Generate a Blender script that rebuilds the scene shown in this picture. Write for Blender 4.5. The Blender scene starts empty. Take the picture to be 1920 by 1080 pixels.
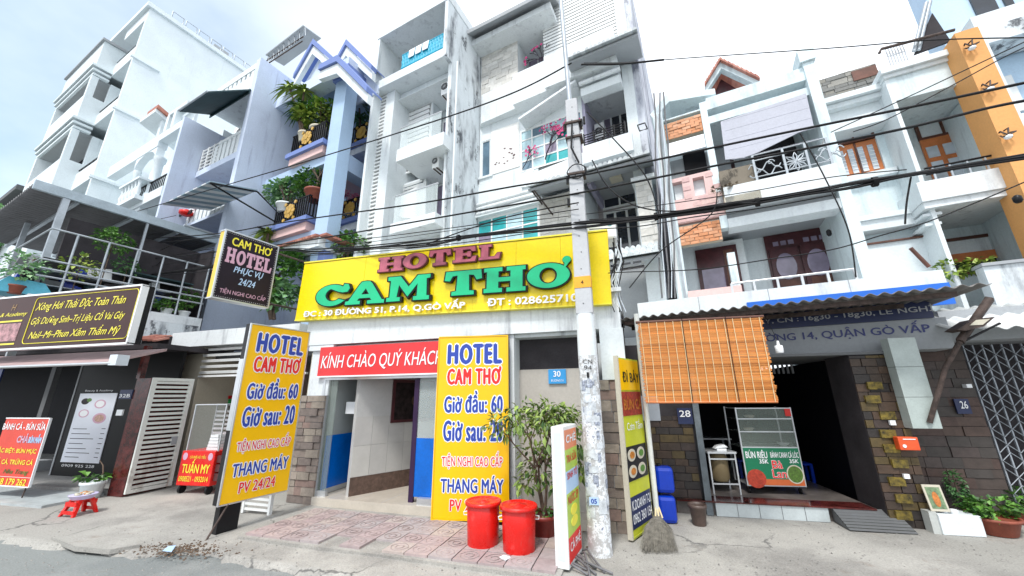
import bpy, math, random
from mathutils import Vector, Matrix, noise
random.seed(7)
SC = bpy.context.scene
COL = SC.collection
# ------------------------------------------------------------------ camera
H = 1.65
PITCH = math.radians(16.0); ROLL = math.radians(-0.54)
cam_d = bpy.data.cameras.new('camera'); cam = bpy.data.objects.new('camera', cam_d); COL.objects.link(cam)
cam_d.sensor_width = 36; cam_d.lens = 13.125; cam_d.clip_start = 0.05; cam_d.clip_end = 2000
CM = Matrix.Rotation(math.pi/2+PITCH, 4, 'X') @ Matrix.Rotation(ROLL, 4, 'Z')
cam.matrix_world = Matrix.Translation((0, 0, H)) @ CM
SC.camera = cam
# ------------------------------------------------------------------ light
SC.view_settings.view_transform = 'Standard'; SC.view_settings.look = 'None'
SC.view_settings.gamma = 1; SC.view_settings.use_curve_mapping = False
SC.view_settings.exposure = 1.15
SUN_EL, SUN_AZ = math.radians(58), math.radians(200)
OPEN = tuple((CM.to_3x3() @ Vector((-1.2, .60, -1))).normalized())   # where the cloud cover thins to pale blue
world = bpy.data.worlds.new('World'); SC.world = world; world.use_nodes = True
wn = world.node_tree; wn.nodes.clear()
def wnode(t, **k):
    n = wn.nodes.new(t)
    for a, b in k.items(): setattr(n, a, b)
    return n
wo = wnode('ShaderNodeOutputWorld'); wb = wnode('ShaderNodeBackground'); wb.inputs['Strength'].default_value = 0.10
sky = wnode('ShaderNodeTexSky', sky_type='NISHITA'); sky.sun_disc = False
sky.sun_elevation = SUN_EL; sky.sun_rotation = SUN_AZ; sky.dust_density = 2.0; sky.ozone_density = 0.4
tc = wnode('ShaderNodeTexCoord'); mp = wnode('ShaderNodeMapping'); mp.inputs['Scale'].default_value = (1, 1, 1.6)
mp.inputs['Location'].default_value = (0.55, 0.1, 0.0)
nz = wnode('ShaderNodeTexNoise'); nz.inputs['Scale'].default_value = 1.7; nz.inputs['Detail'].default_value = 6; nz.inputs['Roughness'].default_value = 0.5
cr = wnode('ShaderNodeValToRGB'); cr.color_ramp.elements[0].position = 0.30; cr.color_ramp.elements[1].position = 0.44
cr.color_ramp.elements[0].color = (0.93, 0.93, 0.93, 1); cr.color_ramp.elements[1].color = (1, 1, 1, 1)
mx = wnode('ShaderNodeMixRGB'); mx.inputs['Color2'].default_value = (7.0, 7.4, 7.9, 1)
L = wn.links.new
L(tc.outputs['Generated'], mp.inputs['Vector']); L(mp.outputs['Vector'], nz.inputs['Vector']); L(nz.outputs['Fac'], cr.inputs['Fac'])
vd = wnode('ShaderNodeVectorMath', operation='DOT_PRODUCT'); vd.inputs[1].default_value = OPEN
mr = wnode('ShaderNodeMapRange'); mr.inputs['From Min'].default_value = .80; mr.inputs['From Max'].default_value = .985; mr.inputs['To Min'].default_value = 0; mr.inputs['To Max'].default_value = .60
sb = wnode('ShaderNodeMath', operation='SUBTRACT'); sb.use_clamp = True
mm_ = wnode('ShaderNodeMath', operation='MULTIPLY'); cr2 = wnode('ShaderNodeMapRange'); cr2.inputs['From Min'].default_value = .38; cr2.inputs['From Max'].default_value = .60; cr2.inputs['To Min'].default_value = 1.3; cr2.inputs['To Max'].default_value = .75
L(nz.outputs['Fac'], cr2.inputs['Value']); L(mr.outputs['Result'], mm_.inputs[0]); L(cr2.outputs['Result'], mm_.inputs[1])
L(tc.outputs['Generated'], vd.inputs[0]); L(vd.outputs['Value'], mr.inputs['Value']); L(cr.outputs['Color'], sb.inputs[0]); L(mm_.outputs[0], sb.inputs[1])
L(sb.outputs[0], mx.inputs['Fac']); tn = wnode('ShaderNodeMixRGB', blend_type='MULTIPLY'); tn.inputs['Fac'].default_value = 1; tn.inputs['Color2'].default_value = (.92, 1.12, 1.05, 1)
L(sky.outputs['Color'], tn.inputs['Color1']); L(tn.outputs['Color'], mx.inputs['Color1']); L(mx.outputs['Color'], wb.inputs['Color']); L(wb.outputs['Background'], wo.inputs['Surface'])
sun_d = bpy.data.lights.new('sun', 'SUN'); sun_d.energy = 1.5; sun_d.angle = math.radians(10); sun_d.color = (1.0, 0.97, 0.92)
sun = bpy.data.objects.new('sun', sun_d); COL.objects.link(sun)
# sun stands behind the camera, a little to the right and high
sdir = Vector((math.sin(SUN_AZ)*math.cos(SUN_EL), math.cos(SUN_AZ)*math.cos(SUN_EL), math.sin(SUN_EL)))
sun.rotation_euler = sdir.to_track_quat('Z', 'Y').to_euler(); sun.location = (0, -5, 12)
# ------------------------------------------------------------------ geometry helpers
EYE = Vector((0, 0, H)); R3 = CM.to_3x3()
def ray(px, py): return R3 @ Vector(((px-960)/700.0, (540-py)/700.0, -1.0))
def gz(px, py, z=0.0):
    r = ray(px, py); t = (z-H)/r.z; return EYE + r*t
class Fr:
    """a street-aligned frame: u along the facade to the right, d away from the street, z up"""
    def __init__(s, deg, off=(0, 0)):
        a = math.radians(deg); s.U = Vector((math.cos(a), -math.sin(a), 0)); s.N = Vector((math.sin(a), math.cos(a), 0)); s.o = Vector((off[0], off[1], 0)); s.a = a
        s.rot = Matrix.Rotation(-a, 4, 'Z')
    def at(s, u, d, z): return s.o + s.U*u + s.N*d + Vector((0, 0, z))
    def inv(s, p): q = p - s.o; return q.dot(s.U), q.dot(s.N), p.z
    def D(s, px, py, d):
        r = ray(px, py); e = EYE - s.o; t = (d - e.dot(s.N))/r.dot(s.N); p = EYE + r*t; i = s.inv(p); return i[0], i[2]
    def Uc(s, px, py, u):
        r = ray(px, py); e = EYE - s.o; t = (u - e.dot(s.U))/r.dot(s.U); p = EYE + r*t; i = s.inv(p); return i[1], i[2]
    def Zc(s, px, py, z=0.0):
        i = s.inv(gz(px, py, z)); return i[0], i[1]
    def R(s, d, a, b):
        u0, z1 = s.D(a[0], a[1], d); u1, z0 = s.D(b[0], b[1], d); return u0, u1, z0, z1
    def P(s, d, pts): return [s.D(x, y, d) for x, y in pts]
class Pl:
    """a plane for prints: x along U, y up V, n toward the viewer"""
    def __init__(s, O, U, V=Vector((0, 0, 1))): s.O = O; s.U = U.normalized(); s.V = V.normalized(); s.N = s.U.cross(s.V).normalized()
    def at(s, x, y, n=0): return s.O + s.U*x + s.V*y + s.N*n
    def px(s, px, py, n=0):
        r = ray(px, py); O = s.O + s.N*n; t = (O-EYE).dot(s.N)/r.dot(s.N); q = EYE + r*t - s.O; return q.dot(s.U), q.dot(s.V)
def world_of(o):
    p = Vector((0, 0, 0))
    while o is not None: p += o.location if o.type == 'EMPTY' or o.get('org') else Vector((0, 0, 0)); o = o.parent
    return p
class MB:
    def __init__(s, fr=None): s.v = []; s.f = []; s.fr = fr; s.sm = []
    def w(s, p): return s.fr.at(*p) if s.fr else Vector(p)
    def _add(s, vs, fs, smooth=False):
        b = len(s.v); s.v += [tuple(x) for x in vs]; s.f += [tuple(b+i for i in f) for f in fs]; s.sm += [smooth]*len(fs); return s
    def box(s, u0, u1, d0, d1, z0, z1):
        vs = [s.w((u, d, z)) for z in (z0, z1) for d in (d0, d1) for u in (u0, u1)]
        return s._add(vs, [(0, 2, 3, 1), (4, 5, 7, 6), (0, 1, 5, 4), (2, 6, 7, 3), (0, 4, 6, 2), (1, 3, 7, 5)])
    def rbox(s, r, d0, d1): return s.box(r[0], r[1], d0, d1, r[2], r[3])
    def _pr(s, A, B):
        n = len(A); return s._add(A+B, [tuple(range(n)), tuple(range(2*n-1, n-1, -1))] + [(i, i+n, (i+1) % n+n, (i+1) % n) for i in range(n)])
    def prism(s, poly, d0, d1): return s._pr([s.w((u, d0, z)) for u, z in poly], [s.w((u, d1, z)) for u, z in poly])
    def prismu(s, poly, u0, u1): return s._pr([s.w((u0, d, z)) for d, z in poly], [s.w((u1, d, z)) for d, z in poly])
    def prismz(s, poly, z0, z1): return s._pr([s.w((u, d, z0)) for u, d in poly], [s.w((u, d, z1)) for u, d in poly])
    def slab(s, pts, t):
        """polygon given as points, thickened along its normal"""
        P = [s.w(p) for p in pts]; n = (P[1]-P[0]).cross(P[2]-P[0]).normalized()*t
        return s._pr(P, [p+n for p in P])
    def tube(s, pts, r, n=8, cap=True, raw=False):
        P = [Vector(p) if raw else s.w(p) for p in pts]; m = len(P); rr = r if isinstance(r, (list, tuple)) else [r]*m
        rings = []; up = Vector((0, 0, 1)); prev = None
        for i in range(m):
            t = (P[min(i+1, m-1)]-P[max(i-1, 0)]).normalized()
            a = (prev - t*prev.dot(t)) if prev else (up if abs(t.z) < .9 else Vector((1, 0, 0))).cross(t)
            a.normalize(); prev = a; b = t.cross(a)
            rings.append([P[i] + (a*math.cos(2*math.pi*k/n)+b*math.sin(2*math.pi*k/n))*rr[i] for k in range(n)])
        vs = [x for rg in rings for x in rg]; fs = []
        for i in range(m-1):
            for k in range(n): k2 = (k+1) % n; fs.append((i*n+k, i*n+k2, (i+1)*n+k2, (i+1)*n+k))
        s._add(vs, fs, True)
        if cap: s._add(rings[0], [tuple(range(n-1, -1, -1))]); s._add(rings[-1], [tuple(range(n))])
        return s
    def lathe(s, c, prof, n=24, raw=False):
        C = Vector(c) if raw else s.w(c); vs = []; fs = []
        for r, z in prof:
            for k in range(n): vs.append(C+Vector((r*math.cos(2*math.pi*k/n), r*math.sin(2*math.pi*k/n), z)))
        for i in range(len(prof)-1):
            for k in range(n): k2 = (k+1) % n; fs.append((i*n+k, i*n+k2, (i+1)*n+k2, (i+1)*n+k))
        s._add(vs, fs, True); s._add(vs[:n], [tuple(range(n-1, -1, -1))]); s._add(vs[-n:], [tuple(range(n))]); return s
    def disc(s, pl, cx, cy, rx, ry, n0, n1, seg=24, a0=0, a1=2*math.pi):
        pts = [(cx+rx*math.cos(a0+(a1-a0)*k/seg), cy+ry*math.sin(a0+(a1-a0)*k/seg)) for k in range(seg)]
        return s._pr([pl.at(x, y, n0) for x, y in pts], [pl.at(x, y, n1) for x, y in pts])
    def pbox(s, pl, x0, y0, x1, y1, n0, n1):
        return s._pr([pl.at(x, y, n0) for x, y in ((x0, y0), (x1, y0), (x1, y1), (x0, y1))], [pl.at(x, y, n1) for x, y in ((x0, y0), (x1, y0), (x1, y1), (x0, y1))])
    def ppoly(s, pl, pts, n0, n1): return s._pr([pl.at(x, y, n0) for x, y in pts], [pl.at(x, y, n1) for x, y in pts])
    def quad(s, pts): return s._add([s.w(p) for p in pts], [tuple(range(len(pts)))])
    def build(s, name, mat, parent=None, base=None, bevel=0, **props):
        me = bpy.data.meshes.new(name)
        o = bpy.data.objects.new(name, me)
        if parent is not None: org = world_of(parent); o.parent = parent
        else:
            org = Vector(base) if base is not None else Vector(((min(v[0] for v in s.v)+max(v[0] for v in s.v))/2, (min(v[1] for v in s.v)+max(v[1] for v in s.v))/2, min(v[2] for v in s.v)))
            o.location = org; o['org'] = 1
        me.from_pydata([Vector(v)-org for v in s.v], [], s.f); me.update()
        for p, sm in zip(me.polygons, s.sm): p.use_smooth = sm
        import bmesh
        bm = bmesh.new(); bm.from_mesh(me); bmesh.ops.recalc_face_normals(bm, faces=bm.faces); bm.to_mesh(me); bm.free()
        me.materials.append(mat); COL.objects.link(o)
        if bevel:
            md = o.modifiers.new('bevel', 'BEVEL'); md.width = bevel; md.segments = 2; md.limit_method = 'ANGLE'
        for k, v in props.items(): o[k] = v
        return o
def thing(name, label, cat, loc, group=None):
    o = bpy.data.objects.new(name, None); COL.objects.link(o); o.location = loc; o['label'] = label; o['category'] = cat; o.empty_display_size = .1
    if group: o['group'] = group
    return o
def tag(o, label, cat, group=None):
    o['label'] = label; o['category'] = cat
    if group: o['group'] = group
    return o
_cubes = {}
def cube_for(mat):
    if mat.name not in _cubes:
        me = bpy.data.meshes.new('block_'+mat.name)
        b = 0.5
        vs = [(x, y, z) for z in (-b, b) for y in (-b, b) for x in (-b, b)]
        me.from_pydata(vs, [], [(0, 2, 3, 1), (4, 5, 7, 6), (0, 1, 5, 4), (2, 6, 7, 3), (0, 4, 6, 2), (1, 3, 7, 5)]); me.materials.append(mat); _cubes[mat.name] = me
    return _cubes[mat.name]
def piece(name, parent, fr, u0, u1, d0, d1, z0, z1, mat, tilt=0.0, axis='Y'):
    """one small block as an object of its own, sharing its mesh with its neighbours"""
    o = bpy.data.objects.new(name, cube_for(mat)); o.parent = parent
    c = fr.at((u0+u1)/2, (d0+d1)/2, (z0+z1)/2) - world_of(parent)
    o.matrix_local = Matrix.Translation(c) @ fr.rot @ Matrix.Rotation(tilt, 4, axis) @ Matrix.Diagonal((abs(u1-u0), abs(d1-d0), abs(z1-z0), 1))
    COL.objects.link(o); return o
# ------------------------------------------------------------------ materials
def nt(name):
    m = bpy.data.materials.new(name); m.use_nodes = True; t = m.node_tree; b = t.nodes['Principled BSDF']; return m, t, b
def ramp(t, a, b, p0=0.0, p1=1.0):
    r = t.nodes.new('ShaderNodeValToRGB'); r.color_ramp.elements[0].position = p0; r.color_ramp.elements[1].position = p1
    r.color_ramp.elements[0].color = (*a, 1); r.color_ramp.elements[1].color = (*b, 1); return r
def noise_n(t, scale, detail=5, rough=.6, stretch=None, src='pos'):
    n = t.nodes.new('ShaderNodeTexNoise'); n.inputs['Scale'].default_value = scale; n.inputs['Detail'].default_value = detail; n.inputs['Roughness'].default_value = rough
    g = t.nodes.new('ShaderNodeNewGeometry'); m = t.nodes.new('ShaderNodeMapping')
    if stretch: m.inputs['Scale'].default_value = stretch
    t.links.new(g.outputs['Position'], m.inputs['Vector']); t.links.new(m.outputs['Vector'], n.inputs['Vector']); return n
def mixc(t, a, b, f, mode='MIX'):
    m = t.nodes.new('ShaderNodeMixRGB'); m.blend_type = mode
    for i, x in (('Color1', a), ('Color2', b), ('Fac', f)):
        if isinstance(x, (tuple, list)): m.inputs[i].default_value = (*x, 1)
        elif isinstance(x, (int, float)): m.inputs[i].default_value = x
        else: t.links.new(x, m.inputs[i])
    return m.outputs['Color']
def bump(t, b, h, strength=.3, dist=.01):
    n = t.nodes.new('ShaderNodeBump'); n.inputs['Strength'].default_value = strength; n.inputs['Distance'].default_value = dist
    t.links.new(h, n.inputs['Height']); t.links.new(n.outputs['Normal'], b.inputs['Normal'])
def M(name, col, rough=.6, var=.12, scale=3.0, bmp=.15, metal=0, coat=0, emit=0):
    m, t, b = nt(name); b.inputs['Roughness'].default_value = rough; b.inputs['Metallic'].default_value = metal
    if coat: b.inputs['Coat Weight'].default_value = coat
    if max(col) < .07: b.inputs['Specular IOR Level'].default_value = .18
    n = noise_n(t, scale); n2 = noise_n(t, scale*14, 3)
    dark = tuple(c*(1-var*1.6) for c in col); light = tuple(min(.9, c*(1+var*.6)) for c in col)
    r = ramp(t, dark, light, .3, .7); t.links.new(n.outputs['Fac'], r.inputs['Fac'])
    r2 = ramp(t, (1-var*.8,)*3, (1, 1, 1), .3, .6); t.links.new(n2.outputs['Fac'], r2.inputs['Fac'])
    t.links.new(mixc(t, r.outputs['Color'], r2.outputs['Color'], 1.0, 'MULTIPLY'), b.inputs['Base Color'])
    if bmp: bump(t, b, n2.outputs['Fac'], bmp, .006)
    if emit: b.inputs['Emission Color'].default_value = (*col, 1); b.inputs['Emission Strength'].default_value = emit
    return m
def plaster(name, col, stain=.35, dirt=(.16, .17, .2), patch=0.0, streak=6.0, rough=.75, cov=0.0):
    m, t, b = nt(name); b.inputs['Roughness'].default_value = rough
    base = mixc(t, tuple(c*.93 for c in col), col, ramp_out(t, noise_n(t, 1.1, 4).outputs['Fac'], .35, .65))
    st = noise_n(t, 1.0, 6, .65, (streak, streak, .55))        # run-down streaks
    st2 = noise_n(t, .8, 3)
    f = math_n(t, 'MULTIPLY', ramp_out(t, st.outputs['Fac'], .55-cov, .78-cov), ramp_out(t, st2.outputs['Fac'], .42-cov, .62-cov))
    f = math_n(t, 'MULTIPLY', f, stain)
    c = mixc(t, base, dirt, f)
    if patch:
        pn = noise_n(t, 1.9, 8, .72, (1, 1, .6)); pf = math_n(t, 'MULTIPLY', ramp_out(t, pn.outputs['Fac'], .56, .63), patch)
        c = mixc(t, c, tuple(x*.55 for x in dirt), pf)
    fine = noise_n(t, 26, 4, .7); c = mixc(t, c, ramp_rgb(t, fine.outputs['Fac'], (.9, .9, .9), (1, 1, 1), .3, .6), 1.0, 'MULTIPLY')
    t.links.new(c, b.inputs['Base Color']); bump(t, b, fine.outputs['Fac'], .25, .006); return m
def ramp_out(t, s, p0, p1):
    r = t.nodes.new('ShaderNodeMapRange'); r.inputs['From Min'].default_value = p0; r.inputs['From Max'].default_value = p1; r.interpolation_type = 'SMOOTHSTEP'; t.links.new(s, r.inputs['Value']); return r.outputs['Result']
def ramp_rgb(t, s, a, b, p0, p1):
    r = ramp(t, a, b, p0, p1); t.links.new(s, r.inputs['Fac']); return r.outputs['Color']
def math_n(t, op, a, b):
    m = t.nodes.new('ShaderNodeMath'); m.operation = op
    for i, x in enumerate((a, b)):
        if isinstance(x, (int, float)): m.inputs[i].default_value = x
        else: t.links.new(x, m.inputs[i])
    return m.outputs[0]
def per_object(name, cols, rough=.7, var=.3, scale=9, bmp=.4):
    """each block of the same mesh gets its own tint"""
    m, t, b = nt(name); b.inputs['Roughness'].default_value = rough
    oi = t.nodes.new('ShaderNodeObjectInfo'); r = t.nodes.new('ShaderNodeValToRGB'); r.color_ramp.interpolation = 'CONSTANT'
    while len(r.color_ramp.elements) < len(cols): r.color_ramp.elements.new(.5)
    for i, c in enumerate(cols): r.color_ramp.elements[i].position = i/len(cols); r.color_ramp.elements[i].color = (*c, 1)
    t.links.new(oi.outputs['Random'], r.inputs['Fac']); n = noise_n(t, scale, 6, .7)
    c = mixc(t, r.outputs['Color'], ramp_rgb(t, n.outputs['Fac'], (1-var,)*3, (1, 1, 1), .3, .7), 1.0, 'MULTIPLY'); t.links.new(c, b.inputs['Base Color'])
    bump(t, b, n.outputs['Fac'], bmp, .01); return m
def leafmat(name, a, b_, rough=.5):
    m, t, b = nt(name); b.inputs['Roughness'].default_value = rough
    g = t.nodes.new('ShaderNodeNewGeometry'); r = ramp(t, a, b_, 0, 1); t.links.new(g.outputs['Random Per Island'], r.inputs['Fac']); t.links.new(r.outputs['Color'], b.inputs['Base Color'])
    b.inputs['Subsurface Weight'].default_value = 0; return m
def glassy(name, col, rough=.06):
    m, t, b = nt(name); b.inputs['Base Color'].default_value = (*col, 1); b.inputs['Roughness'].default_value = rough; b.inputs['Specular IOR Level'].default_value = .8
    n = noise_n(t, 2.2, 3); t.links.new(ramp_rgb(t, n.outputs['Fac'], tuple(c*.75 for c in col), tuple(min(.9, c*1.2) for c in col), .35, .65), b.inputs['Base Color']); return m
def clear(name, col=(.85, .95, .95), alpha=.22, rough=.03):
    m, t, b = nt(name); b.inputs['Base Color'].default_value = (*col, 1); b.inputs['Roughness'].default_value = rough; b.inputs['Alpha'].default_value = alpha; b.inputs['Specular IOR Level'].default_value = .7; return m

W1 = plaster('white_plaster', (.75, .80, .82), .5, (.24, .26, .29), patch=.06, streak=4.5, cov=.04)
W0 = plaster('clean_white_plaster', (.74, .81, .84), .35, (.3, .34, .38))
W2 = plaster('stained_white_plaster', (.74, .78, .80), .6, (.24, .25, .28), patch=.15, cov=.04)
W3 = plaster('mouldy_white_plaster', (.70, .75, .78), 1.0, (.10, .11, .13), patch=.9, streak=2.6, cov=.09)
STREAK = plaster('streaked_side_plaster', (.62, .64, .70), 1.0, (.10, .11, .17), patch=.5, streak=2.6, cov=.13)
BLUEW = plaster('pale_blue_plaster', (.42, .55, .74), .25, (.3, .36, .5))
BLUEW2 = plaster('lavender_white_plaster', (.60, .68, .83), .6, (.30, .33, .46), cov=.05)
BLUED = plaster('deep_blue_trim', (.17, .24, .52), .2, (.1, .12, .3))
BLUEC = plaster('sky_blue_column', (.42, .57, .76), .2, (.3, .36, .5))
SKYW = plaster('cyan_white_plaster', (.69, .79, .82), .6, (.26, .32, .35), patch=.12, streak=4.5, cov=.07)
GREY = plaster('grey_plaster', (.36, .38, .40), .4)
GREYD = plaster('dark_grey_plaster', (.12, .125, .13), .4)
CONC = plaster('pole_concrete', (.50, .51, .53), .5, (.2, .2, .22), streak=9)
CREAM = plaster('cream_plaster', (.56, .52, .42), .3, (.3, .27, .2))
PINKB = plaster('pink_render', (.72, .50, .48), .3, (.5, .35, .35))
ORANGE = plaster('orange_plaster', (.74, .36, .12), .25, (.5, .2, .05))
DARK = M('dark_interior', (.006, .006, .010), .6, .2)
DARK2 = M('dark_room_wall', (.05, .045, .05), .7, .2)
BLACK = M('black_paint', (.014, .014, .016), .35, .1, bmp=.03)
WHITEP = M('white_paint', (.78, .80, .80), .4, .06, bmp=.05)
RUSTW = plaster('rusty_white_paint', (.74, .76, .72), .9, (.22, .11, .05), patch=.35, streak=9, rough=.45)
STEEL = M('galvanised_steel', (.42, .46, .50), .4, .15, 5, .1, metal=.35)
RUST = M('rusty_dark_steel', (.09, .06, .05), .75, .45, 12, .4)
ALU = M('aluminium', (.62, .64, .66), .3, .08, 5, .05, metal=.6)
YEL = plaster('yellow_sign_face', (.90, .68, .0), .14, (.55, .35, .02), streak=3, rough=.3)
YEL2 = M('golden_sign_face', (.88, .50, .0), .28, .04, 1.5, .0)
GREEN = M('green_letter', (.0, .50, .22), .3, .08, bmp=.02)
PINKL = M('pink_letter', (.47, .11, .16), .4, .2, 8, .05)
WLET = M('white_letter', (.82, .84, .86), .35, .03, bmp=.02)
BLUEL = M('blue_print', (.02, .055, .36), .4, .05, bmp=.0)
NAVYL = M('navy_print', (.02, .03, .16), .4, .05, bmp=.0)
REDL = M('red_print', (.72, .02, .015), .4, .05, bmp=.0)
SALM = M('salmon_print', (.78, .25, .12), .4, .05, bmp=.0)
YLET = M('yellow_print', (.85, .74, .05), .4, .05, bmp=.0)
PRBL = M('black_print', (.02, .02, .022), .4, .05, bmp=.0)
PINKP = M('pink_print', (.62, .36, .48), .4, .05, bmp=.0)
PALEB = M('pale_blue_print', (.45, .62, .85), .4, .05, bmp=.0)
REDF = plaster('red_banner', (.72, .035, .04), .1, (.4, .02, .02), rough=.4)
BROWNS = M('brown_sign_face', (.055, .022, .02), .35, .1, bmp=.02)
def plastic(name, col, rough=.3):
    m, t, b = nt(name); n = noise_n(t, 3, 4); s = noise_n(t, 22, 6, .75, (1, 1, .35)); g = noise_n(t, 5, 5)
    c = mixc(t, tuple(x*.82 for x in col), col, ramp_out(t, n.outputs['Fac'], .3, .7)); c = mixc(t, c, (.55, .42, .38), math_n(t, 'MULTIPLY', ramp_out(t, s.outputs['Fac'], .62, .74), .35)); c = mixc(t, c, (.35, .28, .24), math_n(t, 'MULTIPLY', ramp_out(t, g.outputs['Fac'], .55, .75), .22))
    t.links.new(c, b.inputs['Base Color']); t.links.new(math_n(t, 'ADD', math_n(t, 'MULTIPLY', ramp_out(t, g.outputs['Fac'], .4, .7), .3), rough-.05), b.inputs['Roughness']); bump(t, b, g.outputs['Fac'], .1, .01); return m
REDPL = plastic('red_plastic', (.72, .012, .008))
BLUEPL = M('blue_plastic', (.0, .035, .42), .35, .12, bmp=.03)
BLUEFILM = M('blue_film', (.0, .14, .62), .25, .15, 2.5, .02)
GRANITE = M('red_granite', (.11, .022, .02), .18, .5, 9, .02)
TERRA = M('terracotta_pot', (.28, .07, .04), .6, .2, 6, .2)
WOODO = M('orange_wood', (.62, .20, .06), .4, .15, 5, .1)
WOODD = M('dark_red_wood', (.085, .02, .025), .35, .3, 5, .1)
WOODB = M('brown_wood', (.14, .05, .03), .5, .3, 5, .1)
BLIND = per_object('bamboo_slat_tint', [(.72, .26, .05), (.75, .28, .06), (.68, .235, .045), (.78, .31, .07)], .5, .22, 3, .2)
STONE = per_object('split_stone_tint', [(.27, .22, .19), (.34, .29, .24), (.22, .18, .16), (.38, .32, .27), (.30, .21, .18)], .8, .4, 10, .8)
STONEL = per_object('light_stone_tint', [(.66, .64, .60), (.72, .70, .66), (.60, .59, .56), (.74, .73, .70)], .8, .25, 12, .8)
STONED = per_object('brown_stone_tint', [(.065, .042, .028), (.045, .033, .027), (.085, .05, .03), (.06, .04, .033), (.035, .028, .025), (.11, .075, .025)], .6, .5, 10, .8)
STONER = per_object('red_stone_tint', [(.085, .052, .043), (.075, .055, .047), (.10, .065, .052), (.065, .055, .05), (.08, .06, .055)], .7, .4, 10, .6)
BRICK = per_object('orange_brick_tint', [(.72, .34, .18), (.66, .28, .13), (.76, .42, .26), (.62, .30, .16)], .75, .2, 20, .4)
FTILE = per_object('pink_paver_tint', [(.42, .33, .33), (.45, .36, .35), (.38, .31, .31), (.47, .40, .37), (.41, .36, .36)], .65, .25, 16, .3)
ROOFT = per_object('grey_roof_tile_tint', [(.52, .56, .58), (.62, .66, .68), (.44, .48, .50)], .6, .3, 12, .4)
REDT = per_object('red_roof_tile_tint', [(.50, .20, .14), (.58, .26, .20), (.42, .16, .12)], .7, .3, 12, .4)
SIDETILE = per_object('shingle_tint', [(.26, .25, .22), (.33, .32, .29), (.21, .21, .20)], .8, .3, 14, .5)
LEAF = leafmat('green_leaf', (.015, .07, .01), (.13, .30, .045))
LEAFD = leafmat('dark_leaf', (.02, .07, .02), (.08, .20, .06))
LEAFY = leafmat('yellow_green_leaf', (.06, .15, .015), (.36, .44, .07))
LEAFP = leafmat('pale_green_leaf', (.10, .26, .09), (.32, .50, .26))
PINKF = leafmat('pink_flower_leaf', (.60, .10, .22), (.80, .32, .42))
BARK = M('bark', (.16, .11, .08), .85, .35, 12, .6)
GLASSB = glassy('blue_grey_glass', (.12, .2, .27))
GLASSG = glassy('teal_glass', (.02, .36, .38))
GLASSL = glassy('pale_glass', (.42, .60, .66))
GLASSM = glassy('mauve_glass', (.24, .2, .28))
GLASSD = glassy('dark_glass', (.02, .025, .035))
FROST = glassy('frosted_glass', (.50, .56, .62), .3)
CLEAR = clear('clear_glass')
CLEARD = clear('stall_glass', (.3, .36, .32), .25)
WIRE = M('black_cable', (.018, .018, .02), .6, .2, bmp=.1)
CANVG = M('dark_green_canvas', (.025, .065, .075), .7, .2)
TARP = plaster('grey_tarpaulin', (.48, .49, .56), .4, (.3, .3, .36), streak=1.0)
# ------------------------------------------------------------------ lettering
HORN = {'Ơ': 'O', 'Ờ': 'Ò', 'Ớ': 'Ó', 'ơ': 'o', 'ờ': 'ò', 'ớ': 'ó'}
_tm = {}
def text_mesh(s, off=0.0, ext=0.0, shear=0.0, spacing=1.0, bev=0.0):
    k = (s, off, ext, shear, spacing, bev)
    if k in _tm: return _tm[k]
    c = bpy.data.curves.new('text', 'FONT'); c.body = ''.join(HORN.get(ch, ch) for ch in s); c.offset = off; c.extrude = ext; c.shear = shear; c.space_character = spacing; c.resolution_u = 3; c.bevel_depth = bev
    o = bpy.data.objects.new('text', c); COL.objects.link(o); dg = bpy.context.evaluated_depsgraph_get(); dg.update()
    me = bpy.data.meshes.new_from_object(o.evaluated_get(dg)); vs = [tuple(v.co) for v in me.vertices]; fs = [tuple(p.vertices) for p in me.polygons]
    hs = [i for i, ch in enumerate(s) if ch in HORN]
    for i in hs:                      # the horn of each o-horn, set at the letter's right shoulder
        c.body = ''.join(HORN.get(ch, ch) for ch in s[:i+1]).replace('Ờ', 'O'); b0 = s[i]; c.body = c.body[:-1] + ('O' if b0.isupper() else 'o'); dg.update(); me2 = bpy.data.meshes.new_from_object(o.evaluated_get(dg)); xr = max(v.co[0] for v in me2.vertices); bpy.data.meshes.remove(me2)
        top = .70 if b0.isupper() else .52; w = .10 if b0.isupper() else .085; P2 = [(-.10, -.10), (.01, -.03), (.0, .06), (w*.75, .075), (w, .0), (w*.55, -.10), (-.04, -.19)]
        xs = xr - (top-.1)*0 + shear*top*0; base = len(vs); n = len(P2)
        if ext:
            vs += [(xs+x, top+y, -ext) for x, y in P2] + [(xs+x, top+y, ext) for x, y in P2]; fs += [tuple(base+q for q in range(n)), tuple(base+n+q for q in range(n))] + [(base+q, base+(q+1) % n, base+n+(q+1) % n, base+n+q) for q in range(n)]
        else: vs += [(xs+x, top+y, 0) for x, y in P2]; fs.append(tuple(base+q for q in range(n)))
    bpy.data.objects.remove(o); bpy.data.curves.remove(c); bpy.data.meshes.remove(me); _tm[k] = (vs, fs); return _tm[k]
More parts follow.
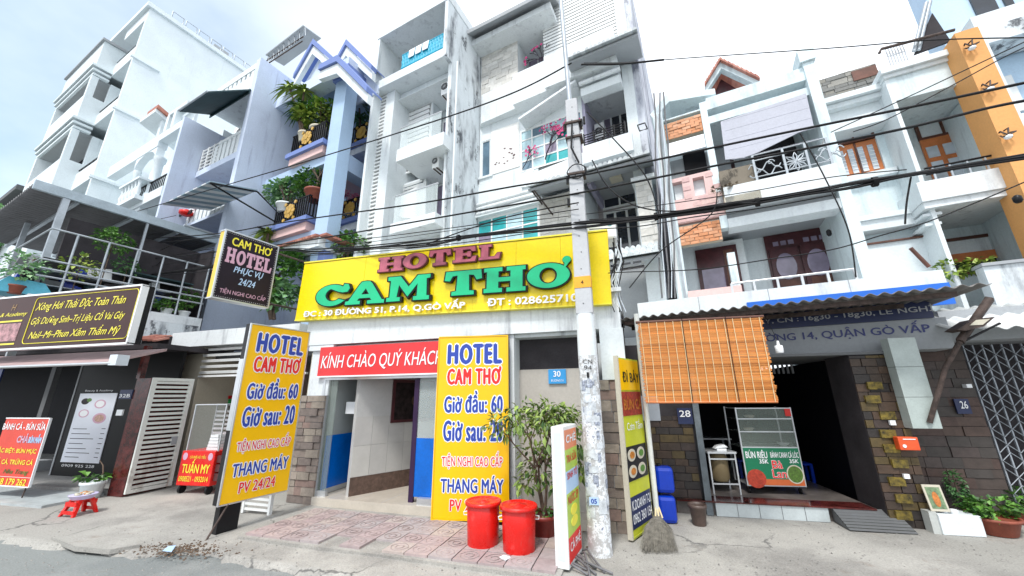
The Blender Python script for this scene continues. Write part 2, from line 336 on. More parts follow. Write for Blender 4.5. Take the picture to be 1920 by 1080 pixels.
def lettering(name, parent, pl, s, x0, y0, x1, y1, mat, n=.004, bold=.0, shear=0.0, outline=None, ow=.03, depth=0.0, spacing=1.0):
    """text fitted to a rectangle of a plane (cap line to base line of the plain text)"""
    vs, fs = text_mesh(s, 0, 0, shear, spacing); ax = min(v[0] for v in vs); bx = max(v[0] for v in vs); ay = min(v[1] for v in vs); by = max(v[1] for v in vs)
    sx = (x1-x0)/(bx-ax); sy = (y1-y0)/(by-ay)
    def put(b_, nn, m, nm, par, dep, ring=False):
        V, Fc = text_mesh(s, 0, .5 if dep else 0.0, shear, spacing); mb = MB()
        if ring: offs = [(b_*math.cos(k*math.pi/4), b_*math.sin(k*math.pi/4)) for k in range(8)]
        else: offs = [(0, 0)] + ([(b_, 0), (-b_, 0), (0, b_*.7), (0, -b_*.7)] if b_ > .012 else [(b_, 0), (-b_, 0)] if b_ > 0 else [])
        for q, (ox, oy) in enumerate(offs): mb._add([pl.at(x0+(v[0]+ox*.62-ax)*sx, y0+(v[1]-ay)*sy+oy*.62*sx, nn+q*.0002+((v[2]+.5)*dep if dep else 0)) for v in V], Fc)
        o = mb.build(nm, m, par); return o
    o = put(bold, n+.002, mat, name, parent, depth)
    if outline is not None: put(bold+ow*(y1-y0)*.95/(.62*sx), n-.0005, outline, name+'_outline', parent, 0, True)
    return o
# ================================================================== frames
MF = Fr(27)      # the row of houses
HF = Fr(17)      # the hotel's street front
GF = Fr(13)      # ground-floor fronts along the road
def B(fr, name, mat, parent, r, d0, d1, bevel=0, **k): return MB(fr).rbox(r, d0, d1).build(name, mat, parent, bevel=bevel, **k)
def masonry(parent, fr, u0, u1, z0, z1, d, rh, wmin, wmax, mat, name='stone', joint=.008, prow=.02, skip=None, side=None, rng=None):
    """coursed stones, each one a block of its own; side='u' lays them on a wall that runs away from the street"""
    rg = rng or random.Random(int(abs(u0*1000+z0*77))); z = z0; n = 0
    while z < z1-.01:
        h = min(rh*rg.uniform(.85, 1.15), z1-z); u = u0 - rg.uniform(0, wmin*.5)
        if z1-(z+h) < rh*.3: h = z1-z
        while u < u1-.01:
            w = rg.uniform(wmin, wmax); a, b = max(u, u0), min(u+w, u1)
            if u1-b < wmin*.35: b = u1
            if b-a > .02 and not (skip and skip((a+b)/2, z+h/2)):
                p = rg.uniform(0, prow)
                if side is None: piece(name, parent, fr, a+joint/2, b-joint/2, d-p-.012, d+.02, z+joint/2, z+h-joint/2, mat)
                else: piece(name, parent, fr, side-.02, side+p+.012, a+joint/2, b-joint/2, z+joint/2, z+h-joint/2, mat)
                n += 1
            u = b
            if b >= u1-.01: break
        z += h
    return n
def leaves(c, rad, n, size, rg, droop=.2, fill=.35, asp=.42, curl=.18):
    """leaf-sized bent faces spread through an uneven volume"""
    mb = MB(); C = Vector(c)
    for i in range(n):
        while True:
            p = Vector((rg.uniform(-1, 1), rg.uniform(-1, 1), rg.uniform(-1, 1)))
            if fill < p.length < 1: break
        q = C + Vector((p.x*rad[0], p.y*rad[1], p.z*rad[2])); k = noise.noise(q*(1.6/max(rad)))
        if k < -.18: continue
        out = (Vector((p.x, p.y, p.z*.5+rg.uniform(-.6, .5)-droop))).normalized(); s = size*rg.uniform(.6, 1.25)
        side = out.cross(Vector((rg.uniform(-.4, .4), rg.uniform(-.4, .4), 1))).normalized(); upv = side.cross(out)
        a = q; b1 = q + out*s*.45 + side*s*asp + upv*s*curl; b2 = q + out*s*.45 - side*s*asp + upv*s*curl; e = q + out*s - upv*s*.05; m_ = q + out*s*.5
        mb._add([a, b1, m_, e], [(0, 1, 2), (1, 3, 2)]); k0 = len(mb.v)
        mb.v += [tuple(b2)]; mb.f += [(k0-4, k0-2, k0), (k0-2, k0-1, k0)]; mb.sm += [False]*2
    return mb
def strapleaves(c, n, length, rg, width=.035, up=.5):
    """a rosette of long arching leaves"""
    mb = MB(); C = Vector(c)
    for i in range(n):
        a = rg.uniform(0, 2*math.pi); el = rg.uniform(-.3, 1.2)*up*1.6; l = length*rg.uniform(.7, 1.1); h = Vector((math.cos(a), math.sin(a), 0)); s = Vector((-h.y, h.x, 0))
        pts = []
        for k in range(5):
            t = k/4; pts.append(C + h*(l*t*math.cos(el)) + Vector((0, 0, l*t*math.sin(el) - l*.75*t*t)))
        w = [width*.5, width, width*.9, width*.55, 0.004]; vs = []
        for p, ww in zip(pts, w): vs += [p-s*ww, p+s*ww]
        mb._add(vs, [(2*k, 2*k+1, 2*k+3, 2*k+2) for k in range(4)])
    return mb
def branch(mb, p, d, l, r, depth, rg, tips, spread=.6):
    pts = [p]; q = p; dd = d.copy()
    for k in range(3):
        dd = (dd + Vector((rg.uniform(-.18, .18), rg.uniform(-.18, .18), rg.uniform(-.05, .15)))).normalized(); q = q + dd*l/3; pts.append(q)
    mb.tube(pts, [r, r*.88, r*.76, r*.62], 6, raw=True)
    if depth == 0: tips.append(q); return
    for k in range(rg.choice((2, 3))):
        nd = (dd + Vector((rg.uniform(-1, 1), rg.uniform(-1, 1), rg.uniform(-.2, .7)))*spread).normalized(); branch(mb, q, nd, l*.75, r*.6, depth-1, rg, tips, spread)
def pot(name, base, r, h, mat, parent=None, n=28):
    mb = MB(); mb.lathe(base, [(r*.68, 0), (r*.74, h*.05), (r*.93, h*.8), (r*1.04, h*.84), (r*1.04, h), (r*.92, h), (r*.9, h*.86)], n, raw=True); return mb.build(name, mat, parent)
def balusters(fr, parent, name, pts, z0, z1, n, r, mat):
    me = None
    for k in range(n):
        t = (k+.5)/n; u = pts[0][0]+(pts[1][0]-pts[0][0])*t; d = pts[0][1]+(pts[1][1]-pts[0][1])*t
        piece(name, parent, fr, u-r, u+r, d-r, d+r, z0, z1, mat)
def bars(fr, parent, name, p0, p1, zs, r, mat):
    """level rails, each of its own"""
    for z in zs: MB(fr).tube([(p0[0], p0[1], z), (p1[0], p1[1], z)], r, 8).build(name, mat, parent)
def window(fr, parent, r, d, cols, rows, frame, glasses, fw=.035, depth=.05, name='window', rg=random.Random(3)):
    """frame ring with bars (a part), each pane a sub-part just behind"""
    u0, u1, z0, z1 = r; mb = MB(fr)
    mb.box(u0, u0+fw, d-depth, d, z0, z1); mb.box(u1-fw, u1, d-depth, d, z0, z1); mb.box(u0+fw, u1-fw, d-depth, d, z0, z0+fw); mb.box(u0+fw, u1-fw, d-depth, d, z1-fw, z1)
    for c in range(1, cols): u = u0+(u1-u0)*c/cols; mb.box(u-fw*.4, u+fw*.4, d-depth*.9, d-.001, z0+fw, z1-fw)
    for k in range(1, rows): z = z0+(z1-z0)*k/rows; mb.box(u0+fw, u1-fw, d-depth*.8, d-.002, z-fw*.4, z+fw*.4)
    w = mb.build(name, frame, parent)
    for c in range(cols):
        for k in range(rows):
            a, b = u0+(u1-u0)*c/cols, u0+(u1-u0)*(c+1)/cols; e, f = z0+(z1-z0)*k/rows, z0+(z1-z0)*(k+1)/rows
            g = glasses[rg.randrange(len(glasses))] if isinstance(glasses, list) else glasses
            piece('pane', w, fr, a+.01, b-.01, d-depth*.45, d-depth*.3, e+.01, f-.01, g)
    return w
def louvres(fr, parent, r, d, n, mat, name='slat', thick=.6, dep=.04, tilt=.35):
    u0, u1, z0, z1 = r; h = (z1-z0)/n
    for k in range(n): piece(name, parent, fr, u0, u1, d-dep, d, z0+h*k+h*(1-thick)/2, z0+h*k+h*(1+thick)/2, mat, tilt, 'X')
def ac_unit(fr, u0, u1, d0, d1, z0, z1, label, group=None):
    t = thing('air_conditioner', label, 'air conditioner', fr.at((u0+u1)/2, d1, z0), group)
    MB(fr).box(u0, u1, d0, d1, z0+.03, z1).build('casing', WHITEP, t, bevel=.01)
    uc, zc, R_ = (u0+u1)/2-(u1-u0)*.1, (z0+z1)/2+.015, min(u1-u0, z1-z0)*.4; pl = Pl(fr.at(uc, d0, zc), fr.U)
    MB().disc(pl, 0, 0, R_, R_, .001, .006).build('fan_opening', BLACK, t)
    g = MB()
    for k in range(6): a = math.pi*k/6; g.tube([pl.at(-R_*math.cos(a), -R_*math.sin(a), .012), pl.at(R_*math.cos(a), R_*math.sin(a), .012)], .004, 5, raw=True)
    g.build('fan_grille', ALU, t)
    b = MB(fr); b.box(u0+.05, u0+.08, d0, d1+.05, z0, z0+.03); b.box(u1-.08, u1-.05, d0, d1+.05, z0, z0+.03); b.build('bracket', RUST, t)
    return t
def house(name, label, fr, u, d, cat='house'): return thing(name, label, cat, fr.at(u, d, 0))

# ================================================================== ground
def sheet(name, fr, pts, z, mat, sub=None):
    mb = MB(fr); mb.quad([(u, d, z) for u, d in pts]); return mb.build(name, mat, None, kind='structure')
def ground_mat(name, base, dark, light, s=1.0, crack=True):
    m, t, b = nt(name); b.inputs['Roughness'].default_value = .85
    n1 = noise_n(t, .9*s, 6, .62); n2 = noise_n(t, 7*s, 6, .7); n3 = noise_n(t, 60*s, 3, .7); n4 = noise_n(t, .35*s, 3)
    c = mixc(t, dark, light, ramp_out(t, n1.outputs['Fac'], .36, .64)); c = mixc(t, c, base, ramp_out(t, n4.outputs['Fac'], .4, .6))
    c = mixc(t, c, tuple(x*.5 for x in dark), math_n(t, 'MULTIPLY', ramp_out(t, n2.outputs['Fac'], .60, .72), .55))
    nb_ = noise_n(t, 1.3*s, 7, .7); c = mixc(t, c, (.20, .13, .08), math_n(t, 'MULTIPLY', ramp_out(t, nb_.outputs['Fac'], .60, .72), .5))
    c = mixc(t, c, ramp_rgb(t, n3.outputs['Fac'], (.72, .72, .72), (1.12, 1.12, 1.12), .3, .7), 1.0, 'MULTIPLY')
    h = n3.outputs['Fac']
    if crack:
        v = t.nodes.new('ShaderNodeTexVoronoi'); v.feature = 'DISTANCE_TO_EDGE'; v.inputs['Scale'].default_value = .55*s
        g = t.nodes.new('ShaderNodeNewGeometry'); wv = noise_n(t, 3, 4); ad = t.nodes.new('ShaderNodeVectorMath'); ad.operation = 'MULTIPLY_ADD'; ad.inputs[1].default_value = (.35, .35, .35)
        t.links.new(wv.outputs['Color'], ad.inputs[0]); t.links.new(g.outputs['Position'], ad.inputs[2]); t.links.new(ad.outputs[0], v.inputs['Vector'])
        ck = ramp_out(t, v.outputs['Distance'], .012, .0); ck = math_n(t, 'MULTIPLY', ck, ramp_out(t, noise_n(t, .6, 2).outputs['Fac'], .48, .6)); c = mixc(t, c, (.06, .06, .06), math_n(t, 'MULTIPLY', ck, .8))
    t.links.new(c, b.inputs['Base Color']); bump(t, b, mixc(t, n2.outputs['Fac'], n3.outputs['Fac'], .5), .55, .015); return m
ASPH = ground_mat('asphalt_street', (.22, .235, .23), (.18, .195, .195), (.26, .27, .265), 1.0, False)
PAVE = ground_mat('rough_concrete_pavement', (.34, .33, .305), (.25, .24, .225), (.42, .405, .375))
PAVE2 = ground_mat('smooth_concrete_pavement', (.29, .29, .28), (.24, .24, .235), (.35, .345, .335), .8)
LOBF = M('lobby_floor', (.55, .50, .42), .12, .08, 3, .0)
sheet('ground', None, [(-400, -400), (400, -400), (400, 600), (-400, 600)], -.06, PAVE2) if False else None
g = MB(); g.quad([(-600, -400, -.05), (600, -400, -.05), (600, 800, -.05), (-600, 800, -.05)]); g.build('ground', ASPH, None, kind='structure')
# pavement: one uneven sheet with a crumbled edge toward the street
def pavement():
    mb = MB(); rg = random.Random(4)
    edge = [(-12, 5.1)] + [tuple(gz(x, y)[:2]) for x, y in ((0, 1003), (90, 1018), (180, 1024), (250, 1038), (330, 1026), (390, 1030), (450, 1050), (560, 1066), (640, 1079), (700, 1092))] + [(.0, 3.9), (1.2, 3.2), (3, 3.0), (12, 2.0)]
    P = []
    for a, b in zip(edge[:-1], edge[1:]):
        n = max(2, int((Vector(b)-Vector(a)).length/.12))
        for k in range(n):
            t = k/n; P.append((a[0]+(b[0]-a[0])*t+rg.uniform(-.03, .03), a[1]+(b[1]-a[1])*t+rg.uniform(-.05, .05)))
    P.append(edge[-1]); N = len(P); rows = 34; far = 16
    for j in range(rows+1):
        t = (j/rows)**1.7
        for i, (x, y) in enumerate(P):
            X, Y = x, y+(far-y)*t; z = 0 if j else -.055
            if j: z = .012*noise.noise(Vector((X*1.1, Y*1.1, 0)))+.006*noise.noise(Vector((X*5, Y*5, 3)))
            if j == 0: Y -= .035
            mb.v.append((X, Y, z))
    for j in range(rows):
        for i in range(N-1): mb.f.append((j*N+i, j*N+i+1, (j+1)*N+i+1, (j+1)*N+i)); mb.sm.append(j > 0)
    return mb.build('pavement', PAVE, None, base=(0, 6, 0), kind='structure')
pavement()
# tiled strip in front of the hotel door
def tiled():
    a = HF.Zc(505, 968, .05); fl = HF.Zc(445, 1008, .05); frr = HF.Zc(1010, 1062, .05); br = HF.Zc(960, 985, .05)
    u0, u1 = HF.Zc(500, 985, .05)[0], HF.Zc(1060, 1030, .05)[0]; d1 = HF.Zc(805, 972, .05)[1]; d0 = HF.Zc(700, 1030, .05)[1]
    b = MB(HF).box(u0-.05, u1+.05, d0-.05, d1+.02, -.05, .028).build('tiled_pavement', PAVE, None, kind='structure')
    s = (d1-d0)/4; n = int((u1-u0)/s)
    rg = random.Random(2); cm = M('paver_relief', (.43, .345, .335), .7, .2, 8, .2)
    for i in range(n+1):
        for j in range(4):
            ua, ub = u0+i*s, min(u0+(i+1)*s, u1)
            if ub-ua < .05: continue
            if j == 0 and rg.random() < .18: continue
            t = piece('floor_tile', b, HF, ua+.006, ub-.006, d0+j*s+.006, d0+(j+1)*s-.006, .02, .05+rg.uniform(-.003, .003), FTILE)
            if ub-ua > s*.9:
                m = MB(HF); c = ((ua+ub)/2, d0+(j+.5)*s)
                pts = [(c[0]+s*.34*math.cos(k*math.pi/10)*(1 if k % 5 else 1.12), c[1]+s*.34*math.sin(k*math.pi/10)*(1 if k % 5 else 1.12), .054) for k in range(21)]
                m.tube(pts, .004, 4, False)
                pts = [(c[0]+s*.17*math.cos(k*math.pi/4+.39), c[1]+s*.17*math.sin(k*math.pi/4+.39), .054) for k in range(9)]
                m.tube(pts, .0055, 4, False); m.build('tile_relief', cm, b)
    return d1
TD1 = tiled()

# ================================================================== E  white modern house
def house_E():
    d = 7.25; f = MF; uL, uR = -9.1, -5.68; dF = 6.95
    t = house('white_modern_house', 'tall white modern house with an open top storey and a column of vent slots', f, uL, d)
    Zt = 14.9
    def z(x, y, dd=d): return f.D(x, y, dd)[1]
    def u(x, y, dd=d): return f.D(x, y, dd)[0]
    zl1 = z(865, 72, dF); zl0 = zl1-.32          # ledge of the open storey
    ztop_in = z(717, 70, dF)
    B(f, 'wall', W1, t, (uL+.02, uR-.02, 0, zl0-.02), 8.52, 18)                       # core
    sw = MB(f).box(uR-.12, uR, 7.26, 18, 0, zl0).box(uR-.12, uR, dF, 18, zl0+.002, ztop_in); sw.build('side_wall', W3, t)
    ul = u(711, 60, dF)
    MB(f).box(ul, ul+.1, dF, 7.25, 0, ztop_in).box(ul, ul+.1, 7.252, 18, 0, ztop_in).build('side_fin', W1, t)
    MB(f).box(ul-.02, uR+.02, dF-.02, 18, ztop_in, ztop_in+.35).build('roof', W2, t)
    # open top storey
    B(f, 'storey_back_wall', GREY, t, (ul+.1, uR-.12, zl1, ztop_in), 11.5, 11.7)
    B(f, 'ledge', W1, t, (ul+.1, uR-.12, zl0, zl1), dF+.01, 8.9)
    B(f, 'terrace_floor', W1, t, (ul+.1, uR-.12, zl0+.01, zl1-.1), 8.9, 18)
    ur = f.D(876, 60, dF)[0]
    # left strip with the slots
    us0, us1 = u(719, 150), u(728, 150); zs1, zs0 = z(722, 147), z(684, 462); ue = u(742, 160)
    MB(f).box(ul+.1, us0, d, 8.5, 0, zl0-.002).box(us1, ue, d, 8.5, 0, zl0-.002).box(us0, us1, d, 8.5, zs1, zl0-.002).box(us0, us1, d, 8.5, 0, zs0).build('front_wall', W1, t)
    B(f, 'slot_shaft', GREYD, t, (us0, us1, zs0, zs1), d+.2, 8.5)
    n = 46; h = (zs1-zs0)/n
    for k in range(n): piece('vent_bar', t, f, us0-.005, us1+.005, d+.005, d+.18, zs0+k*h, zs0+k*h+h*.42, WHITEP)
    # right column
    uc0 = u(843, 160); MB(f).box(uc0, uR-.122, d, 8.5, 0, zl0-.003).build('column', W1, t)
    # recess, top to bottom
    zb2 = f.D(747, 188, 7.4)[1]
    B(f, 'spandrel', W1, t, (ue, uc0, zb2, zl0-.3), 7.4, 8.5)
    B(f, 'beam', W1, t, (ue, uc0, zl0-.298, zl0-.004), 7.5, 8.5)
    # floor 3 window box and balcony
    wz1 = f.D(751, 211, 8.0)[1]; wu0 = f.D(751, 211, 8.0)[0]; wu1 = f.D(812, 200, 8.0)[0]
    zs3t = f.D(744, 281, 6.9)[1]; zs3b = f.D(743, 303, 6.9)[1]; su0, su1 = f.D(743, 295, 6.9)[0], f.D(823, 265, 6.9)[0]
    B(f, 'bay', W1, t, (ue, wu1, wz1+.01, zb2-.01), 8.0, 8.5)
    B(f, 'bay_side', W1, t, (wu1-.06, wu1, zs3t, wz1), 8.0, 8.5)
    ww = window(f, t, (wu0, wu1-.07, zs3t+.05, wz1), 8.06, 2, 1, WHITEP, [GREYD], .05); louvres(f, ww, (wu0+.06, wu1-.12, zs3t+.3, wz1-.05), 8.0, 13, WHITEP, 'louvre', .62)
    window(f, t, (wu1+.08, uc0-.05, zs3t+.05, zb2-.5), 8.48, 2, 1, WHITEP, [GLASSM], .05)
    MB(f).box(su0, uc0-.002, 6.9, 8.5, zs3b, zs3t).box(uc0, uc0+.15, 6.9, 7.248, zs3b, zs3t).build('balcony_slab', W2, t)
    MB(f).box(su0+.05, uc0-.01, 6.95, 6.965, zs3t, zs3t+.75).build('glass_balustrade', CLEAR, t); bars(f, t, 'handrail', (su0+.03, 6.957), (uc0, 6.957), (zs3t+.77,), .022, ALU)
    # floor 2
    wz1 = f.D(735, 353, 8.0)[1]; wu0 = f.D(735, 353, 8.0)[0]; wu1 = f.D(799, 331, 8.0)[0]; wz0 = wz1-1.75
    B(f, 'bay', W1, t, (ue, wu1, wz1+.01, zs3b-.002), 8.0, 8.5); B(f, 'bay_side', W1, t, (wu1-.06, wu1, wz0, wz1), 8.0, 8.5)
    ww = window(f, t, (wu0, wu1-.07, wz0, wz1), 8.06, 2, 1, WHITEP, [GLASSB], .05); louvres(f, ww, (wu0+.06, wu1-.12, wz0+.3, wz1-.05), 8.0, 12, WHITEP, 'louvre', .6)
    pp = f.P(7.9, [(799, 339), (797, 410), (735, 407), (736, 376)]); MB(f).prism(pp, 7.9, 7.93).build('sun_screen', WHITEP, t)
    zz2 = f.D(733, 409, 6.95)[1]
    window(f, t, (wu1+.08, uc0-.05, wz0, wz1-.1), 8.48, 2, 1, WHITEP, [GLASSM], .05)
    MB(f).box(su0, uc0-.004, 6.9, 8.5, wz0-.6, wz0-.3).build('balcony_slab', W2, t)
    MB(f).box(su0+.05, uc0-.01, 6.95, 6.965, wz0-.3, wz0+.55).build('glass_balustrade', CLEAR, t); bars(f, t, 'handrail', (su0+.03, 6.957), (uc0, 6.957), (wz0+.57,), .022, ALU)
    B(f, 'lower_front', W1, t, (ue, uc0, 0, wz0-.604), 7.6, 8.5)
    B(f, 'pipe_cover', W1, t, (uc0+.25, uc0+.3, 3, zl0-.1), d-.03, d)
    # cyan terrace railing
    zr = zl1
    bars(f, t, 'terrace_rail', (ul+1.2, 6.99), (uR-.16, 6.99), (zr+.06, zr+.6), .03, M('cyan_metal', (.0, .42, .62), .4, .1))
    cy = bpy.data.materials['cyan_metal']; nn = 16; a0, a1 = ul+1.2, uR-.16
    for k in range(nn):
        ua = a0+(a1-a0)*k/nn; ub = a0+(a1-a0)*(k+1)/nn
        MB(f).tube([(ua, 6.99, zr+.06), (ub, 6.99, zr+.6)], .022, 5).tube([(ub, 6.99, zr+.06), (ua, 6.99, zr+.6)], .022, 5).tube([((ua+ub)/2, 6.99, zr+.06), (ub, 6.99, zr+.33), ((ua+ub)/2, 6.99, zr+.6), (ua, 6.99, zr+.33), ((ua+ub)/2, 6.99, zr+.06)], .02, 5).build('lattice', cy, t)
    r = f.R(7.5, (828, 150), (842, 174)); ac_unit(f, r[0], r[1], 7.5, 7.8, r[2], r[3], 'white air conditioner under the white house\'s upper beam', 'air conditioners on the white house')
    r = f.R(7.3, (811, 290), (822, 314)); ac_unit(f, r[0], r[1], 7.3, 7.6, r[2], r[3], 'white air conditioner under the white house\'s balcony slab', 'air conditioners on the white house')
    dr = MB(f); 
    for k in range(3): dr.slab([(ul+1.5+k*.28, 6.96, zr+.64), (ul+1.75+k*.28, 6.96, zr+.64), (ul+1.73+k*.28, 6.93, zr+.3), (ul+1.52+k*.28, 6.93, zr+.3)], .02)
    tag(dr.build('laundry', WLET, None), 'white cloth draped over the cyan terrace railing', 'laundry')
house_E()

# ================================================================== F  white and stone house above the hotel
def scallop_awning(t, f, u0, u1, dw, df, zw, zf, n, mat, under, rows=1):
    """tiled canopy: sloping board with tiles whose rounded ends show along the front edge"""
    MB(f).prismu([(dw, zw), (df, zf), (df, zf-.07), (dw, zw-.09)], u0, u1).build('awning_board', under, t)
    w = (u1-u0)/n; L_ = math.hypot(dw-df, zw-zf)
    me = None
    for k in range(n):
        uc = u0+(k+.5)*w
        for j in range(rows):
            t0, t1 = j/rows, (j+1)/rows; mb = MB(f); pf = []; pb = []
            for a in range(7):
                an = math.pi*a/6; x = uc-math.cos(an)*w*.5; y = math.sin(an)*w*.8
                pf.append((x, df-.12+(dw-df)*t0, zf+(zw-zf)*t0+.005+y+.02*(rows > 1))); pb.append((x, df+(dw-df)*t1, zf+(zw-zf)*t1+.003+y*.8))
            mb._pr([mb.w(p) for p in pf], [mb.w(p) for p in pb]); mb.build('roof_tile', mat, t)
def house_F():
    f = MF; d = 8.88; uL, uR = -5.66, -.6
    t = house('stone_clad_house', 'white house with pale split stone, grid window and tiled awnings above the hotel sign', f, uR, d)
    P = lambda x, y, dd=d: f.D(x, y, dd)
    ZT = P(1180, 0)[1]+1.6
    co = d+1.6
    MB(f).box(uL, uR-.15, co, 19, 0, ZT).build('wall', W1, t)
    MB(f).box(uR-.14, uR+.03, d+.02, 19, 0, ZT+.4).build('side_wall', STREAK, t)
    # right column
    MB(f).box(uR-.42, uR-.142, d-.02, co, 5.0, ZT).build('column', W1, t)
    # --- top storey
    zl = P(1020, 137)[1]; zt = P(1019, 42)[1]; ua, ub = P(971, 100)[0], P(1019, 100)[0]; uc = uR-.43
    z_slab_t = P(897, 190)[1]; z_slab_b = P(903, 229, 8.6)[1]
    MB(f).box(uL, ua, d, co, z_slab_t, P(930, 77)[1]+.02).build('stone_backing', W1, t)
    masonry(t, f, uL+.03, ua, z_slab_t+.02, P(930, 77)[1], d, .17, .22, .5, STONEL)
    MB(f).box(ua+.004, ub, d+.95, co, z_slab_t, zt).build('balcony_back_wall', W1, t)
    r = f.R(d+.93, (988, 106), (1019, 135)); window(f, t, (r[0], r[1]+.25, z_slab_t+.3, r[3]), d+.95, 2, 1, WHITEP, [GLASSM, GLASSB], .04)
    bars(f, t, 'balcony_rail', (ua+.03, d+.03), (ub-.02, d+.03), (z_slab_t+.16, z_slab_t+.28), .018, BLACK)
    balusters(f, t, 'baluster', [(ua+.03, d+.03), (ub-.03, d+.03)], z_slab_t+.14, z_slab_t+.28, 10, .01, BLACK)
    # louvre screen
    MB(f).box(ub+.002, uc, d+.2, co, zl, zt+1.5).build('screen_backing', GREYD, t)
    h = (zt-zl)/16; n = int((zt+1.5-zl)/h)
    for k in range(n): piece('slat', t, f, ub, uc, d+.03, d+.06, zl+k*h+h*.2, zl+(k+1)*h-h*.14, WHITEP)
    MB(f).box(ub-.005, uc+.01, d+.0, d+.6, zt+1.52, zt+1.9).box(ua, ub-.006, d-.01, co, zt, zt+.35).build('lintel', W1, t)
    ze = P(888, 78, 8.2)[1]
    MB(f).prismz([(uL-.1, 8.3), (ub+.5, 8.3), (ub+.5, co), (uL-.1, co)], ze, ze+.22).build('eave', W2, t)
    # bits of the sloping grey roof above the eave
    MB(f).prismu([(8.0, ze+.2), (12, ze+2.6), (12, ze+2.75), (8.0, ze+.35)], uL-.1, ub+.6).build('roof', GREY, t)
    # --- slab band with stepped edge
    u1 = P(963, 192, 8.5)[0]; u2 = P(1022, 174, 8.3)[0]
    MB(f).prismz([(uL, d), (uL+.15, 8.7), (u1, 8.62), (u1, 8.45), (u2, 8.42), (u2, 8.3), (uR-.45, 8.3), (uR-.45, co), (uL, co)], z_slab_b+.05, z_slab_t).build('slab', W2, t)
    # --- upper awning and balcony at the right
    za = P(1086, 107, 7.9)[1]; a0, a1 = P(1078, 107, 7.9)[0], P(1196, 66, 7.9)[0]
    scallop_awning(t, f, a0-.25, a1, d-.03, 7.9, P(1096, 150, d-.03)[1]+.09, za, 17, ROOFT, GREY)
    zb1 = P(1096, 166, 8.6)[1]; zb0 = P(1096, 181, 8.6)[1]; ux = P(1096, 200)[0]
    MB(f).box(ux, uR-.424, 8.55, 8.86, zb0, zb1).build('balcony_beam', W1, t)
    MB(f).tube([(ux, 8.45, zb1+.06), (uR-.4, 8.45, zb1+.06)], .06, 8).build('gutter', W2, t)
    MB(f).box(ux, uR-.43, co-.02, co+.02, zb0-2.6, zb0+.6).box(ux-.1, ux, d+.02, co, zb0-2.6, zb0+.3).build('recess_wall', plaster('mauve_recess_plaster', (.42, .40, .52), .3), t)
    pz1 = P(1101, 272, 8.5)[1]; pz0 = P(1102, 305, 8.5)[1]
    B(f, 'parapet', W1, t, (ux-.05, uR-.3, pz0, pz1), 8.5, 8.62)
    B(f, 'balcony_floor', W1, t, (ux-.05, uR-.43, pz0-.02, pz0+.12), 8.625, co)
    bars(f, t, 'balcony_rail', (ux, 8.55), (uR-.45, 8.55), [pz1+.06+.075*k for k in range(5)], .014, BLACK)
    for k in range(5): piece('rail_post', t, f, ux+(uR-.45-ux)*k/4-.015, ux+(uR-.45-ux)*k/4+.015, 8.53, 8.57, pz1, pz1+.4, BLACK)
    r = f.R(co-.06, (1130, 207), (1196, 186)); zr0 = P(1130, 222, co)[1]
    window(f, t, (P(1128, 215, co)[0], P(1196, 190, co)[0], zr0, zr0+.42), co-.03, 2, 1, WHITEP, [GLASSD], .06)
    window(f, t, (P(1128, 215, co)[0], P(1196, 190, co)[0], zr0-1.9, zr0-.06), co-.03, 4, 1, WHITEP, [GLASSD, GLASSM], .07)
    ac_unit(f, P(1100, 190)[0], P(1119, 190)[0], 9.6, 9.9, zb0-.75, zb0-.2, 'grey air conditioner inside the upper balcony behind the street pole')
    # --- second floor wall
    z2b = P(900, 345)[1]; ug1 = P(1095, 260)[0]
    r = f.R(d, (976, 247), (1090, 325)); gu0, gu1 = P(976, 285)[0], P(1093, 285)[0]; gz1 = P(976, 247)[1]; gz0 = P(976, 325)[1]
    nr = f.R(d, (903, 262), (918, 330)); nu0, nu1, nz0, nz1 = P(903, 300)[0], P(919, 300)[0], P(910, 331)[1], P(910, 264)[1]
    MB(f).box(uL, nu0, d, co, z2b, z_slab_b+.05).box(nu1, gu0, d, co, z2b, z_slab_b+.05).box(nu0, nu1, d, co, z2b, nz0).box(nu0, nu1, d, co, nz1, z_slab_b+.05).box(gu0, ug1, d, co, gz1, z_slab_b+.05).box(gu0, ug1, d, co, z2b, gz0).build('front_wall', W1, t)
    window(f, t, (nu0, nu1, nz0, nz1), d+.06, 1, 1, WHITEP, GLASSB, .03)
    MB(f).box(nu0-.08, nu1+.1, d-.05, d-.002, nz0-.07, nz0).build('window_sill', W1, t)
    window(f, t, (gu0, ug1, gz0, gz1), d+.03, 5, 4, WHITEP, [GLASSG, GLASSL, GLASSL, GLASSM, GLASSB, GLASSL], .055, rg=random.Random(5))
    # low stepped wall in front of the grid window
    pts = [P(x, y, d-.03) for x, y in ((978, 326), (1001, 318), (1001, 325), (1095, 288), (1095, 340), (978, 352))]
    MB(f).prism([(a, b) for a, b in pts], d-.06, d-.002).build('low_wall', W1, t)
    # sloped hood
    hp = MB(f); hu0, hu1 = P(973, 243, 8.4)[0], ug1
    hp.slab([(hu0, d, gz1+.04), (hu1, d, gz1+.62), (hu1, 8.35, gz1+.62), (hu0, 8.35, gz1+.04)], .07).build('window_hood', W2, t)
    # framed panel with bird motif
    pu0, pu1 = nu1+.04, gu0-.03; MB(f).box(pu0, pu1, d-.02, d-.002, nz0-.02, nz1+.25).build('wall_panel', M('ivory_panel', (.76, .76, .74), .5, .05), t)
    pl = Pl(f.at(pu0, d-.02, nz0), f.U); mb = MB(); rg = random.Random(9)
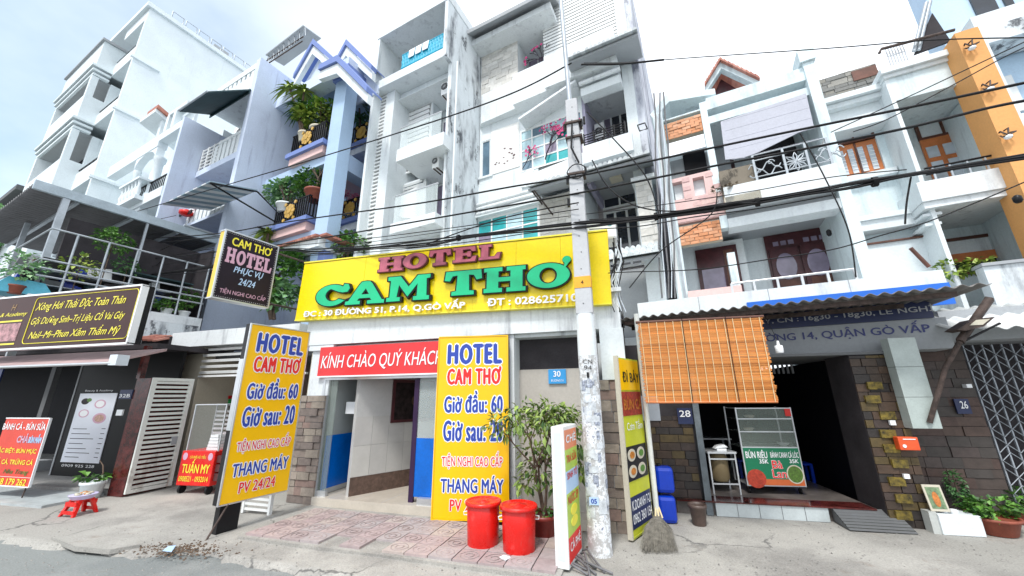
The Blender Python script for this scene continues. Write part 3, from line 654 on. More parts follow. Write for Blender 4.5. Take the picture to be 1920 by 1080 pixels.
    for k in range(15):
        x = rg.uniform(.08, pu1-pu0-.1); y = .15+x*.35+rg.uniform(-.1, .9)*(1 if k % 2 else .55); s = rg.uniform(.03, .055)
        mb.ppoly(pl, [(x-s, y), (x, y+s*.5), (x+s, y+s*.1), (x+s*.3, y-s*.7), (x-s*.4, y-s*.3)], .001, .006)
    mb.build('bird_motif', M('brown_motif', (.16, .08, .09), .6, .2), t)
    # blossom motif over the grid window
    pl = Pl(f.at(gu0, d-.09, gz0), f.U); W_, H_ = ug1-gu0, gz1-gz0; mb = MB(); fl = MB()
    def tw(x, y, a, l, dep):
        x2, y2 = x+math.cos(a)*l, y+math.sin(a)*l; mb.tube([pl.at(x, y), pl.at((x+x2)/2+rg.uniform(-.03, .03), (y+y2)/2), pl.at(x2, y2)], .009*(1+dep*.4), 4, raw=True)
        if dep > 0:
            for k in range(3): tw(x2, y2, a+rg.uniform(-.9, .9), l*rg.uniform(.6, .85), dep-1)
        for k in range(3 if dep < 2 else 0):
            cx, cy = x2+rg.uniform(-.1, .1), y2+rg.uniform(-.1, .1); s = rg.uniform(.018, .04)
            if rg.random() < .6:
                for q in range(5): fl.disc(pl, cx+math.cos(q*1.257)*s*.6, cy+math.sin(q*1.257)*s*.6, s*.5, s*.5, .006, .012, 6)
    tw(W_*.42, H_*.1, 1.2, .42, 3); tw(W_*.05, H_*.05, 1.0, .3, 2); tw(W_*.6, H_*.6, .6, .3, 2)
    mb.build('motif_branch', M('motif_branch_paint', (.05, .035, .05), .6, .2), t); fl.build('motif_blossom', M('motif_pink_paint', (.72, .06, .25), .6, .2), t)
    pl2 = Pl(f.at(ua, d+.0, z_slab_t), f.U); mb = MB(); fl = MB()
    def tw2(x, y, a, l, dep, pl=pl2):
        x2, y2 = x+math.cos(a)*l, y+math.sin(a)*l; mb.tube([pl.at(x, y), pl.at(x2, y2)], .008, 4, raw=True)
        if dep > 0:
            for k in range(3): tw2(x2, y2, a+rg.uniform(-.8, .8), l*.75, dep-1)
        elif rg.random() < .6:
            for q in range(4): fl.disc(pl, x2+math.cos(q*1.57)*.025, y2+math.sin(q*1.57)*.025, .022, .022, .004, .01, 6)
    tw2(.9, .15, 1.7, .4, 3); mb.build('motif_branch', bpy.data.materials['motif_branch_paint'], t); fl.build('motif_blossom', bpy.data.materials['motif_pink_paint'], t)
    # --- lower awning
    za = P(992, 354, 8.0)[1]; a0, a1 = P(990, 354, 8.0)[0], P(1218, 282, 8.0)[0]
    scallop_awning(t, f, a0, a1+.0, d-.02, 8.0, za+.34, za, 26, ROOFT, GREY)
    MB(f).tube([(a0+.15, 8.05, za-.05), (a0+.35, d, za-.45)], .025, 6).tube([(a0+.05, d-.05, za-.05), (a0+.1, 8.05, za-.07)], .025, 6).build('awning_bracket', RUST, t)
    # pipes / ledges
    for k, (x, y) in enumerate(((885, 388), (885, 396), (885, 405))):
        uu, zz = P(x, y, d-.12); MB(f).tube([(uL+.02, d-.12, zz), (a0+.1, d-.12, zz)], .055, 8).build('ledge_pipe', W2, t)
    # stone pier, brown stone above
    su0, su1 = P(1012, 400)[0], P(1097, 400)[0]; sz1 = P(1012, 374)[1]; bz1 = za+.0
    MB(f).box(su0, su1, d, co, 3.0, sz1).box(su0+.08, su1, d+.35, co, sz1+.002, bz1+.3).build('stone_pier', W1, t)
    masonry(t, f, su0, su1, 4.4, sz1, d, .15, .2, .45, STONEL)
    br = per_object('tan_stone_tint', [(.22, .17, .12), (.27, .21, .15), (.19, .14, .10)], .8, .3); masonry(t, f, su0+.1, su1, sz1+.03, bz1-.02, d+.35, .14, .2, .4, br)
    # lower window left
    lz1 = P(895, 413)[1]; lz0 = lz1-1.5; lu0, lu1 = P(894, 415)[0], P(1010, 400)[0]
    MB(f).box(uL, lu0, d, co, 0, z2b-.002).box(lu0, lu1, d, co, lz1, z2b-.002).box(lu0, lu1, d, co, 0, lz0).box(lu1, su0-.002, d, co, 0, z2b-.002).build('front_wall_lower', W1, t)
    window(f, t, (lu0, lu1, lz0, lz1), d+.06, 4, 3, WHITEP, [GLASSG, GLASSL, GLASSM, GLASSG], .05, rg=random.Random(8))
    MB(f).box(lu0-.1, lu1+.1, d-.14, d-.002, lz1+.02, lz1+.1).build('window_lintel', W1, t)
    # recess at the right of the pier
    rw = bpy.data.materials['mauve_recess_plaster']; gp = GREY
    cz = P(1150, 322, 9.5)[1]
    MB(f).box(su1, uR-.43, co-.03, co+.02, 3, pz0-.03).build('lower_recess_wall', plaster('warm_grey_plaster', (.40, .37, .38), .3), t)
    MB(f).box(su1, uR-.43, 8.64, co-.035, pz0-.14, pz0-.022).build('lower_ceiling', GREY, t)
    q = P(1155, 326, 9.4); MB(f).box(q[0]-.16, q[0]+.16, 9.2, 9.5, pz0-.2, pz0-.142).build('ceiling_light', CREAM, t)
    zr0 = P(1131, 398, co)[1]
    window(f, t, (P(1131, 385, co)[0], P(1197, 385, co)[0], zr0+.02, zr0+.55), co-.04, 2, 1, WHITEP, [GLASSD], .06)
    window(f, t, (P(1131, 385, co)[0], P(1197, 385, co)[0], zr0-1.9, zr0-.05), co-.04, 3, 1, WHITEP, [GLASSD, GLASSM], .08)
    # stone pillar at the right and small tiled canopy
    pu0, pu1, pz1_ = P(1197, 400, 8.5)[0], P(1243, 380, 8.5)[0], P(1200, 333, 8.5)[1]; pzb = P(1235, 460, 8.5)[1]
    MB(f).box(pu0, uR+.02, 8.52, 9.0, pzb-2, pz1_-.1).build('stone_pillar', W1, t); masonry(t, f, pu0, uR+.02, pzb, pz1_-.1, 8.52, .16, .2, .4, STONEL)
    MB(f).box(pu0-.08, uR+.1, 8.42, 9.0, pz1_-.095, pz1_).build('pillar_cap', W2, t)
    zc = P(1150, 492, 7.9)[1]; c0, c1 = P(1135, 492, 7.9)[0], P(1236, 470, 7.9)[0]
    scallop_awning(t, f, c0, c1, 8.5, 7.85, zc+.42, zc, 9, WTILE, GREY, rows=4)
    MB(f).box(P(1150, 510, 8.52)[0]-.7, P(1213, 500, 8.52)[0], 8.9, 9.0, 2.9, zc+.1).box(P(1213, 500)[0], uR+.02, 8.55, 9.0, 2.9, pzb-2-.002 if pzb-2 > 3 else 3.0).build('entry_wall', GREY, t)
    MB(f).box(P(1150, 510)[0]-.7, uR-.15, 8.9, 9.2, 0, 2.898).build('lower_wall', W1, t)
    # clothes rack bars
    uu = P(1205, 240, 8.3)[0]; MB(f).tube([(uu-.12, 8.4, pz1+.05), (uu-.05, 8.0, pz0+.1), (uu+.12, 8.0, pz0+.1), (uu+.06, 8.4, pz1+.05), (uu-.12, 8.4, pz1+.05)], .016, 6).build('hanging_bracket', BLACK, t)
WTILE = per_object('white_roof_tile_tint', [(.62, .67, .69), (.70, .74, .76), (.54, .60, .62)], .6, .3, 12, .4)
house_F()
# ================================================================== left side of the row
f = MF
uB = f.D(346, 222, 4.8)[0]; dC = f.Uc(366, 331, uB)[0]; uC = f.D(455, 270, dC)[0]; dD = f.Uc(545, 300, uC)[0]
AWS = M('striped_awning_blue', (.30, .42, .50), .6, .1)
def house_A():
    d = 4.5; uR = f.D(256, 90, d)[0]; t = house('tall_white_house', 'tallest white house at the far left with stacked open balconies and a projecting bay', f, uR, d)
    P = lambda x, y, dd=d: f.D(x, y, dd)
    ub = P(211, 136, d)[0]; db = f.Uc(180, 122, ub)[0]; uL = P(134, 128, db)[0]; ztop = P(289, 8)[1]
    MB(f).box(uL, uR-.2, d+1.6, 16, 0, ztop).build('wall', W0, t)
    MB(f).box(uR-.198, uR, d, 18, 0, ztop).build('side_wall', W0, t)
    def band(name, za, zb, m=W0): B(f, name, m, t, (ub, uR-.2, zb, za), d, d+1.598)
    band('roof_beam', ztop, P(290, 18)[1]-.1)
    MB(f).box(uL, uR+.15, d-.15, 18, ztop+.002, ztop+.25).build('roof', W0, t)
    marks = [((260, 82), (256, 101)), ((226, 180), (218, 202)), ((187, 296), (175, 330))]
    for k, (a, b) in enumerate(marks):
        za, zb = P(*a)[1], P(*b)[1]; band('parapet', za, zb)
        bars(f, t, 'balcony_rail', (ub, d+.06), (uR-.22, d+.06), (za+.22,), .035, BLACK)
        for q in range(5): piece('rail_post', t, f, ub+.3+(uR-ub-.8)*q/4-.03, ub+.3+(uR-ub-.8)*q/4+.03, d+.03, d+.09, za, za+.22, BLACK)
        MB(f).box(uR, uR+.02, d, d+.7, zb-.25, zb-.1).box(uR+.0, uR+.15, d-.12, d+1.0, zb-.1, zb+.02).build('ledge', W0, t)
        # ceiling lamp
        zc = P(*((290, 18), (256, 101), (218, 202))[k])[1]
        q = ((ub+uR)/2 + .2, d+1.0); MB(f).lathe((q[0], q[1], zc-.16), [(.1, 0), (.26, .04), (.28, .12), (.1, .155)], 14).build('ceiling_lamp', RUST, t)
    # bay
    zs = [P(180, 100, db)[1], P(180, 121, db)[1], P(175, 143, db)[1], P(157, 183, db)[1], P(150, 225, db)[1], P(128, 248, db)[1], P(110, 300, db)[1]]
    ztb = P(192, 82, db)[1]; z1 = P(180, 121, db)[1]; z2 = P(153, 182, db)[1]; z3 = P(136, 225, db)[1]; z4 = P(112, 297, db)[1]
    MB(f).box(uL, ub, db, d+1.59, z1, ztb).build('bay_parapet', W0, t)
    MB(f).box(uL-.1, ub+.1, db-.1, d+1.0, ztb, ztb+.12).build('bay_cap', GREY, t)
    def cornice(z): 
        m = MB(f)
        for k in range(3): m.box(uL-.05*(3-k), ub-.0+.14*(2-k)/2, db-.14*(2-k)/2, d-.002, z-.22*(k+1)+.05, z-.22*k-.05)
        m.build('cornice', W0, t)
    cornice(z1); cornice(z3)
    MB(f).box(uL, ub, db, d+1.58, z3+.002, z2).box(uL, ub, db, d+1.58, 4, z4).build('bay_parapet', W0, t)
    for za, zb in ((z2, z1-.66), (z4, z3-.66)):
        MB(f).box(uL, uL+.3, db, d+1.57, za+.002, zb-.002).build('bay_pier', W0, t); MB(f).box(ub-.25, ub, db, db+.25, za+.002, zb-.002).build('bay_pier', W0, t); MB(f).box(ub-.2, ub-.02, d+.1, d+1.57, za+.002, zb-.002).build('bay_pier', W0, t)
        MB(f).box(uL+.3, ub-.2, d+.6, d+.7, za+.002, zb-.002).build('bay_shade_sheet', DARK, t)  # near-black sheet stands for the shade inside the bay openings
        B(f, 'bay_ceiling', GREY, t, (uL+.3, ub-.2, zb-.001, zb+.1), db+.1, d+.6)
    # rooftop frames on the side wall
    for k in range(8):
        dd = d+.9+k*.62; m = MB(f); m.tube([(uR-.3, dd, ztop+.26), (uR-.3, dd, ztop+1.0), (uR-.3, dd+.5, ztop+1.0), (uR-.3, dd+.5, ztop+.26)], .03, 5); m.build('rooftop_frame', STEEL, t)
    B(f, 'water_tank_box', GREY, t, (uR-2.2, uR-1.2, ztop+.3, ztop+1.6), d+3.2, d+4)
house_A()
def house_B():
    d = 4.8; uL = f.D(236, 300, 5.2)[0]; t = house('small_arched_house', 'low white house with arches and round columns squeezed beside the tallest house', f, uB, d)
    P = lambda x, y, dd=d: f.D(x, y, dd)
    zt = P(346, 222)[1]; z1 = P(304, 262)[1]; zr = P(322, 308)[1]; zf = P(314, 345)[1]; zf2 = P(306, 365)[1]; co = d+1.3
    MB(f).box(uL, uB-.16, co, 14, 0, zt+.5).build('wall', W0, t)
    MB(f).box(uB-.16, uB, d, 14, 0, zt+.1).build('side_wall', BLUEW2, t)  # white wall; the bluish light on it is put into the colour
    cu = P(302, 262)[0]
    zs = [(zt, z1-.0, zf, zf2), (zf, zf2-.35, P(284, 440)[1], P(280, 450)[1])]
    for k, (ztp, zlo, zfl, zfb) in enumerate(zs):
        if k == 0: MB(f).box(cu-.2, uB-.162, d, d+.3, zt-.32, zt).box(uL, cu-.2, d, d+.3, zt-.55, zt).build('beam', W0, t)
        # arch
        ul = P(258, 290)[0] if k == 0 else P(258, 290)[0]; R_ = (cu-.2-ul)/2; zc = (zt-.55 if k == 0 else zf2-.02)-R_*.62
        pts = [(ul, zc), (ul, zc+R_*.64), (cu-.2, zc+R_*.64), (cu-.2, zc)] + [((ul+cu-.2)/2+R_*math.cos(math.pi*q/12), zc+R_*.6*math.sin(math.pi*q/12)) for q in range(1, 12)]
        MB(f).prism(pts, d+.02, d+.26).build('arch', W0, t)
        m = MB(f); h = zc-zfl
        for cx, r in ((cu-.05, .15), (ul+.05, .10)):
            m = MB(f); m.lathe((cx, d+.15, zfl if k == 0 else 2.5), [(r*1.3, 0), (r*1.3, .1), (r, .2), (r*.92, (zc if k else zc)-(zfl if k == 0 else 2.5)-.2), (r*1.25, zc-(zfl if k == 0 else 2.5)-.12), (r*1.3, zc-(zfl if k == 0 else 2.5)+.05)], 16); m.build('column', W0, t)
    MB(f).box(uL, uB-.162, d-.03, co, zf2, zf).build('floor_slab', W0, t)
    bars(f, t, 'balcony_rail', (ul+.1, d+.05), (uB-.18, d+.05), (zf+.55,), .03, BLACK); balusters(f, t, 'baluster', [(ul+.1, d+.05), (uB-.2, d+.05)], zf, zf+.54, 22, .013, BLACK)
    # ornamental little balcony
    r = list(f.R(d-.28, (226, 352), (252, 368))); m = MB(f); m.box(r[0], r[1], d-.28, d+.1, r[2]-.05, r[2]+.1).box(r[0]-.03, r[1]+.03, d-.31, d+.1, r[3]-.08, r[3])
    m.build('ornamental_balcony', W0, t)
    for k in range(6): q = r[0]+(r[1]-r[0])*(k+.5)/6; MB(f).lathe((q, d-.2, r[2]+.1), [(.05, 0), (.09, (r[3]-r[2])*.25), (.04, (r[3]-r[2])*.55), (.07, r[3]-r[2]-.18)], 8).build('baluster', W0, t)
    # small gable with a red tiled end
    a = P(291, 209, d-.3); b_ = P(255, 250, d-.3); c = P(308, 228, d-.3)
    MB(f).prismu([(d-.3, a[1]), (d+1.2, a[1]-.6), (d+1.2, a[1]-.45), (d-.3, a[1]+.15)], b_[0], a[0]).build('canopy', W0, t)
    m = MB(f).prismu([(d-.3, a[1]+.15), (d+1.2, a[1]-.45), (d+1.2, a[1]-.3), (d-.3, a[1]+.3)], a[0]-.8, a[0]+.1).build('canopy_tile', REDT, t)
    for k in range(3):
        r = P(330+k*-14, 205+k*12, d+.0); MB(f).box(r[0]-.1, r[0]+.12, d, d+.2, zt+.02, zt+.75).build('parapet_pier', W0, t)
    MB(f).box(cu, uB-.16, d, d+.24, zt+.75, zt+.9).box(cu, uB-.16, d+.3, d+.4, zt+.002, zt+.75).build('parapet', W0, t)
house_B()
LAVG = plaster('shaded_recess_plaster', (.40, .43, .52), .4)  # back wall colour carries the shade of the balcony recess
def house_C():
    d = dC; t = house('lavender_white_house', 'white house with a tall blank lavender side wall and a dark green awning', f, uC, d)
    P = lambda x, y, dd=d: f.D(x, y, dd)
    zt = P(493, 110)[1]; zb = P(474, 160)[1]; co = d+2.0; ul = uB+.02
    s2 = (P(451, 262)[1], P(451, 290)[1]); s1 = (P(424, 382)[1], P(421, 396)[1]); 
    MB(f).box(ul, uC-.25, co, 15, 0, zt-.3).build('wall', LAVG, t)
    for zz_ in (zb-1.1, zb-1.9, s2[1]-.9, s2[1]-1.7): MB(f).tube([(ul+.3, co-.03, zz_+.35), (uC-1.2, co-.06, zz_)], .045, 5).build('folded_arm', BLACK, t)
    MB(f).box(uC-.25, uC, d-.02, 12, 0, zt+.1).build('side_wall', BLUEW2, t)
    B(f, 'top_beam', W1, t, (ul, uC-.252, zb-.1, zb+.55), d, co)
    hh = zt-zb-.55
    for k in range(9): 
        q = ul+(uC-.252-ul)*k/9; piece('parapet_pier', t, f, q, q+(uC-.252-ul)/9*.62, d+.02, d+.25, zb+.55, zt-.25, W1)
    B(f, 'parapet_cap', W1, t, (ul, uC-.252, zt-.25, zt), d, d+.28)
    for (a, b) in (s2, s1):
        n = 9; q0 = ul+.1; w = (uC-.252-q0)/n
        B(f, 'slab', BLUEW2, t, (ul, uC-.252, b, b+(a-b)*.35), d, co); B(f, 'slot_shade_sheet', DARK2, t, (ul+.1, uC-.3, b+(a-b)*.35, a-.12+.44), d+.17, d+.19); B(f, 'parapet_cap', W1, t, (ul+(0 if a == s1[0] else 1.2), uC-.252, a-.12+.45, a+.45), d, d+.2)  # dark sheet behind the parapet slots stands for the shaded balcony
        for k in range(n):
            if a == s2[0] and k < 3: continue
            piece('parapet_pier', t, f, q0+k*w, q0+k*w+w*.66, d+.02, d+.16, b+(a-b)*.35, a-.12+.45, W1)
    zz = s2[1]+(s2[0]-s2[1])*.35
    bars(f, t, 'balcony_rail', (ul+.02, d+.05), (ul+1.3, d+.05), [zz+.15*k for k in range(1, 7)], .03, WHITEP)
    for k in range(4): piece('rail_post', t, f, ul+.02+k*.4, ul+.08+k*.4, d+.02, d+.08, zz, zz+.95, WHITEP)
    ac = [((441, 240), (466, 262)), ((412, 362), (440, 390))]
    for i, (a, b) in enumerate(ac):
        r = f.R(co-.5, a, b); ac_unit(f, r[0], r[1], co-.5, co-.15, r[2], r[3], ('dark air conditioner on the upper balcony of the lavender house', 'dark air conditioner on the lower balcony of the lavender house')[i], 'air conditioners of the lavender house')
    # dark green canvas awning
    Bp, Cp = P(473, 168), P(398, 216); o = d-1.3; A, D_ = f.D(391, 162, o), f.D(333, 216, o); zo = (A[1]+D_[1])/2; zi = (Bp[1]+Cp[1])/2
    tw = thing('canvas_awning', 'dark green canvas awning slung from the lavender house under its slotted parapet', 'awning', f.at(ul, d, zi))
    MB(f).slab([(Cp[0], d-.05, zi), (Bp[0], d-.05, zi), (A[0], o, zo), (D_[0], o, zo)], .04).build('canvas', CANVG, tw)
    n = 14
    m = MB(f)
    for k in range(n): q = Cp[0]+(Bp[0]-Cp[0])*k/n; w = (Bp[0]-Cp[0])/n; piece('valance_flap', tw, f, q+.01, q+w-.01, d-.08, d-.05, zi-.2, zi, CANVG)
    MB(f).tube([(D_[0], o, zo), (A[0], o, zo)], .03, 6).build('front_bar', STEEL, tw)
    # light awning lower
    o = d-1.2; A, D_ = f.D(304, 384, o), f.D(393, 346, o); zo = A[1]
    tw = thing('striped_awning', 'pale blue striped awning sheet on a black frame below the dark green canvas', 'awning', f.at(ul, d, zo))
    m = MB(f); n = 12; w = (D_[0]-A[0])/n; zi = zo+.35
    for k in range(n): MB(f).slab([(A[0]+k*w, o, zo), (A[0]+(k+.96)*w, o, zo), (A[0]+(k+.96)*w, d, zi), (A[0]+k*w, d, zi)], .03).build('awning_panel', AWS if k % 2 else WHITEP, tw)
    MB(f).tube([(D_[0], o, zo-.04), (D_[0], d, zi-.04), (D_[0], d+1.6, zo-.6), (D_[0], o, zo-.04)], .025, 6).build('frame', BLACK, tw)
    MB(f).tube([(D_[0]-1.2, co-.05, zo-.2), (D_[0]-.2, d+.3, zo-.7)], .03, 6).build('frame_arm', BLACK, tw)
    for z in (zb-.12, s2[1]-.02): 
        MB(f).lathe((uC-.9, d+1, z-.14), [(.08, 0), (.2, .03), (.2, .1), (.05, .14)], 12).build('ceiling_lamp', GREY, t)
    # red and black toy-like object on the lowest parapet
    p = P(357, 408); q = thing('red_fan', 'small red fan with black blades on the lowest balcony rail of the lavender house', 'fan', f.at(p[0], d-.1, p[1]))
    m = MB(f); m.lathe((p[0], d-.15, p[1]), [(.1, 0), (.2, .06), (.2, .16), (.1, .22)], 14); m.build('motor', REDPL, q)
    MB(f).box(p[0]-.75, p[0]-.15, d-.17, d-.13, p[1]+.08, p[1]+.2).box(p[0]+.15, p[0]+.4, d-.17, d-.13, p[1]+.02, p[1]+.14).build('blade', BLACK, q)
house_C()
def chev(t, name, mat, pts, d0, d1, h):
    (a, b, c) = pts; MB(f).prism([a, b, c, (c[0], c[1]-h), (b[0], b[1]-h*1.25), (a[0], a[1]-h)], d0, d1).build(name, mat, t)
def house_D():
    d = 6.35; uR = -9.12; t = house('blue_house', 'blue house with twin gables, a tall square column and planted balconies', f, uR, d); co = max(dD, 8.2)+.3
    P = lambda x, y, dd=d: f.D(x, y, dd)
    cu0, cu1 = P(624, 200)[0], P(645, 200)[0]; zcap = P(645, 148)[1]
    ul = uC-.3
    MB(f).box(ul, uR, co+.8, 15, 0, P(640, 140, co)[1]).build('wall', BLUEW, t)
    # column: front and its darker right flank are the same paint
    MB(f).box(cu0, cu1, d, d+.42, 2.6, zcap).build('column', BLUEC, t)
    MB(f).box(cu0-.08, cu1+.08, d-.08, d+.5, zcap, zcap+.16).box(cu0-.16, cu1+.16, d-.16, d+.58, zcap+.16, zcap+.34).build('column_capital', BLUED, t)
    # beams under the gables
    zb = zcap+.342
    MB(f).box(ul, cu0+.1, d-.05, d+.4, zb, zb+.45).box(cu0+.1, cu1, d-.05, d+.7, zb+.002, zb+.45).build('beam', BLUEW2, t)
    B(f, 'ceiling', BLUEW, t, (ul, uR, zb+.3, zb+.44), d+.4, co+1)
    for (L_, A_, R_, dd) in (((556, 142), (592, 77), (630, 112), d+.2), ((636, 112), (654, 78), (702, 126), d+.35), ((604, 126), (638, 108), (694, 166), d-.4)):
        pts = [P(*L_, dd), P(*A_, dd), P(*R_, dd)]; off = .12
        chev(t, 'gable_trim', BLUED, pts, dd-.12, dd+.1, .2); p2 = [(x, z-.2-.02) for x, z in pts]; p2[1] = (p2[1][0], p2[1][1]-.05)
        chev(t, 'gable_board', W1, p2, dd-.05, dd+.1, .32)
        p3 = [(pts[0][0], pts[0][1]-.55), (pts[1][0], pts[1][1]-.7), (pts[2][0], pts[2][1]-.55)]
        lo = min(p3[0][1], p3[2][1])-.3
        if dd > d: MB(f).prism([p3[0], p3[1], p3[2], (p3[2][0], lo), (p3[0][0], lo)], dd+.22, dd+.3).build('gable_wall', BLUEW2, t)
        MB(f).prism([(x, z) for x, z in (pts[0], pts[1], (pts[1][0], pts[1][1]-.06), (pts[0][0], pts[0][1]-.06))], dd+.1, dd+.45).prism([pts[1], pts[2], (pts[2][0], pts[2][1]-.06), (pts[1][0], pts[1][1]-.06)], dd+.102, dd+.45).build('gable_roof', BLUED, t)
    # rooftop truss roof at the left
    zr = P(500, 112, 8.5)[1]; q0, q1 = P(505, 108, 8.5)[0], P(575, 90, 8.5)[0]
    MB(f).slab([(q0, 8.3, zr), (q1-.3, 8.3, zr+.3), (q1-.3, 9.3, zr+.5), (q0, 9.3, zr+.2)], .06).build('rooftop_canopy', GREY, t)
    for k in range(8): u_ = q0+(q1-q0)*k/8; MB(f).tube([(u_, 8.4, zr-.6+.04*k), (u_+.15, 8.4, zr+.04*k), (u_+.3, 8.4, zr-.6+.04*k)], .025, 5).build('truss_web', STEEL, t)
    bars(f, t, 'truss_chord', (q0, 8.4), (q1-.3, 8.4), (zr-.6, zr-.3), .03, RUST)
    # balconies (left ones project, right ones sit further back)
    GOLD = M('gilded_metal', (.62, .38, .08), .4, .2)
    def balcony(x0, x1, dd, px_top, px_slab, px_bot, first):
        a = P(x0, px_top, dd); zs = P(*px_slab, dd)[1]; zb_ = P(*px_bot, dd)[1]; ua, ub = P(*x0, dd)[0] if isinstance(x0, tuple) else 0, P(*x1, dd)[0]
        return zs, zb_, ua, ub
    specs = [(((547, 275), (609, 252)), (609, 252), (609, 262), (600, 278), 6.3), (((655, 268), (690, 255)), (657, 268), (657, 275), (660, 290), 7.6),
             (((514, 413), (578, 392)), (578, 397), (578, 405), (570, 421), 6.3), (((628, 408), (668, 400)), (632, 411), (632, 418), (636, 432), 7.6)]
    out = []
    for (xa, xb), top, sl, bot, dd in specs:
        ua, ub = P(*xa, dd)[0], P(*xb, dd)[0]; z0 = P(*sl, dd)[1]; zbt = P(*bot, dd)[1]; zt_ = z0+.72
        if dd > 7: ub = uR-.02
        B(f, 'balcony_trim', BLUED, t, (ua-.1, ub+.1, z0-.16, z0), dd-.1, co+.8); B(f, 'balcony_slab', PINKB if dd < 7 else W1, t, (ua, ub, z0-.42, z0-.162), dd, co+.8)
        bars(f, t, 'balcony_rail', (ua, dd), (ub, dd), (z0+.06, zt_), .03, BLACK); bars(f, t, 'balcony_rail', (ub, dd), (ub, dd+1.0), (z0+.06, zt_), .03, BLACK)
        balusters(f, t, 'baluster', [(ua, dd), (ub, dd)], z0, zt_, int((ub-ua)/.1), .018, BLACK); balusters(f, t, 'baluster', [(ub, dd), (ub, dd+1)], z0, zt_, 9, .018, BLACK)
        um = ua+(ub-ua)*.5; pl = Pl(f.at(um, dd-.04, (z0+zt_)/2), f.U); m = MB()
        for k in range(8):
            a = k*math.pi/4; m.disc(pl, .16*math.cos(a), .16*math.sin(a), .09, .09, 0, .03, 8)
        for s1 in (-1, 1):
            for s2 in (-1, 1): m.disc(pl, .24*s1, .27*s2, .06, .06, 0, .03, 8)
        m.disc(pl, 0, 0, .08, .08, 0, .045, 10); m.build('gold_rosette', GOLD, t, kind='stuff'); out.append((ua, ub, dd, z0, zt_))
    # diagonal beams between column and the wall under each floor
    for o in (out[0], out[2]):
        MB(f).box(cu0+.05, cu1-.05, d+.42, co+.8, o[3]-1.0, o[3]-.422).box(ul, cu0, d+.1, d+.4, o[3]-.75, o[3]-.422).build('floor_beam', BLUEW, t)
        MB(f).box(cu1, uR, d+2.0, d+2.3, o[3]-.9, o[3]-.422).build('floor_beam', BLUEW, t)
    # doors and inner walls
    for o in (out[0], out[2]):
        MB(f).box(cu1+.4, cu1+1.0, co+.7, co+.8, o[3], o[3]+2.0).build('door', WOODD, t); MB(f).box(ul+.2, ul+.9, co+.7, co+.8, o[3]+.3, o[3]+1.9).build('window', GLASSD, t)
    # entrance canopy with red tiles under the lowest balcony
    zc = P(594, 436, 6.4)[1]; 
    a = P(520, 462, 6.4); 
    q0, q1 = P(515, 470, 6.0)[0], P(594, 436, 6.0)[0]; zc = P(594, 438, 6.0)[1]
    MB(f).box(q0, q1, 6.1, 6.3, zc-.32, zc-.05).box(q0, q1, 6.3, 6.9, zc-.36, zc-.28).build('entrance_canopy', W1, t)
    n = 16
    for k in range(n): w = (q1-q0)/n; piece('roof_tile', t, f, q0+k*w+.01, q0+(k+1)*w-.01, 5.98, 6.32, zc-.045, zc+.02, REDT, .12, 'X')
    for k in range(12): piece('roof_tile', t, f, q1+.0, q1+.26, 6.1+k*.18, 6.26+k*.18, zc-.045, zc+.02, REDT)
    MB(f).box(q1-.28, q1-.02, 6.32, 6.6, 2.6, zc-.362).build('lower_column', BLUED, t)
    return out, (ul, uR, co, cu0, cu1)
dout, dinf = house_D()
# plants of the blue house
def plant(label, name, cat, base, fol, mat, rg, potspec=None, stems=None, group=None):
    t = thing(name, label, cat, base, group)
    if potspec: pot('pot', base, potspec[0], potspec[1], potspec[2], t)
    if stems:
        m = MB(); tips = []
        for k in range(stems[0]): branch(m, Vector(base)+Vector((rg.uniform(-.05, .05), rg.uniform(-.05, .05), (potspec[1]*.8 if potspec else 0))), Vector((rg.uniform(-.35, .35), rg.uniform(-.3, .3), 1)).normalized(), stems[1], stems[2], stems[3], rg, tips)
        m.build('stem', BARK, t)
    for i, m in enumerate(fol): m.build('foliage', mat[i] if isinstance(mat, list) else mat, t)
    return t
rg = random.Random(21)
o0, o1, o2, o3 = dout
def dp(x, y, d): u_, z_ = f.D(x, y, d); return f.at(u_, d, z_)
# dracaenas upper left: three rosettes on stems
b = dp(570, 268, 6.4); tt = thing('dracaena_plant', 'tall spiky plant leaning over the lavender wall from the blue house\'s top balcony', 'plant', b); m = MB()
for (x, y) in ((543, 165), (570, 172), (566, 200)):
    c = dp(x, y, 6.25); m.tube([b+Vector((rg.uniform(-.1, .1), 0, .1)), (b+c)/2+Vector((rg.uniform(-.15, .15), 0, 0)), c], [.05, .04, .03], 6, raw=True); strapleaves(c, 60, .62, rg, .038).build('leaf_rosette', LEAFY if x != 566 else LEAFD, tt)
m.build('stem', BARK, tt, kind='stuff'); pot('pot', b, .22, .35, CREAM, tt)
c = dp(596, 218, 6.6); b = dp(596, 262, 6.6)
plant('bushy yellow-green shrub filling the blue house\'s top balcony', 'balcony_shrub', 'shrub', b, [leaves(c, (.85, .5, .55), 1100, .16, rg), leaves(c+Vector((.2, 0, .25)), (.5, .4, .4), 300, .16, rg)], [LEAFY, LEAF], rg, (.3, .4, CREAM), (3, .6, .04, 1))
c = dp(674, 200, 8.0); b = dp(676, 262, 8.0); tt = thing('dracaena_plant', 'dark spiky plant on the right top balcony of the blue house, behind the column', 'plant', b)
MB().tube([b, c], [.05, .03], 6, raw=True).build('stem', BARK, tt); strapleaves(c, 60, .95, rg, .045).build('leaf_rosette', LEAFD, tt); strapleaves(c-Vector((0, 0, .6)), 36, .8, rg, .045).build('leaf_rosette', LEAFD, tt); pot('pot', b, .22, .35, TERRA, tt)
c = dp(588, 340, 6.7); b = dp(591, 372, 6.55)
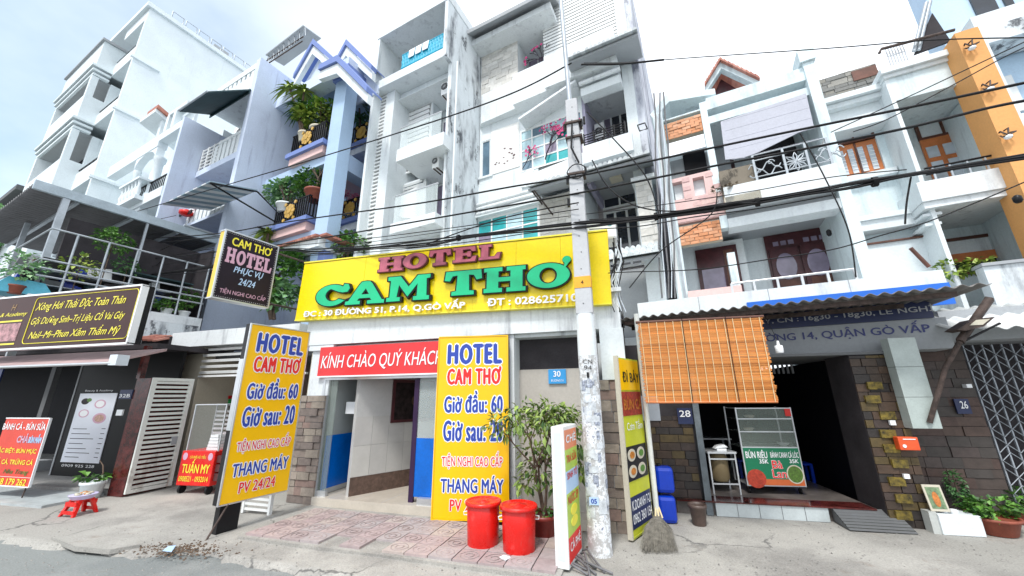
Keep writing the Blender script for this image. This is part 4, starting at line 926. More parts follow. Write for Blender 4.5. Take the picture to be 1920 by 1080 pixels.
plant('layered green bonsai in a red pot on the middle balcony rail of the blue house', 'bonsai_tree', 'bonsai', b-Vector((0, 0, .1)), [leaves(c, (.55, .45, .42), 900, .11, rg), leaves(dp(585, 355, 6.6), (.6, .4, .25), 400, .11, rg)], LEAF, rg, (.33, .34, TERRA), (2, .5, .04, 1))
c = dp(533, 362, 6.5); b = dp(535, 392, 6.4)
plant('pale variegated bush in a white pot at the left end of the middle balcony', 'potted_bush', 'plant', b-Vector((0, 0, .15)), [leaves(c, (.62, .45, .42), 620, .15, rg), leaves(c+Vector((.2, 0, .15)), (.4, .3, .4), 200, .14, rg)], [LEAFP, LEAF], rg, (.28, .3, W1), (3, .4, .03, 1))
c = dp(648, 375, 7.7); b = dp(640, 392, 7.7)
plant('pink flowering plant in an orange bowl on the right middle balcony', 'flowering_plant', 'plant', b-Vector((0, 0, .12)), [leaves(c, (.55, .35, .26), 420, .1, rg)], PINKF, rg, (.26, .2, REDPL), (3, .3, .02, 1))
c = dp(503, 438, 6.2); tt = thing('dracaena_plant', 'spiky yellow-green plant behind the top of the black hotel sign', 'plant', c-Vector((0, 0, 1.0)))
MB().tube([c-Vector((0, 0, 1.0)), c], [.06, .04], 6, raw=True).build('stem', BARK, tt); strapleaves(c, 60, .6, rg, .05, .6).build('leaf_rosette', LEAFY, tt)
c = dp(525, 515, 6.0)
plant('big green leafy tree between the black hotel sign and the yellow board', 'garden_tree', 'tree', c-Vector((0, 0, 1.3)), [leaves(c, (.65, .5, 1.0), 900, .2, rg), leaves(c+Vector((.1, 0, -.6)), (.6, .4, .5), 300, .2, rg)], [LEAF, LEAFP], rg, None, (3, .9, .05, 1))
c = dp(650, 462, 7.0)
plant('green shrub behind the top left corner of the yellow board', 'garden_shrub', 'shrub', c-Vector((0, 0, .8)), [leaves(c, (.7, .4, .4), 600, .16, rg)], LEAF, rg, None, (3, .5, .04, 1))
# ================================================================== right side of the row
RAMPM = M('dark_ramp_steel', (.055, .055, .05), .7, .4, 10, .3)
def house_G():
    d = 8.18; co = d+1.5; t = house('brick_panel_house', 'three-storey white house with orange brick panels and a dark stall under its corrugated roof', f, 1.0, d)
    P = lambda x, y, dd=d: f.D(x, y, dd)
    u0 = P(1219, 182)[0]; u0b = P(1237, 182)[0]; m0, m1 = P(1308, 180)[0], P(1321, 180)[0]; r0, r1 = P(1503, 120)[0], P(1524, 118)[0]
    ztop = P(1319, 190)[1]; zb1 = P(1319, 208)[1]; zc1, zc0 = P(1322, 218)[1], P(1324, 231)[1]
    z3s, z3b = P(1353, 365)[1], P(1353, 400)[1]; zb2t, zb2 = P(1353, 413)[1], P(1353, 430)[1]; zf1, zf0 = P(1275, 560, 7.6)[1], P(1197, 588, 7.6)[1]
    MB(f).box(u0, r1, co, 18, 3, ztop-.2).build('wall', W1, t)
    MB(f).box(u0, u0b, d, co, 3.0, ztop+.1).box(r0, r1, d-.05, co, 3.0, ztop+.12).build('pillar', SKYW, t)
    MB(f).box(r0-.05, r1+.04, d-.1, d+.4, ztop+.122, ztop+.42).build('pillar_cap', SKYW, t)
    MB(f).box(u0+.03, u0+.09, d-.06, d-.002, 3, ztop).build('drainpipe', WHITEP, t)
    MB(f).box(u0+.13, u0+.17, d-.05, d-.002, 3, ztop).build('drainpipe', STEEL, t)
    MB(f).box(m0, m1, d, d+.2, zb2+.02, ztop-.01).box(m0+.02, m1+.02, d, d+.2, zf1, zb2-.52).build('post', SKYW, t)
    MB(f).box(m1, r0, d, d+.3, zb1, ztop).box(m1, r0, d+.05, co, zc0, zc1).box(m1+.01, r0, d-.0, d+.35, ztop+.001, ztop+.06).build('roof_beam', SKYW, t)
    MB(f).box(u0b, m0, d+.03, d+.2, P(1240, 225)[1], ztop-.18).build('roof_beam', SKYW, t)
    # bent pergola arm
    a, b_, c = P(1222, 208), P(1252, 172), P(1340, 160); MB(f).prism([(a[0], a[1]-.15), (b_[0], b_[1]-.2), (c[0], c[1]-.15), (c[0], c[1]), (b_[0]-.05, b_[1]), (a[0]-.05, a[1])], d+.1, d+1.2).build('pergola_arm', SKYW, t)
    # gable behind
    g = [P(1322, 168, co), P(1350, 122, co), P(1424, 158, co)]
    MB(f).prism([g[0], g[1], g[2], (g[2][0], g[2][1]-.16), (g[1][0], g[1][1]-.2), (g[0][0], g[0][1]-.16)], co-.1, co+.1).build('gable_board', SKYW, t)
    MB(f).prism([(g[0][0]+.1, g[0][1]-.2), (g[1][0], g[1][1]-.2), (g[2][0]-.1, g[2][1]-.2), (g[2][0]-.1, g[0][1]-.9), (g[0][0]+.1, g[0][1]-.9)], co+.3, co+.35).build('gable_wall', WOODD, t)
    n = 9
    for k in range(n):
        for (pa, pb) in ((g[1], g[2]), (g[0], g[1])):
            x0, z0 = pa[0]+(pb[0]-pa[0])*k/n, pa[1]+(pb[1]-pa[1])*k/n; x1, z1 = pa[0]+(pb[0]-pa[0])*(k+.94)/n, pa[1]+(pb[1]-pa[1])*(k+.94)/n
            MB(f).prism([(x0, z0), (x1, z1), (x1, z1+.06), (x0, z0+.1)], co-.2, co+3).build('roof_tile', REDT, t)
    # brick panels and pink parapet
    def bricks(za, zb):
        B(f, 'brick_backing', CREAM, t, (u0b, m0, za, zb), d+.06, d+.18)
        h = .072; z = za; k = 0
        while z < zb-.03:
            u = u0b-(.09 if k % 2 else 0)
            while u < m0-.01:
                a_, b2 = max(u, u0b), min(u+.18, m0)
                if b2-a_ > .03: piece('brick', t, f, a_+.005, b2-.005, d+.04-random.uniform(0, .025), d+.07, z+.004, min(z+h, zb)-.004, BRICK)
                u += .18
            z += h; k += 1
    bricks(P(1245, 263)[1], P(1241, 232)[1]); bricks(P(1268, 462)[1], P(1263, 425)[1])
    zp1, zp0 = P(1253, 338)[1], P(1263, 422)[1]
    n0 = f.R(d, (1258, 344), (1283, 372)); n1 = f.R(d, (1297, 327), (1323, 354)); e = 1
    MB(f).box(u0b, m1, d+.0, d+.14, zp0, n0[2]).box(u0b, n0[0], d+.001, d+.14, n0[2], zp1).box(n0[1], n1[0], d+.001, d+.14, n0[2], zp1).box(n1[1], m1, d+.001, d+.14, n0[2], zp1).box(n0[0], n0[1], d+.001, d+.14, n0[3], zp1).box(n1[0], n1[1], d+.001, d+.14, n0[3], zp1).build('parapet', PINKB, t)
    MB(f).box(u0b+.02, m1-.02, d+.142, d+.2, n0[2]-.05, n0[3]+.05).build('parapet_niche', W1, t)
    rgp = random.Random(4)
    for k in range(60):
        z = zp0+.02+(zp1-zp0-.06)*(k//6)/10; w = (m1-u0b)/6; u_ = u0b+(k % 6)*w+(w*.3 if (k//6) % 2 else 0)
        if u_+w > m1: continue
        if n0[2]-.08 < z < n0[3]+.02 and ((n0[0]-w < u_ < n0[1]) or (n1[0]-w < u_ < n1[1])): continue
        if rgp.random() < .7: piece('pink_tile', t, f, u_+.004, u_+w-.006, d-.012, d+.002, z, z+(zp1-zp0)/10-.012, PINKT)
    # third floor recess
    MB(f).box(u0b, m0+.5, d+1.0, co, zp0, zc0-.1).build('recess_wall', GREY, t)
    MB(f).box(*[P(1281, 300, co-.6)[0], P(1324, 300, co-.6)[0]], d+.95, d+.998, zp0+.3, P(1281, 289, co-.6)[1]).build('door', DARK, t)
    MB(f).box(m1+.05, m1+.5, co-.05, co-.002, zp0, P(1400, 262, co)[1]).build('door', WOODD, t)
    # grey tarpaulin blind
    tp = f.P(d-.03, [(1351, 229), (1511, 176), (1526, 240), (1500, 248), (1422, 286), (1394, 297), (1360, 300)])
    ob = MB(f).prism(tp, d-.05, d-.03).build('tarpaulin', TARP, None, base=f.at(tp[0][0], d, tp[-1][1])); tag(ob, 'grey weathered tarpaulin sheet hanging under the roof beam of the brick panel house', 'tarpaulin')
    for k in range(5): z = tp[0][1]-.02-.24*k; MB(f).tube([(tp[0][0]+.05, d-.05, z), (tp[1][0]-.02+.01*k, d-.05, z)], .004, 4).build('fold', TARP, ob)
    # old wooden planter box
    r = f.R(d-.1, (1347, 325), (1425, 372)); pb = thing('hanging_planter', 'rotten brown planter box with dried plants fixed left of the scrollwork railing', 'planter', f.at((r[0]+r[1])/2, d, r[2]))
    MB(f).box(r[0], r[1], d-.3, d-.02, r[2]-.1, r[2]+.08).build('trough', CREAM, pb); MB(f).box(r[0], r[1]-.02, d-.2, d-.05, r[2]+.08, r[3]-.02).build('board', plaster('rotten_board', (.2, .17, .13), .9, (.04, .03, .02), patch=.8), pb)
    rg_ = random.Random(5); leaves(f.at((r[0]+r[1])/2-.1, d-.16, r[2]+.3), (.5, .1, .1), 160, .07, rg_).build('dry_leaves', leafmat('dry_leaf', (.05, .035, .025), (.22, .17, .11)), pb, kind='stuff')
    # back wall of third floor: door and window, floor slab
    MB(f).box(P(1415, 300, co)[0], r0-.05, co-.06, co-.002, z3s, P(1440, 255, co)[1]).build('door', DARK2, t)
    MB(f).box(m1+.002, r0, d-.3, co, z3b, z3s).build('floor_slab', W2, t); B(f, 'floor_beam', W1, t, (m1+.002, r0, zb2, zb2t), d-.02, d+.35)
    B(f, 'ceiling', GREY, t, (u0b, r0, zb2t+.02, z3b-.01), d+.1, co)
    # scrollwork railing
    ra, rb = P(1418, 330, d-.28)[0], P(1556, 290, d-.28)[0]; zr1, zr0 = P(1420, 290, d-.28)[1], P(1428, 348, d-.28)[1]; dr = d-.28
    bars(f, t, 'railing_bar', (ra, dr), (rb, dr), (zr0, zr0+.1, zr0+.2, zr1-.12, zr1), .012, STEEL)
    bars(f, t, 'railing_bar', (rb, dr), (rb, d), (zr0, zr1), .016, WHITEP)
    for q in (0, .42, .72, 1.0): uu = ra+(rb-ra)*q; piece('rail_post', t, f, uu-.018, uu+.018, dr-.018, dr+.018, z3s, zr1, STEEL)
    pl = Pl(f.at(ra+(rb-ra)*.57, dr, (zr0+zr1)/2), f.U); mb = MB()
    for k in range(8):
        a = k*math.pi/4; r_ = .2; w = .055
        mb.tube([pl.at(0, 0), pl.at(r_*.6*math.cos(a-.25), r_*.6*math.sin(a-.25)), pl.at(r_*math.cos(a), r_*math.sin(a)), pl.at(r_*.6*math.cos(a+.25), r_*.6*math.sin(a+.25)), pl.at(0, 0)], .014, 5, raw=True)
    mb.build('flower_ornament', STEEL, t, kind='stuff')
    def scroll(cx, cy, s, flip):
        P_ = [pl.at(cx+flip*(k-10)*.024*s, cy+.07*s*math.sin(k*.62)) for k in range(21)]; m_ = MB().tube(P_, .012, 5, raw=True)
        P2 = [pl.at(cx+flip*(.1+.06*math.cos(a*.5)*(1-a/16))*s, cy+(.06*math.sin(a*.5)*(1-a/16))*s+.05) for a in range(14)]; m_.tube(P2, .01, 5, raw=True); return m_.build('scroll', STEEL, t, kind='stuff')
    scroll(-.5, .06, 1.1, 1); scroll(-.5, -.07, 1.1, -1); scroll(.5, .06, .9, -1); scroll(.5, -.06, .9, 1)
    # lower balcony: back wall, doors
    dr_ = P(1431, 448, co)[0], P(1548, 425, co)[0]; z_t = P(1490, 436, co)[1]
    B(f, 'door_frame', WOODD, t, (dr_[0], dr_[1], zf1+.0, z_t), co-.06, co-.002)
    for k in range(2):
        a_ = dr_[0]+(dr_[1]-dr_[0])*(.04+.48*k); b2 = a_+(dr_[1]-dr_[0])*.44
        l = MB(f).box(a_, b2, co-.1, co-.062, zf1+.05, z_t-.35).build('door', WOODD, t)
        pl_ = Pl(f.at((a_+b2)/2, co-.101, zf1+(z_t-zf1)*.42), f.U); MB().disc(pl_, 0, .2, (b2-a_)*.36, .3, .001, .02, 20).build('door_pane', GLASSM, l)
        piece('door_panel', l, f, a_+.08, b2-.08, co-.115, co-.1, zf1+.15, zf1+.6, WOODB)
        for q in range(3): piece('door_vent', l, f, a_+.1+q*.14, a_+.2+q*.14, co-.07, co-.055, z_t-.27, z_t-.17, GLASSM)
    a_, b2 = P(1304, 480, co-.5)[0], P(1383, 480, co-.5)[0]; zt_ = P(1304, 471, co-.5)[1]
    B(f, 'recess_wall', W1, t, (u0b, b2+.15, zf1, zb2t-.1), co-.5, co-.01)
    fr_ = B(f, 'door_frame', WOODD, t, (a_, b2, zf1, zt_), co-.55, co-.502); MB(f).box(a_+.08, a_+(b2-a_)*.62, co-.57, co-.551, zf1+.05, zt_-.5).build('door_pane', GLASSM, fr_); MB(f).box(a_+(b2-a_)*.68, b2-.08, co-.57, co-.551, zf1+.05, zt_-.1).build('door_leaf', WOODB, fr_)
    # brick ledge and thin rail
    B(f, 'low_parapet', PINKB, t, (u0b, m1+.02, zf1-.02, P(1285, 549)[1]), d-.1, d+.1)
    dr = 7.75; zr = P(1371, 532, dr)[1]; ra, rb = P(1371, 532, dr)[0], P(1600, 500, dr)[0]
    bars(f, t, 'railing_bar', (ra, dr), (rb, dr), (zr,), .02, ALU)
    for k in range(6): uu = ra+(rb-ra)*k/5; piece('rail_post', t, f, uu-.018, uu+.018, dr-.018, dr+.018, zf1-.05, zr, ALU)
    for z in (d-.02,): MB(f).lathe((P(1565, 420)[0], d+.4, P(1565, 418)[1]-.1), [(.02, 0), (.04, .03), (.04, .1), (.02, .13)], 10).build('wall_lamp', BLACK, t)
    # fascia over the stall
    fe = P(1768, 508, 7.6)[0]; fs_ = P(1195, 570, 7.6)[0]
    MB(f).box(fs_, fe, 7.6, co, zf1-.42, zf1).build('fascia', W1, t)
    for k in (1, 2, 3): uu = fs_+(fe-fs_)*k/4; piece('fascia_joint', t, f, uu-.006, uu+.006, 7.597, 7.61, zf1-.4, zf1, GREY)
    # blue sign below the fascia
    zs1 = f.D(1600, 547, 7.55)[1]; bl = P(1400, 570, 7.58)[0]
    sg = thing('blue_street_sign', 'blue and white sign strip half hidden behind the corrugated roof', 'sign', f.at(bl, 7.58, zs1-.3))
    MB(f).box(bl, fe, 7.55, 7.598, zs1-.32, zs1).build('board', M('bright_blue_board', (.01, .14, .62), .4, .05), sg)
    plb = Pl(f.at(bl, 7.548, zs1-.3), f.U); rgs = random.Random(13)
    for k in range(9):      # only the tips of white strokes show above the roof edge
        x = .3+k*(fe-bl-.6)/8+rgs.uniform(-.05, .05); MB().tube([plb.at(x+q*.035, .15+.035*math.sin(q*1.1+k), .002) for q in range(5)], .011, 5, raw=True).build('white_stroke', WLET, sg)
    return zf1, fe, fs_
PINKT = per_object('pink_tile_tint', [(.70, .47, .45), (.76, .54, .50), (.66, .44, .43)], .7, .25, 14, .4)
gz1_, gfe, gfs = house_G()

# ground floor of G
def stall():
    d = 6.3
    t = thing('stall_shopfront', 'dark open eatery front with tiled pillars and a white step below the orange blind', 'shopfront', GF.at(2.4, 6.9, 0))
    g = GF; P = lambda x, y, dd: g.D(x, y, dd)
    ztop = 2.42
    # beam + sign, parallel to the house
    dS = 7.2; a0, a1 = f.D(1215, 620, dS)[0], f.D(1768, 580, dS)[0]
    zs1 = f.D(1440, 603, dS)[1]+.12; zs0 = f.D(1440, 612, dS)[1]-.0; zb0 = f.D(1440, 668, dS)[1]
    zmid = (f.D(1440, 618, dS)[1])
    B(f, 'sign_beam', GREY, t, (a0, a1, zb0, zmid), dS, dS+1.2); 
    bd = B(f, 'sign_board', NAVYB, t, (a0+.3, a1-.12, zmid+.002, zmid+.30), dS-.03, dS+.3)
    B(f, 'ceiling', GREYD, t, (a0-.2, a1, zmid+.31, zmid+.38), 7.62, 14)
    pl = Pl(f.at(0, dS-.032, 0), f.U); e = pl.px(1433, 610), pl.px(1752, 582)
    lettering('lettering', bd, pl, 'HẰNG NGÀY, CN : 16g30 - 18g30, LỄ NGHỈ', e[1][0]-2.75, zmid+.07, e[1][0], zmid+.21, M('grey_lettering', (.42, .43, .45), .5, .05), bold=.02)
    pl = Pl(f.at(0, dS-.002, 0), f.U); e = pl.px(1740, 606)
    lettering('lettering', t, pl, 'PHƯỜNG 14, QUẬN GÒ VẤP', e[0]-2.25, zb0+.2, e[0], zb0+.40, NAVYL, bold=.03)
    # step
    s0, s1 = g.Zc(1345, 968)[0], g.Zc(1555, 978)[0]; sd = 6.38; zs = .17
    MB(g).box(s0, s1, sd, sd+.06, 0, zs).build('step_riser', M('white_tile', (.5, .55, .56), .25, .1, 4, .05), t)
    for k in range(1, 5): piece('tile_joint', t, g, s0+(s1-s0)*k/5-.003, s0+(s1-s0)*k/5+.003, sd-.003, sd+.01, .003, zs-.004, GREYD)
    MB(g).box(s0-.5, 3.4, sd+.06, 12, 0, zs).build('raised_floor', M('stall_floor', (.17, .15, .14), .35, .3, 4, .1), t)
    MB(g).box(s0-.5, 3.35, sd-.02, sd+.3, zs+.001, zs+.018).build('threshold', GRANITE, t)
    # ramp
    MB(g).prismu([(sd+.02, zs+.01), (sd-.32, .01), (sd-.30, .0), (sd+.02, .02)], s1+.05, s1+.75).build('ramp', GREYD, t)
    for k in range(7): piece('ramp_rib', t, g, s1+.05, s1+.75, sd-.29+k*.045, sd-.27+k*.045, .012+k*.0215, .03+k*.0215, RAMPM, -.45, 'X')
    # interior
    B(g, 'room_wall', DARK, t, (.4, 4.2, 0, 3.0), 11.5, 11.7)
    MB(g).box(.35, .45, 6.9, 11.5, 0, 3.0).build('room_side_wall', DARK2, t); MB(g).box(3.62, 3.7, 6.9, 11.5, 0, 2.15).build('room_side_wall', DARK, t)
    for (tx, td) in ((2.9, 8.4), (2.2, 9.6)):
        tb = thing('eatery_table', 'low steel table in the dark of the eatery, '+('nearer the door' if td < 9 else 'farther from the door'), 'table', g.at(tx, td, zs))
        MB(g).box(tx-.4, tx+.4, td-.25, td+.25, zs+.52, zs+.55).build('table_top', ALU, tb)
        for sx in (-.36, .33):
            for sy in (-.22, .2): MB(g).box(tx+sx, tx+sx+.03, td+sy, td+sy+.03, zs, zs+.52).build('leg', STEEL, tb)
    for i_, (tx, td) in enumerate(((2.45, 8.3), (3.3, 8.1), (2.9, 7.8))):
        sl = thing('plastic_stool', ('blue plastic stool left of the low table in the dark eatery', 'blue plastic stool at the right wall of the dark eatery', 'blue plastic stool nearest the doorway of the dark eatery')[i_], 'stool', g.at(tx, td, zs)); MB(g).box(tx-.12, tx+.12, td-.12, td+.12, zs+.27, zs+.3).build('seat', BLUEPL, sl)
        for sx in (-.12, .08):
            for sy in (-.12, .08): MB(g).box(tx+sx, tx+sx+.04, td+sy, td+sy+.04, zs, zs+.27).build('leg', BLUEPL, sl)
    # left pillar and its stones; slanted grey post
    x0, x1 = g.Zc(1243, 985)[0], g.Zc(1300, 985)[0]
    pd = 6.45
    MB(g).box(x0-.25, x1+.28, pd+.02, pd+.5, 0, ztop).build('pillar', DARK2, t)
    masonry(t, g, x0-.25, x1+.26, 0, 1.32, pd+.02, .105, .16, .3, STONED)
    MB(g).box(x0-.25, x0+.2, pd-.01, pd+.018, 1.25, 1.62).build('wall_panel', M('pale_panel', (.36, .40, .45), .4, .1), t)
    MB(g).box(x1+.285, x1+.37, pd-.06, pd+.1, 0, ztop).build('door_post', M('grey_post', (.16, .19, .21), .5, .25, 6), t)
    n = MB(g); nb = thing('house_number_plate', 'small blue house number plate on the dark tiles left of the food cabinet', 'number plate', g.at(x0+.4, pd, 1.25)); q = g.R(pd, (1268, 765), (1300, 795))
    n.box(q[0], q[1], pd-.03, pd-.012, q[2], q[3]).build('plate', NAVYB, nb); lettering('number', nb, Pl(g.at(q[0], pd-.03, q[2]), g.U), '28', .03, (q[3]-q[2])*.45, q[1]-q[0]-.03, (q[3]-q[2])*.85, WLET, bold=.02)
    # right pillar
    x0, x1 = g.Zc(1672, 990)[0], g.Zc(1748, 990)[0]; pd = 6.28
    MB(g).box(x0, x1, pd+.02, pd+.6, 0, 2.15).build('pillar', DARK2, t); MB(g).box(.9, x1+.3, pd-.02, 8.2, 2.152, 2.19).build('soffit', GREYD, t)
    masonry(t, g, x0, x1, 0, 2.14, pd+.02, .11, .14, .26, STONED); 
    masonry(t, g, pd+.03, pd+.6, 0, 2.2, 0, .11, .16, .26, STONED, side=x0, name='stone') if False else None
    yl = M('mustard_stone', (.23, .165, .02), .6, .6, 14, .8)
    for k in range(9): z = .06+k*.2+random.uniform(0, .05); u_ = x0+random.uniform(0.01, .18); piece('yellow_stone', t, g, u_, u_+.17, pd-.03, pd+.02, z, z+.1, yl)
    # pale hanging pilaster
    a = g.R(6.2, (1678, 655), (1757, 803)); q0 = g.D(1678, 660, 6.2)[0]; q1 = g.D(1757, 800, 6.2)[0]; zl = g.D(1735, 803, 6.2)[1]
    pw = g.D(1708, 800, 6.15)[0]; pt = M('pale_tile', (.42, .48, .46), .3, .12, 4, .05)
    for k in range(3): z0 = zl+k*(2.35-zl)/3; piece('pale_tile', t, g, pw, q1, 6.12, 6.27, z0+.003, z0+(2.35-zl)/3-.002, pt)
    # slatted shutter box and tube light
    MB(g).tube([(1.75, 8.0, 1.93), (3.1, 8.0, 1.93)], .02, 8).build('tube_light', M('tube_white', (.7, .72, .74), .4, .03), t)
    pz = 2.33
    for k in range(26): piece('vent_bar', t, g, 1.5+k*.075, 1.53+k*.075, 7.9, 7.93, 1.98, 2.15, GREY)
    # water-meter bits on the pillar
    for (x, y) in ((1671, 793), (1697, 893)): q = g.R(pd-.02, (x-6, y-5), (x+7, y+4)); MB(g).box(q[0], q[1], pd-.05, pd-.02, q[2], q[3]).build('meter_tag', WLET, t)
    mb_ = thing('red_letter_box', 'orange-red letter box with a white button on the dark tiled pillar', 'letter box', g.at(x0+.2, pd, 1)); q = g.R(pd-.03, (1673, 818), (1717, 843))
    MB(g).box(q[0], q[1], pd-.12, pd-.03, q[2], q[3]).build('box', M('orange_red_plastic', (.72, .09, .02), .4, .08), mb_, bevel=.008)
    pl = Pl(g.at(q[0], pd-.12, q[2]), g.U); MB().disc(pl, .05, .05, .02, .02, .001, .008).build('button', WLET, mb_); MB().pbox(pl, .05, q[3]-q[2]-.03, q[1]-q[0]-.03, q[3]-q[2]-.02, .001, .006).build('slot', WLET, mb_)
    # hanging lamp below the beam
    p = g.D(1461, 655, 6.0); lp = thing('hanging_lamp', 'white cylinder lamp hanging under the sign at the right end of the blind', 'lamp', g.at(p[0], 6.0, p[1]))
    MB(g).lathe((p[0], 6.0, p[1]-.05), [(.045, 0), (.05, .02), (.05, .1), (.02, .11), (.015, .17)], 16).build('shade', WLET, lp); MB(g).tube([(p[0], 6.0, p[1]+.12), (p[0]-.05, 6.1, p[1]+.5)], .004, 5).build('cord', WIRE, lp)
    return t
NAVYB = M('navy_board', (.012, .022, .085), .4, .1, bmp=.02)
stall()
def food_cabinet():
    g = Fr(8); d = 6.75; P = lambda x, y: g.D(x, y, d)
    x0, x1 = P(1390, 840)[0], P(1498, 840)[0]; z1 = P(1430, 764)[1]; zm = P(1445, 840)[1]; z0 = P(1450, 912)[1]
    t = thing('food_cabinet', 'glass food cabinet with shelves and a green printed front for noodle soup', 'food cabinet', g.at((x0+x1)/2, d, .17))
    m = MB(g); dd = d+.45
    for u_ in (x0, x1-.018):
        for q in (d, dd): MB(g).box(u_, u_+.018, q, q+.018, z0, z1).build('frame_post', ALU, t)
    for k, z in enumerate((z0, zm, zm+(z1-zm)*.38, zm+(z1-zm)*.7, z1-.02)): MB(g).box(x0+.018, x1-.018, d+.001, d+.018, z, z+.015).build('frame_bar', ALU, t); MB(g).box(x0+.02, x1-.02, d+.03, dd-.01, z+.002, z+.01).build('shelf', CLEARD if 0 < k < 4 else ALU, t)
    MB(g).box(x0+.02, x1-.02, d+.008, d+.012, zm+.01, z1-.02).build('front_glass', CLEARD, t)
    pn = MB(g).box(x0+.018, x1-.018, d-.006, d+.006, z0+.016, zm).build('front_panel', M('green_print', (.0, .16, .07), .35, .1, bmp=0), t)
    W_, Hh = x1-x0-.036, zm-z0-.016; pl = Pl(g.at(x0+.018, d-.006, z0+.016), g.U)
    MB().pbox(pl, 0, 0, W_, Hh*.16, .0005, .002).build('print_band', M('orange_print', (.55, .12, .03), .4), pn)
    MB().disc(pl, W_*.16, Hh*.17, W_*.17, Hh*.25, .002, .004, 28).build('soup_print', M('soup_red', (.5, .05, .02), .4, .3, 30), pn)
    MB().disc(pl, W_*.86, Hh*.3, W_*.15, Hh*.25, .002, .004, 28).build('bowl_rim_print', CREAM, pn); MB().disc(pl, W_*.86, Hh*.3, W_*.13, Hh*.22, .004, .005, 28).build('bowl_print', M('herb_green', (.10, .2, .03), .4, .4, 40), pn)
    lettering('lettering', pn, pl, 'BÚN RIÊU', W_*.03, Hh*.72, W_*.42, Hh*.95, WLET, .004, bold=.03); lettering('lettering', pn, pl, 'BÁNH CANH CÁ LÓC', W_*.48, Hh*.74, W_*.98, Hh*.93, WLET, .004, bold=.03)
    lettering('lettering', pn, pl, '35K', W_*.26, Hh*.58, W_*.42, Hh*.69, WLET, .004, bold=.03); lettering('lettering', pn, pl, '35K', W_*.8, Hh*.6, W_*.96, Hh*.7, WLET, .004, bold=.03)
    lettering('lettering', pn, pl, 'Bà', W_*.48, Hh*.45, W_*.66, Hh*.66, REDL, .006, bold=.03, outline=WLET, ow=.03); lettering('lettering', pn, pl, 'Lan', W_*.46, Hh*.2, W_*.7, Hh*.42, REDL, .006, bold=.03, outline=WLET, ow=.03)
    q = MB(g).box(x1-.1, x1-.02, d-.01, d+.005, z1-.13, z1-.02).build('sticker', REDL, t)
    for (a, z) in ((.3, zm+(z1-zm)*.38+.012), (.35, zm+(z1-zm)*.7+.012)): MB(g).lathe((x0+W_*a, d+.2, z), [(.05, 0), (.08, .03), (.07, .045)], 12).build('food_packet', CREAM, t)
    MB(g).lathe((x1-.12, d+.18, zm+.012), [(.035, 0), (.085, .04), (.09, .05)], 16).build('bowl', WLET, t)
    for u_ in (x0+.05, x1-.05): MB(g).tube([(u_, d+.1, z0), (u_, d+.1, .2)], .014, 6).build('leg', RUST, t)
    for u_ in (x0+.05, x1-.05): MB(g).tube([(u_-.012, d+.1, .21), (u_+.012, d+.1, .21)], .04, 12).build('wheel', BLACK, t)
    # steel table left of it
    x0, x1 = P(1325, 850)[0], P(1376, 850)[0]; zt = P(1350, 846)[1]
    t2 = thing('steel_table', 'small steel work table with a dark pot beneath, left of the food cabinet', 'table', g.at((x0+x1)/2, d, .17))
    MB(g).box(x0, x1+.02, d-.05, d+.4, zt-.03, zt).build('table_top', ALU, t2)
    for u_ in (x0+.01, x1-.01):
        for q in (d-.03, d+.36): MB(g).box(u_, u_+.02, q, q+.02, .17, zt-.03).build('leg', ALU, t2)
    for z in (.3, zt-.12): MB(g).box(x0+.03, x1-.01, d-.028, d-.012, z, z+.02).build('rail', ALU, t2)
    t3 = tag(MB(g).lathe(((x0+x1)/2, d+.15, .33), [(.12, 0), (.14, .05), (.14, .35), (.1, .4)], 18).build('metal_pot', plaster('old_brass', (.16, .12, .06), .8), None), 'tall old cooking pot standing under the steel table', 'pot')
    t4 = tag(MB(g).box((x0+x1)/2-.02, (x0+x1)/2+.12, d+.05, d+.2, zt+.002, zt+.03).prism([((x0+x1)/2-.05, zt+.03), ((x0+x1)/2+.15, zt+.05), ((x0+x1)/2+.1, zt+.09), ((x0+x1)/2, zt+.07)], d+.06, d+.18).build('plastic_bag', WLET, None), 'crumpled white plastic bag lying on the steel work table', 'bag')
food_cabinet()

def roof_sheet(name, label, fr, pts_front, pts_back, n, amp, mat, thick=.006, cat='awning'):
    """corrugated sheet spanned between a front and a back edge"""
    a, b = Vector(pts_front[0]), Vector(pts_front[1]); c, d_ = Vector(pts_back[0]), Vector(pts_back[1]); mb = MB(); N = n*8
    nrm = (b-a).cross(c-a).normalized(); nrm = nrm if nrm.z > 0 else -nrm
    for s in (0, thick):
        for i in range(N+1):
            t_ = i/N; w = nrm*(math.sin(t_*n*2*math.pi)*amp+s); mb.v.append(tuple(a.lerp(b, t_)+w)); mb.v.append(tuple(c.lerp(d_, t_)+w))
    for i in range(N):
        k = i*2; o = 2*(N+1); mb.f += [(k, k+1, k+3, k+2), (o+k, o+k+2, o+k+3, o+k+1), (k, k+2, o+k+2, o+k), (k+1, o+k+1, o+k+3, k+3)]; mb.sm += [True, True, False, False]
    t = thing(name, label, cat, a); mb.build('corrugated_sheet', mat, t); return t
OLDM = plaster('old_grey_metal_sheet', (.20, .19, .18), .8, (.07, .05, .04), streak=4)
dR = 6.2
A_ = f.D(1138, 594, dR); B_ = f.D(1862, 536, dR); zr = (A_[1]+B_[1])/2-.015
rs = roof_sheet('corrugated_roof', 'old grey corrugated metal roof projecting over the eatery and its sign', f, (f.at(A_[0], dR, zr), f.at(B_[0], dR, zr)), (f.at(A_[0]+.25, 7.5, zr+.03), f.at(B_[0]+.0, 7.5, zr+.03)), 32, .018, OLDM)
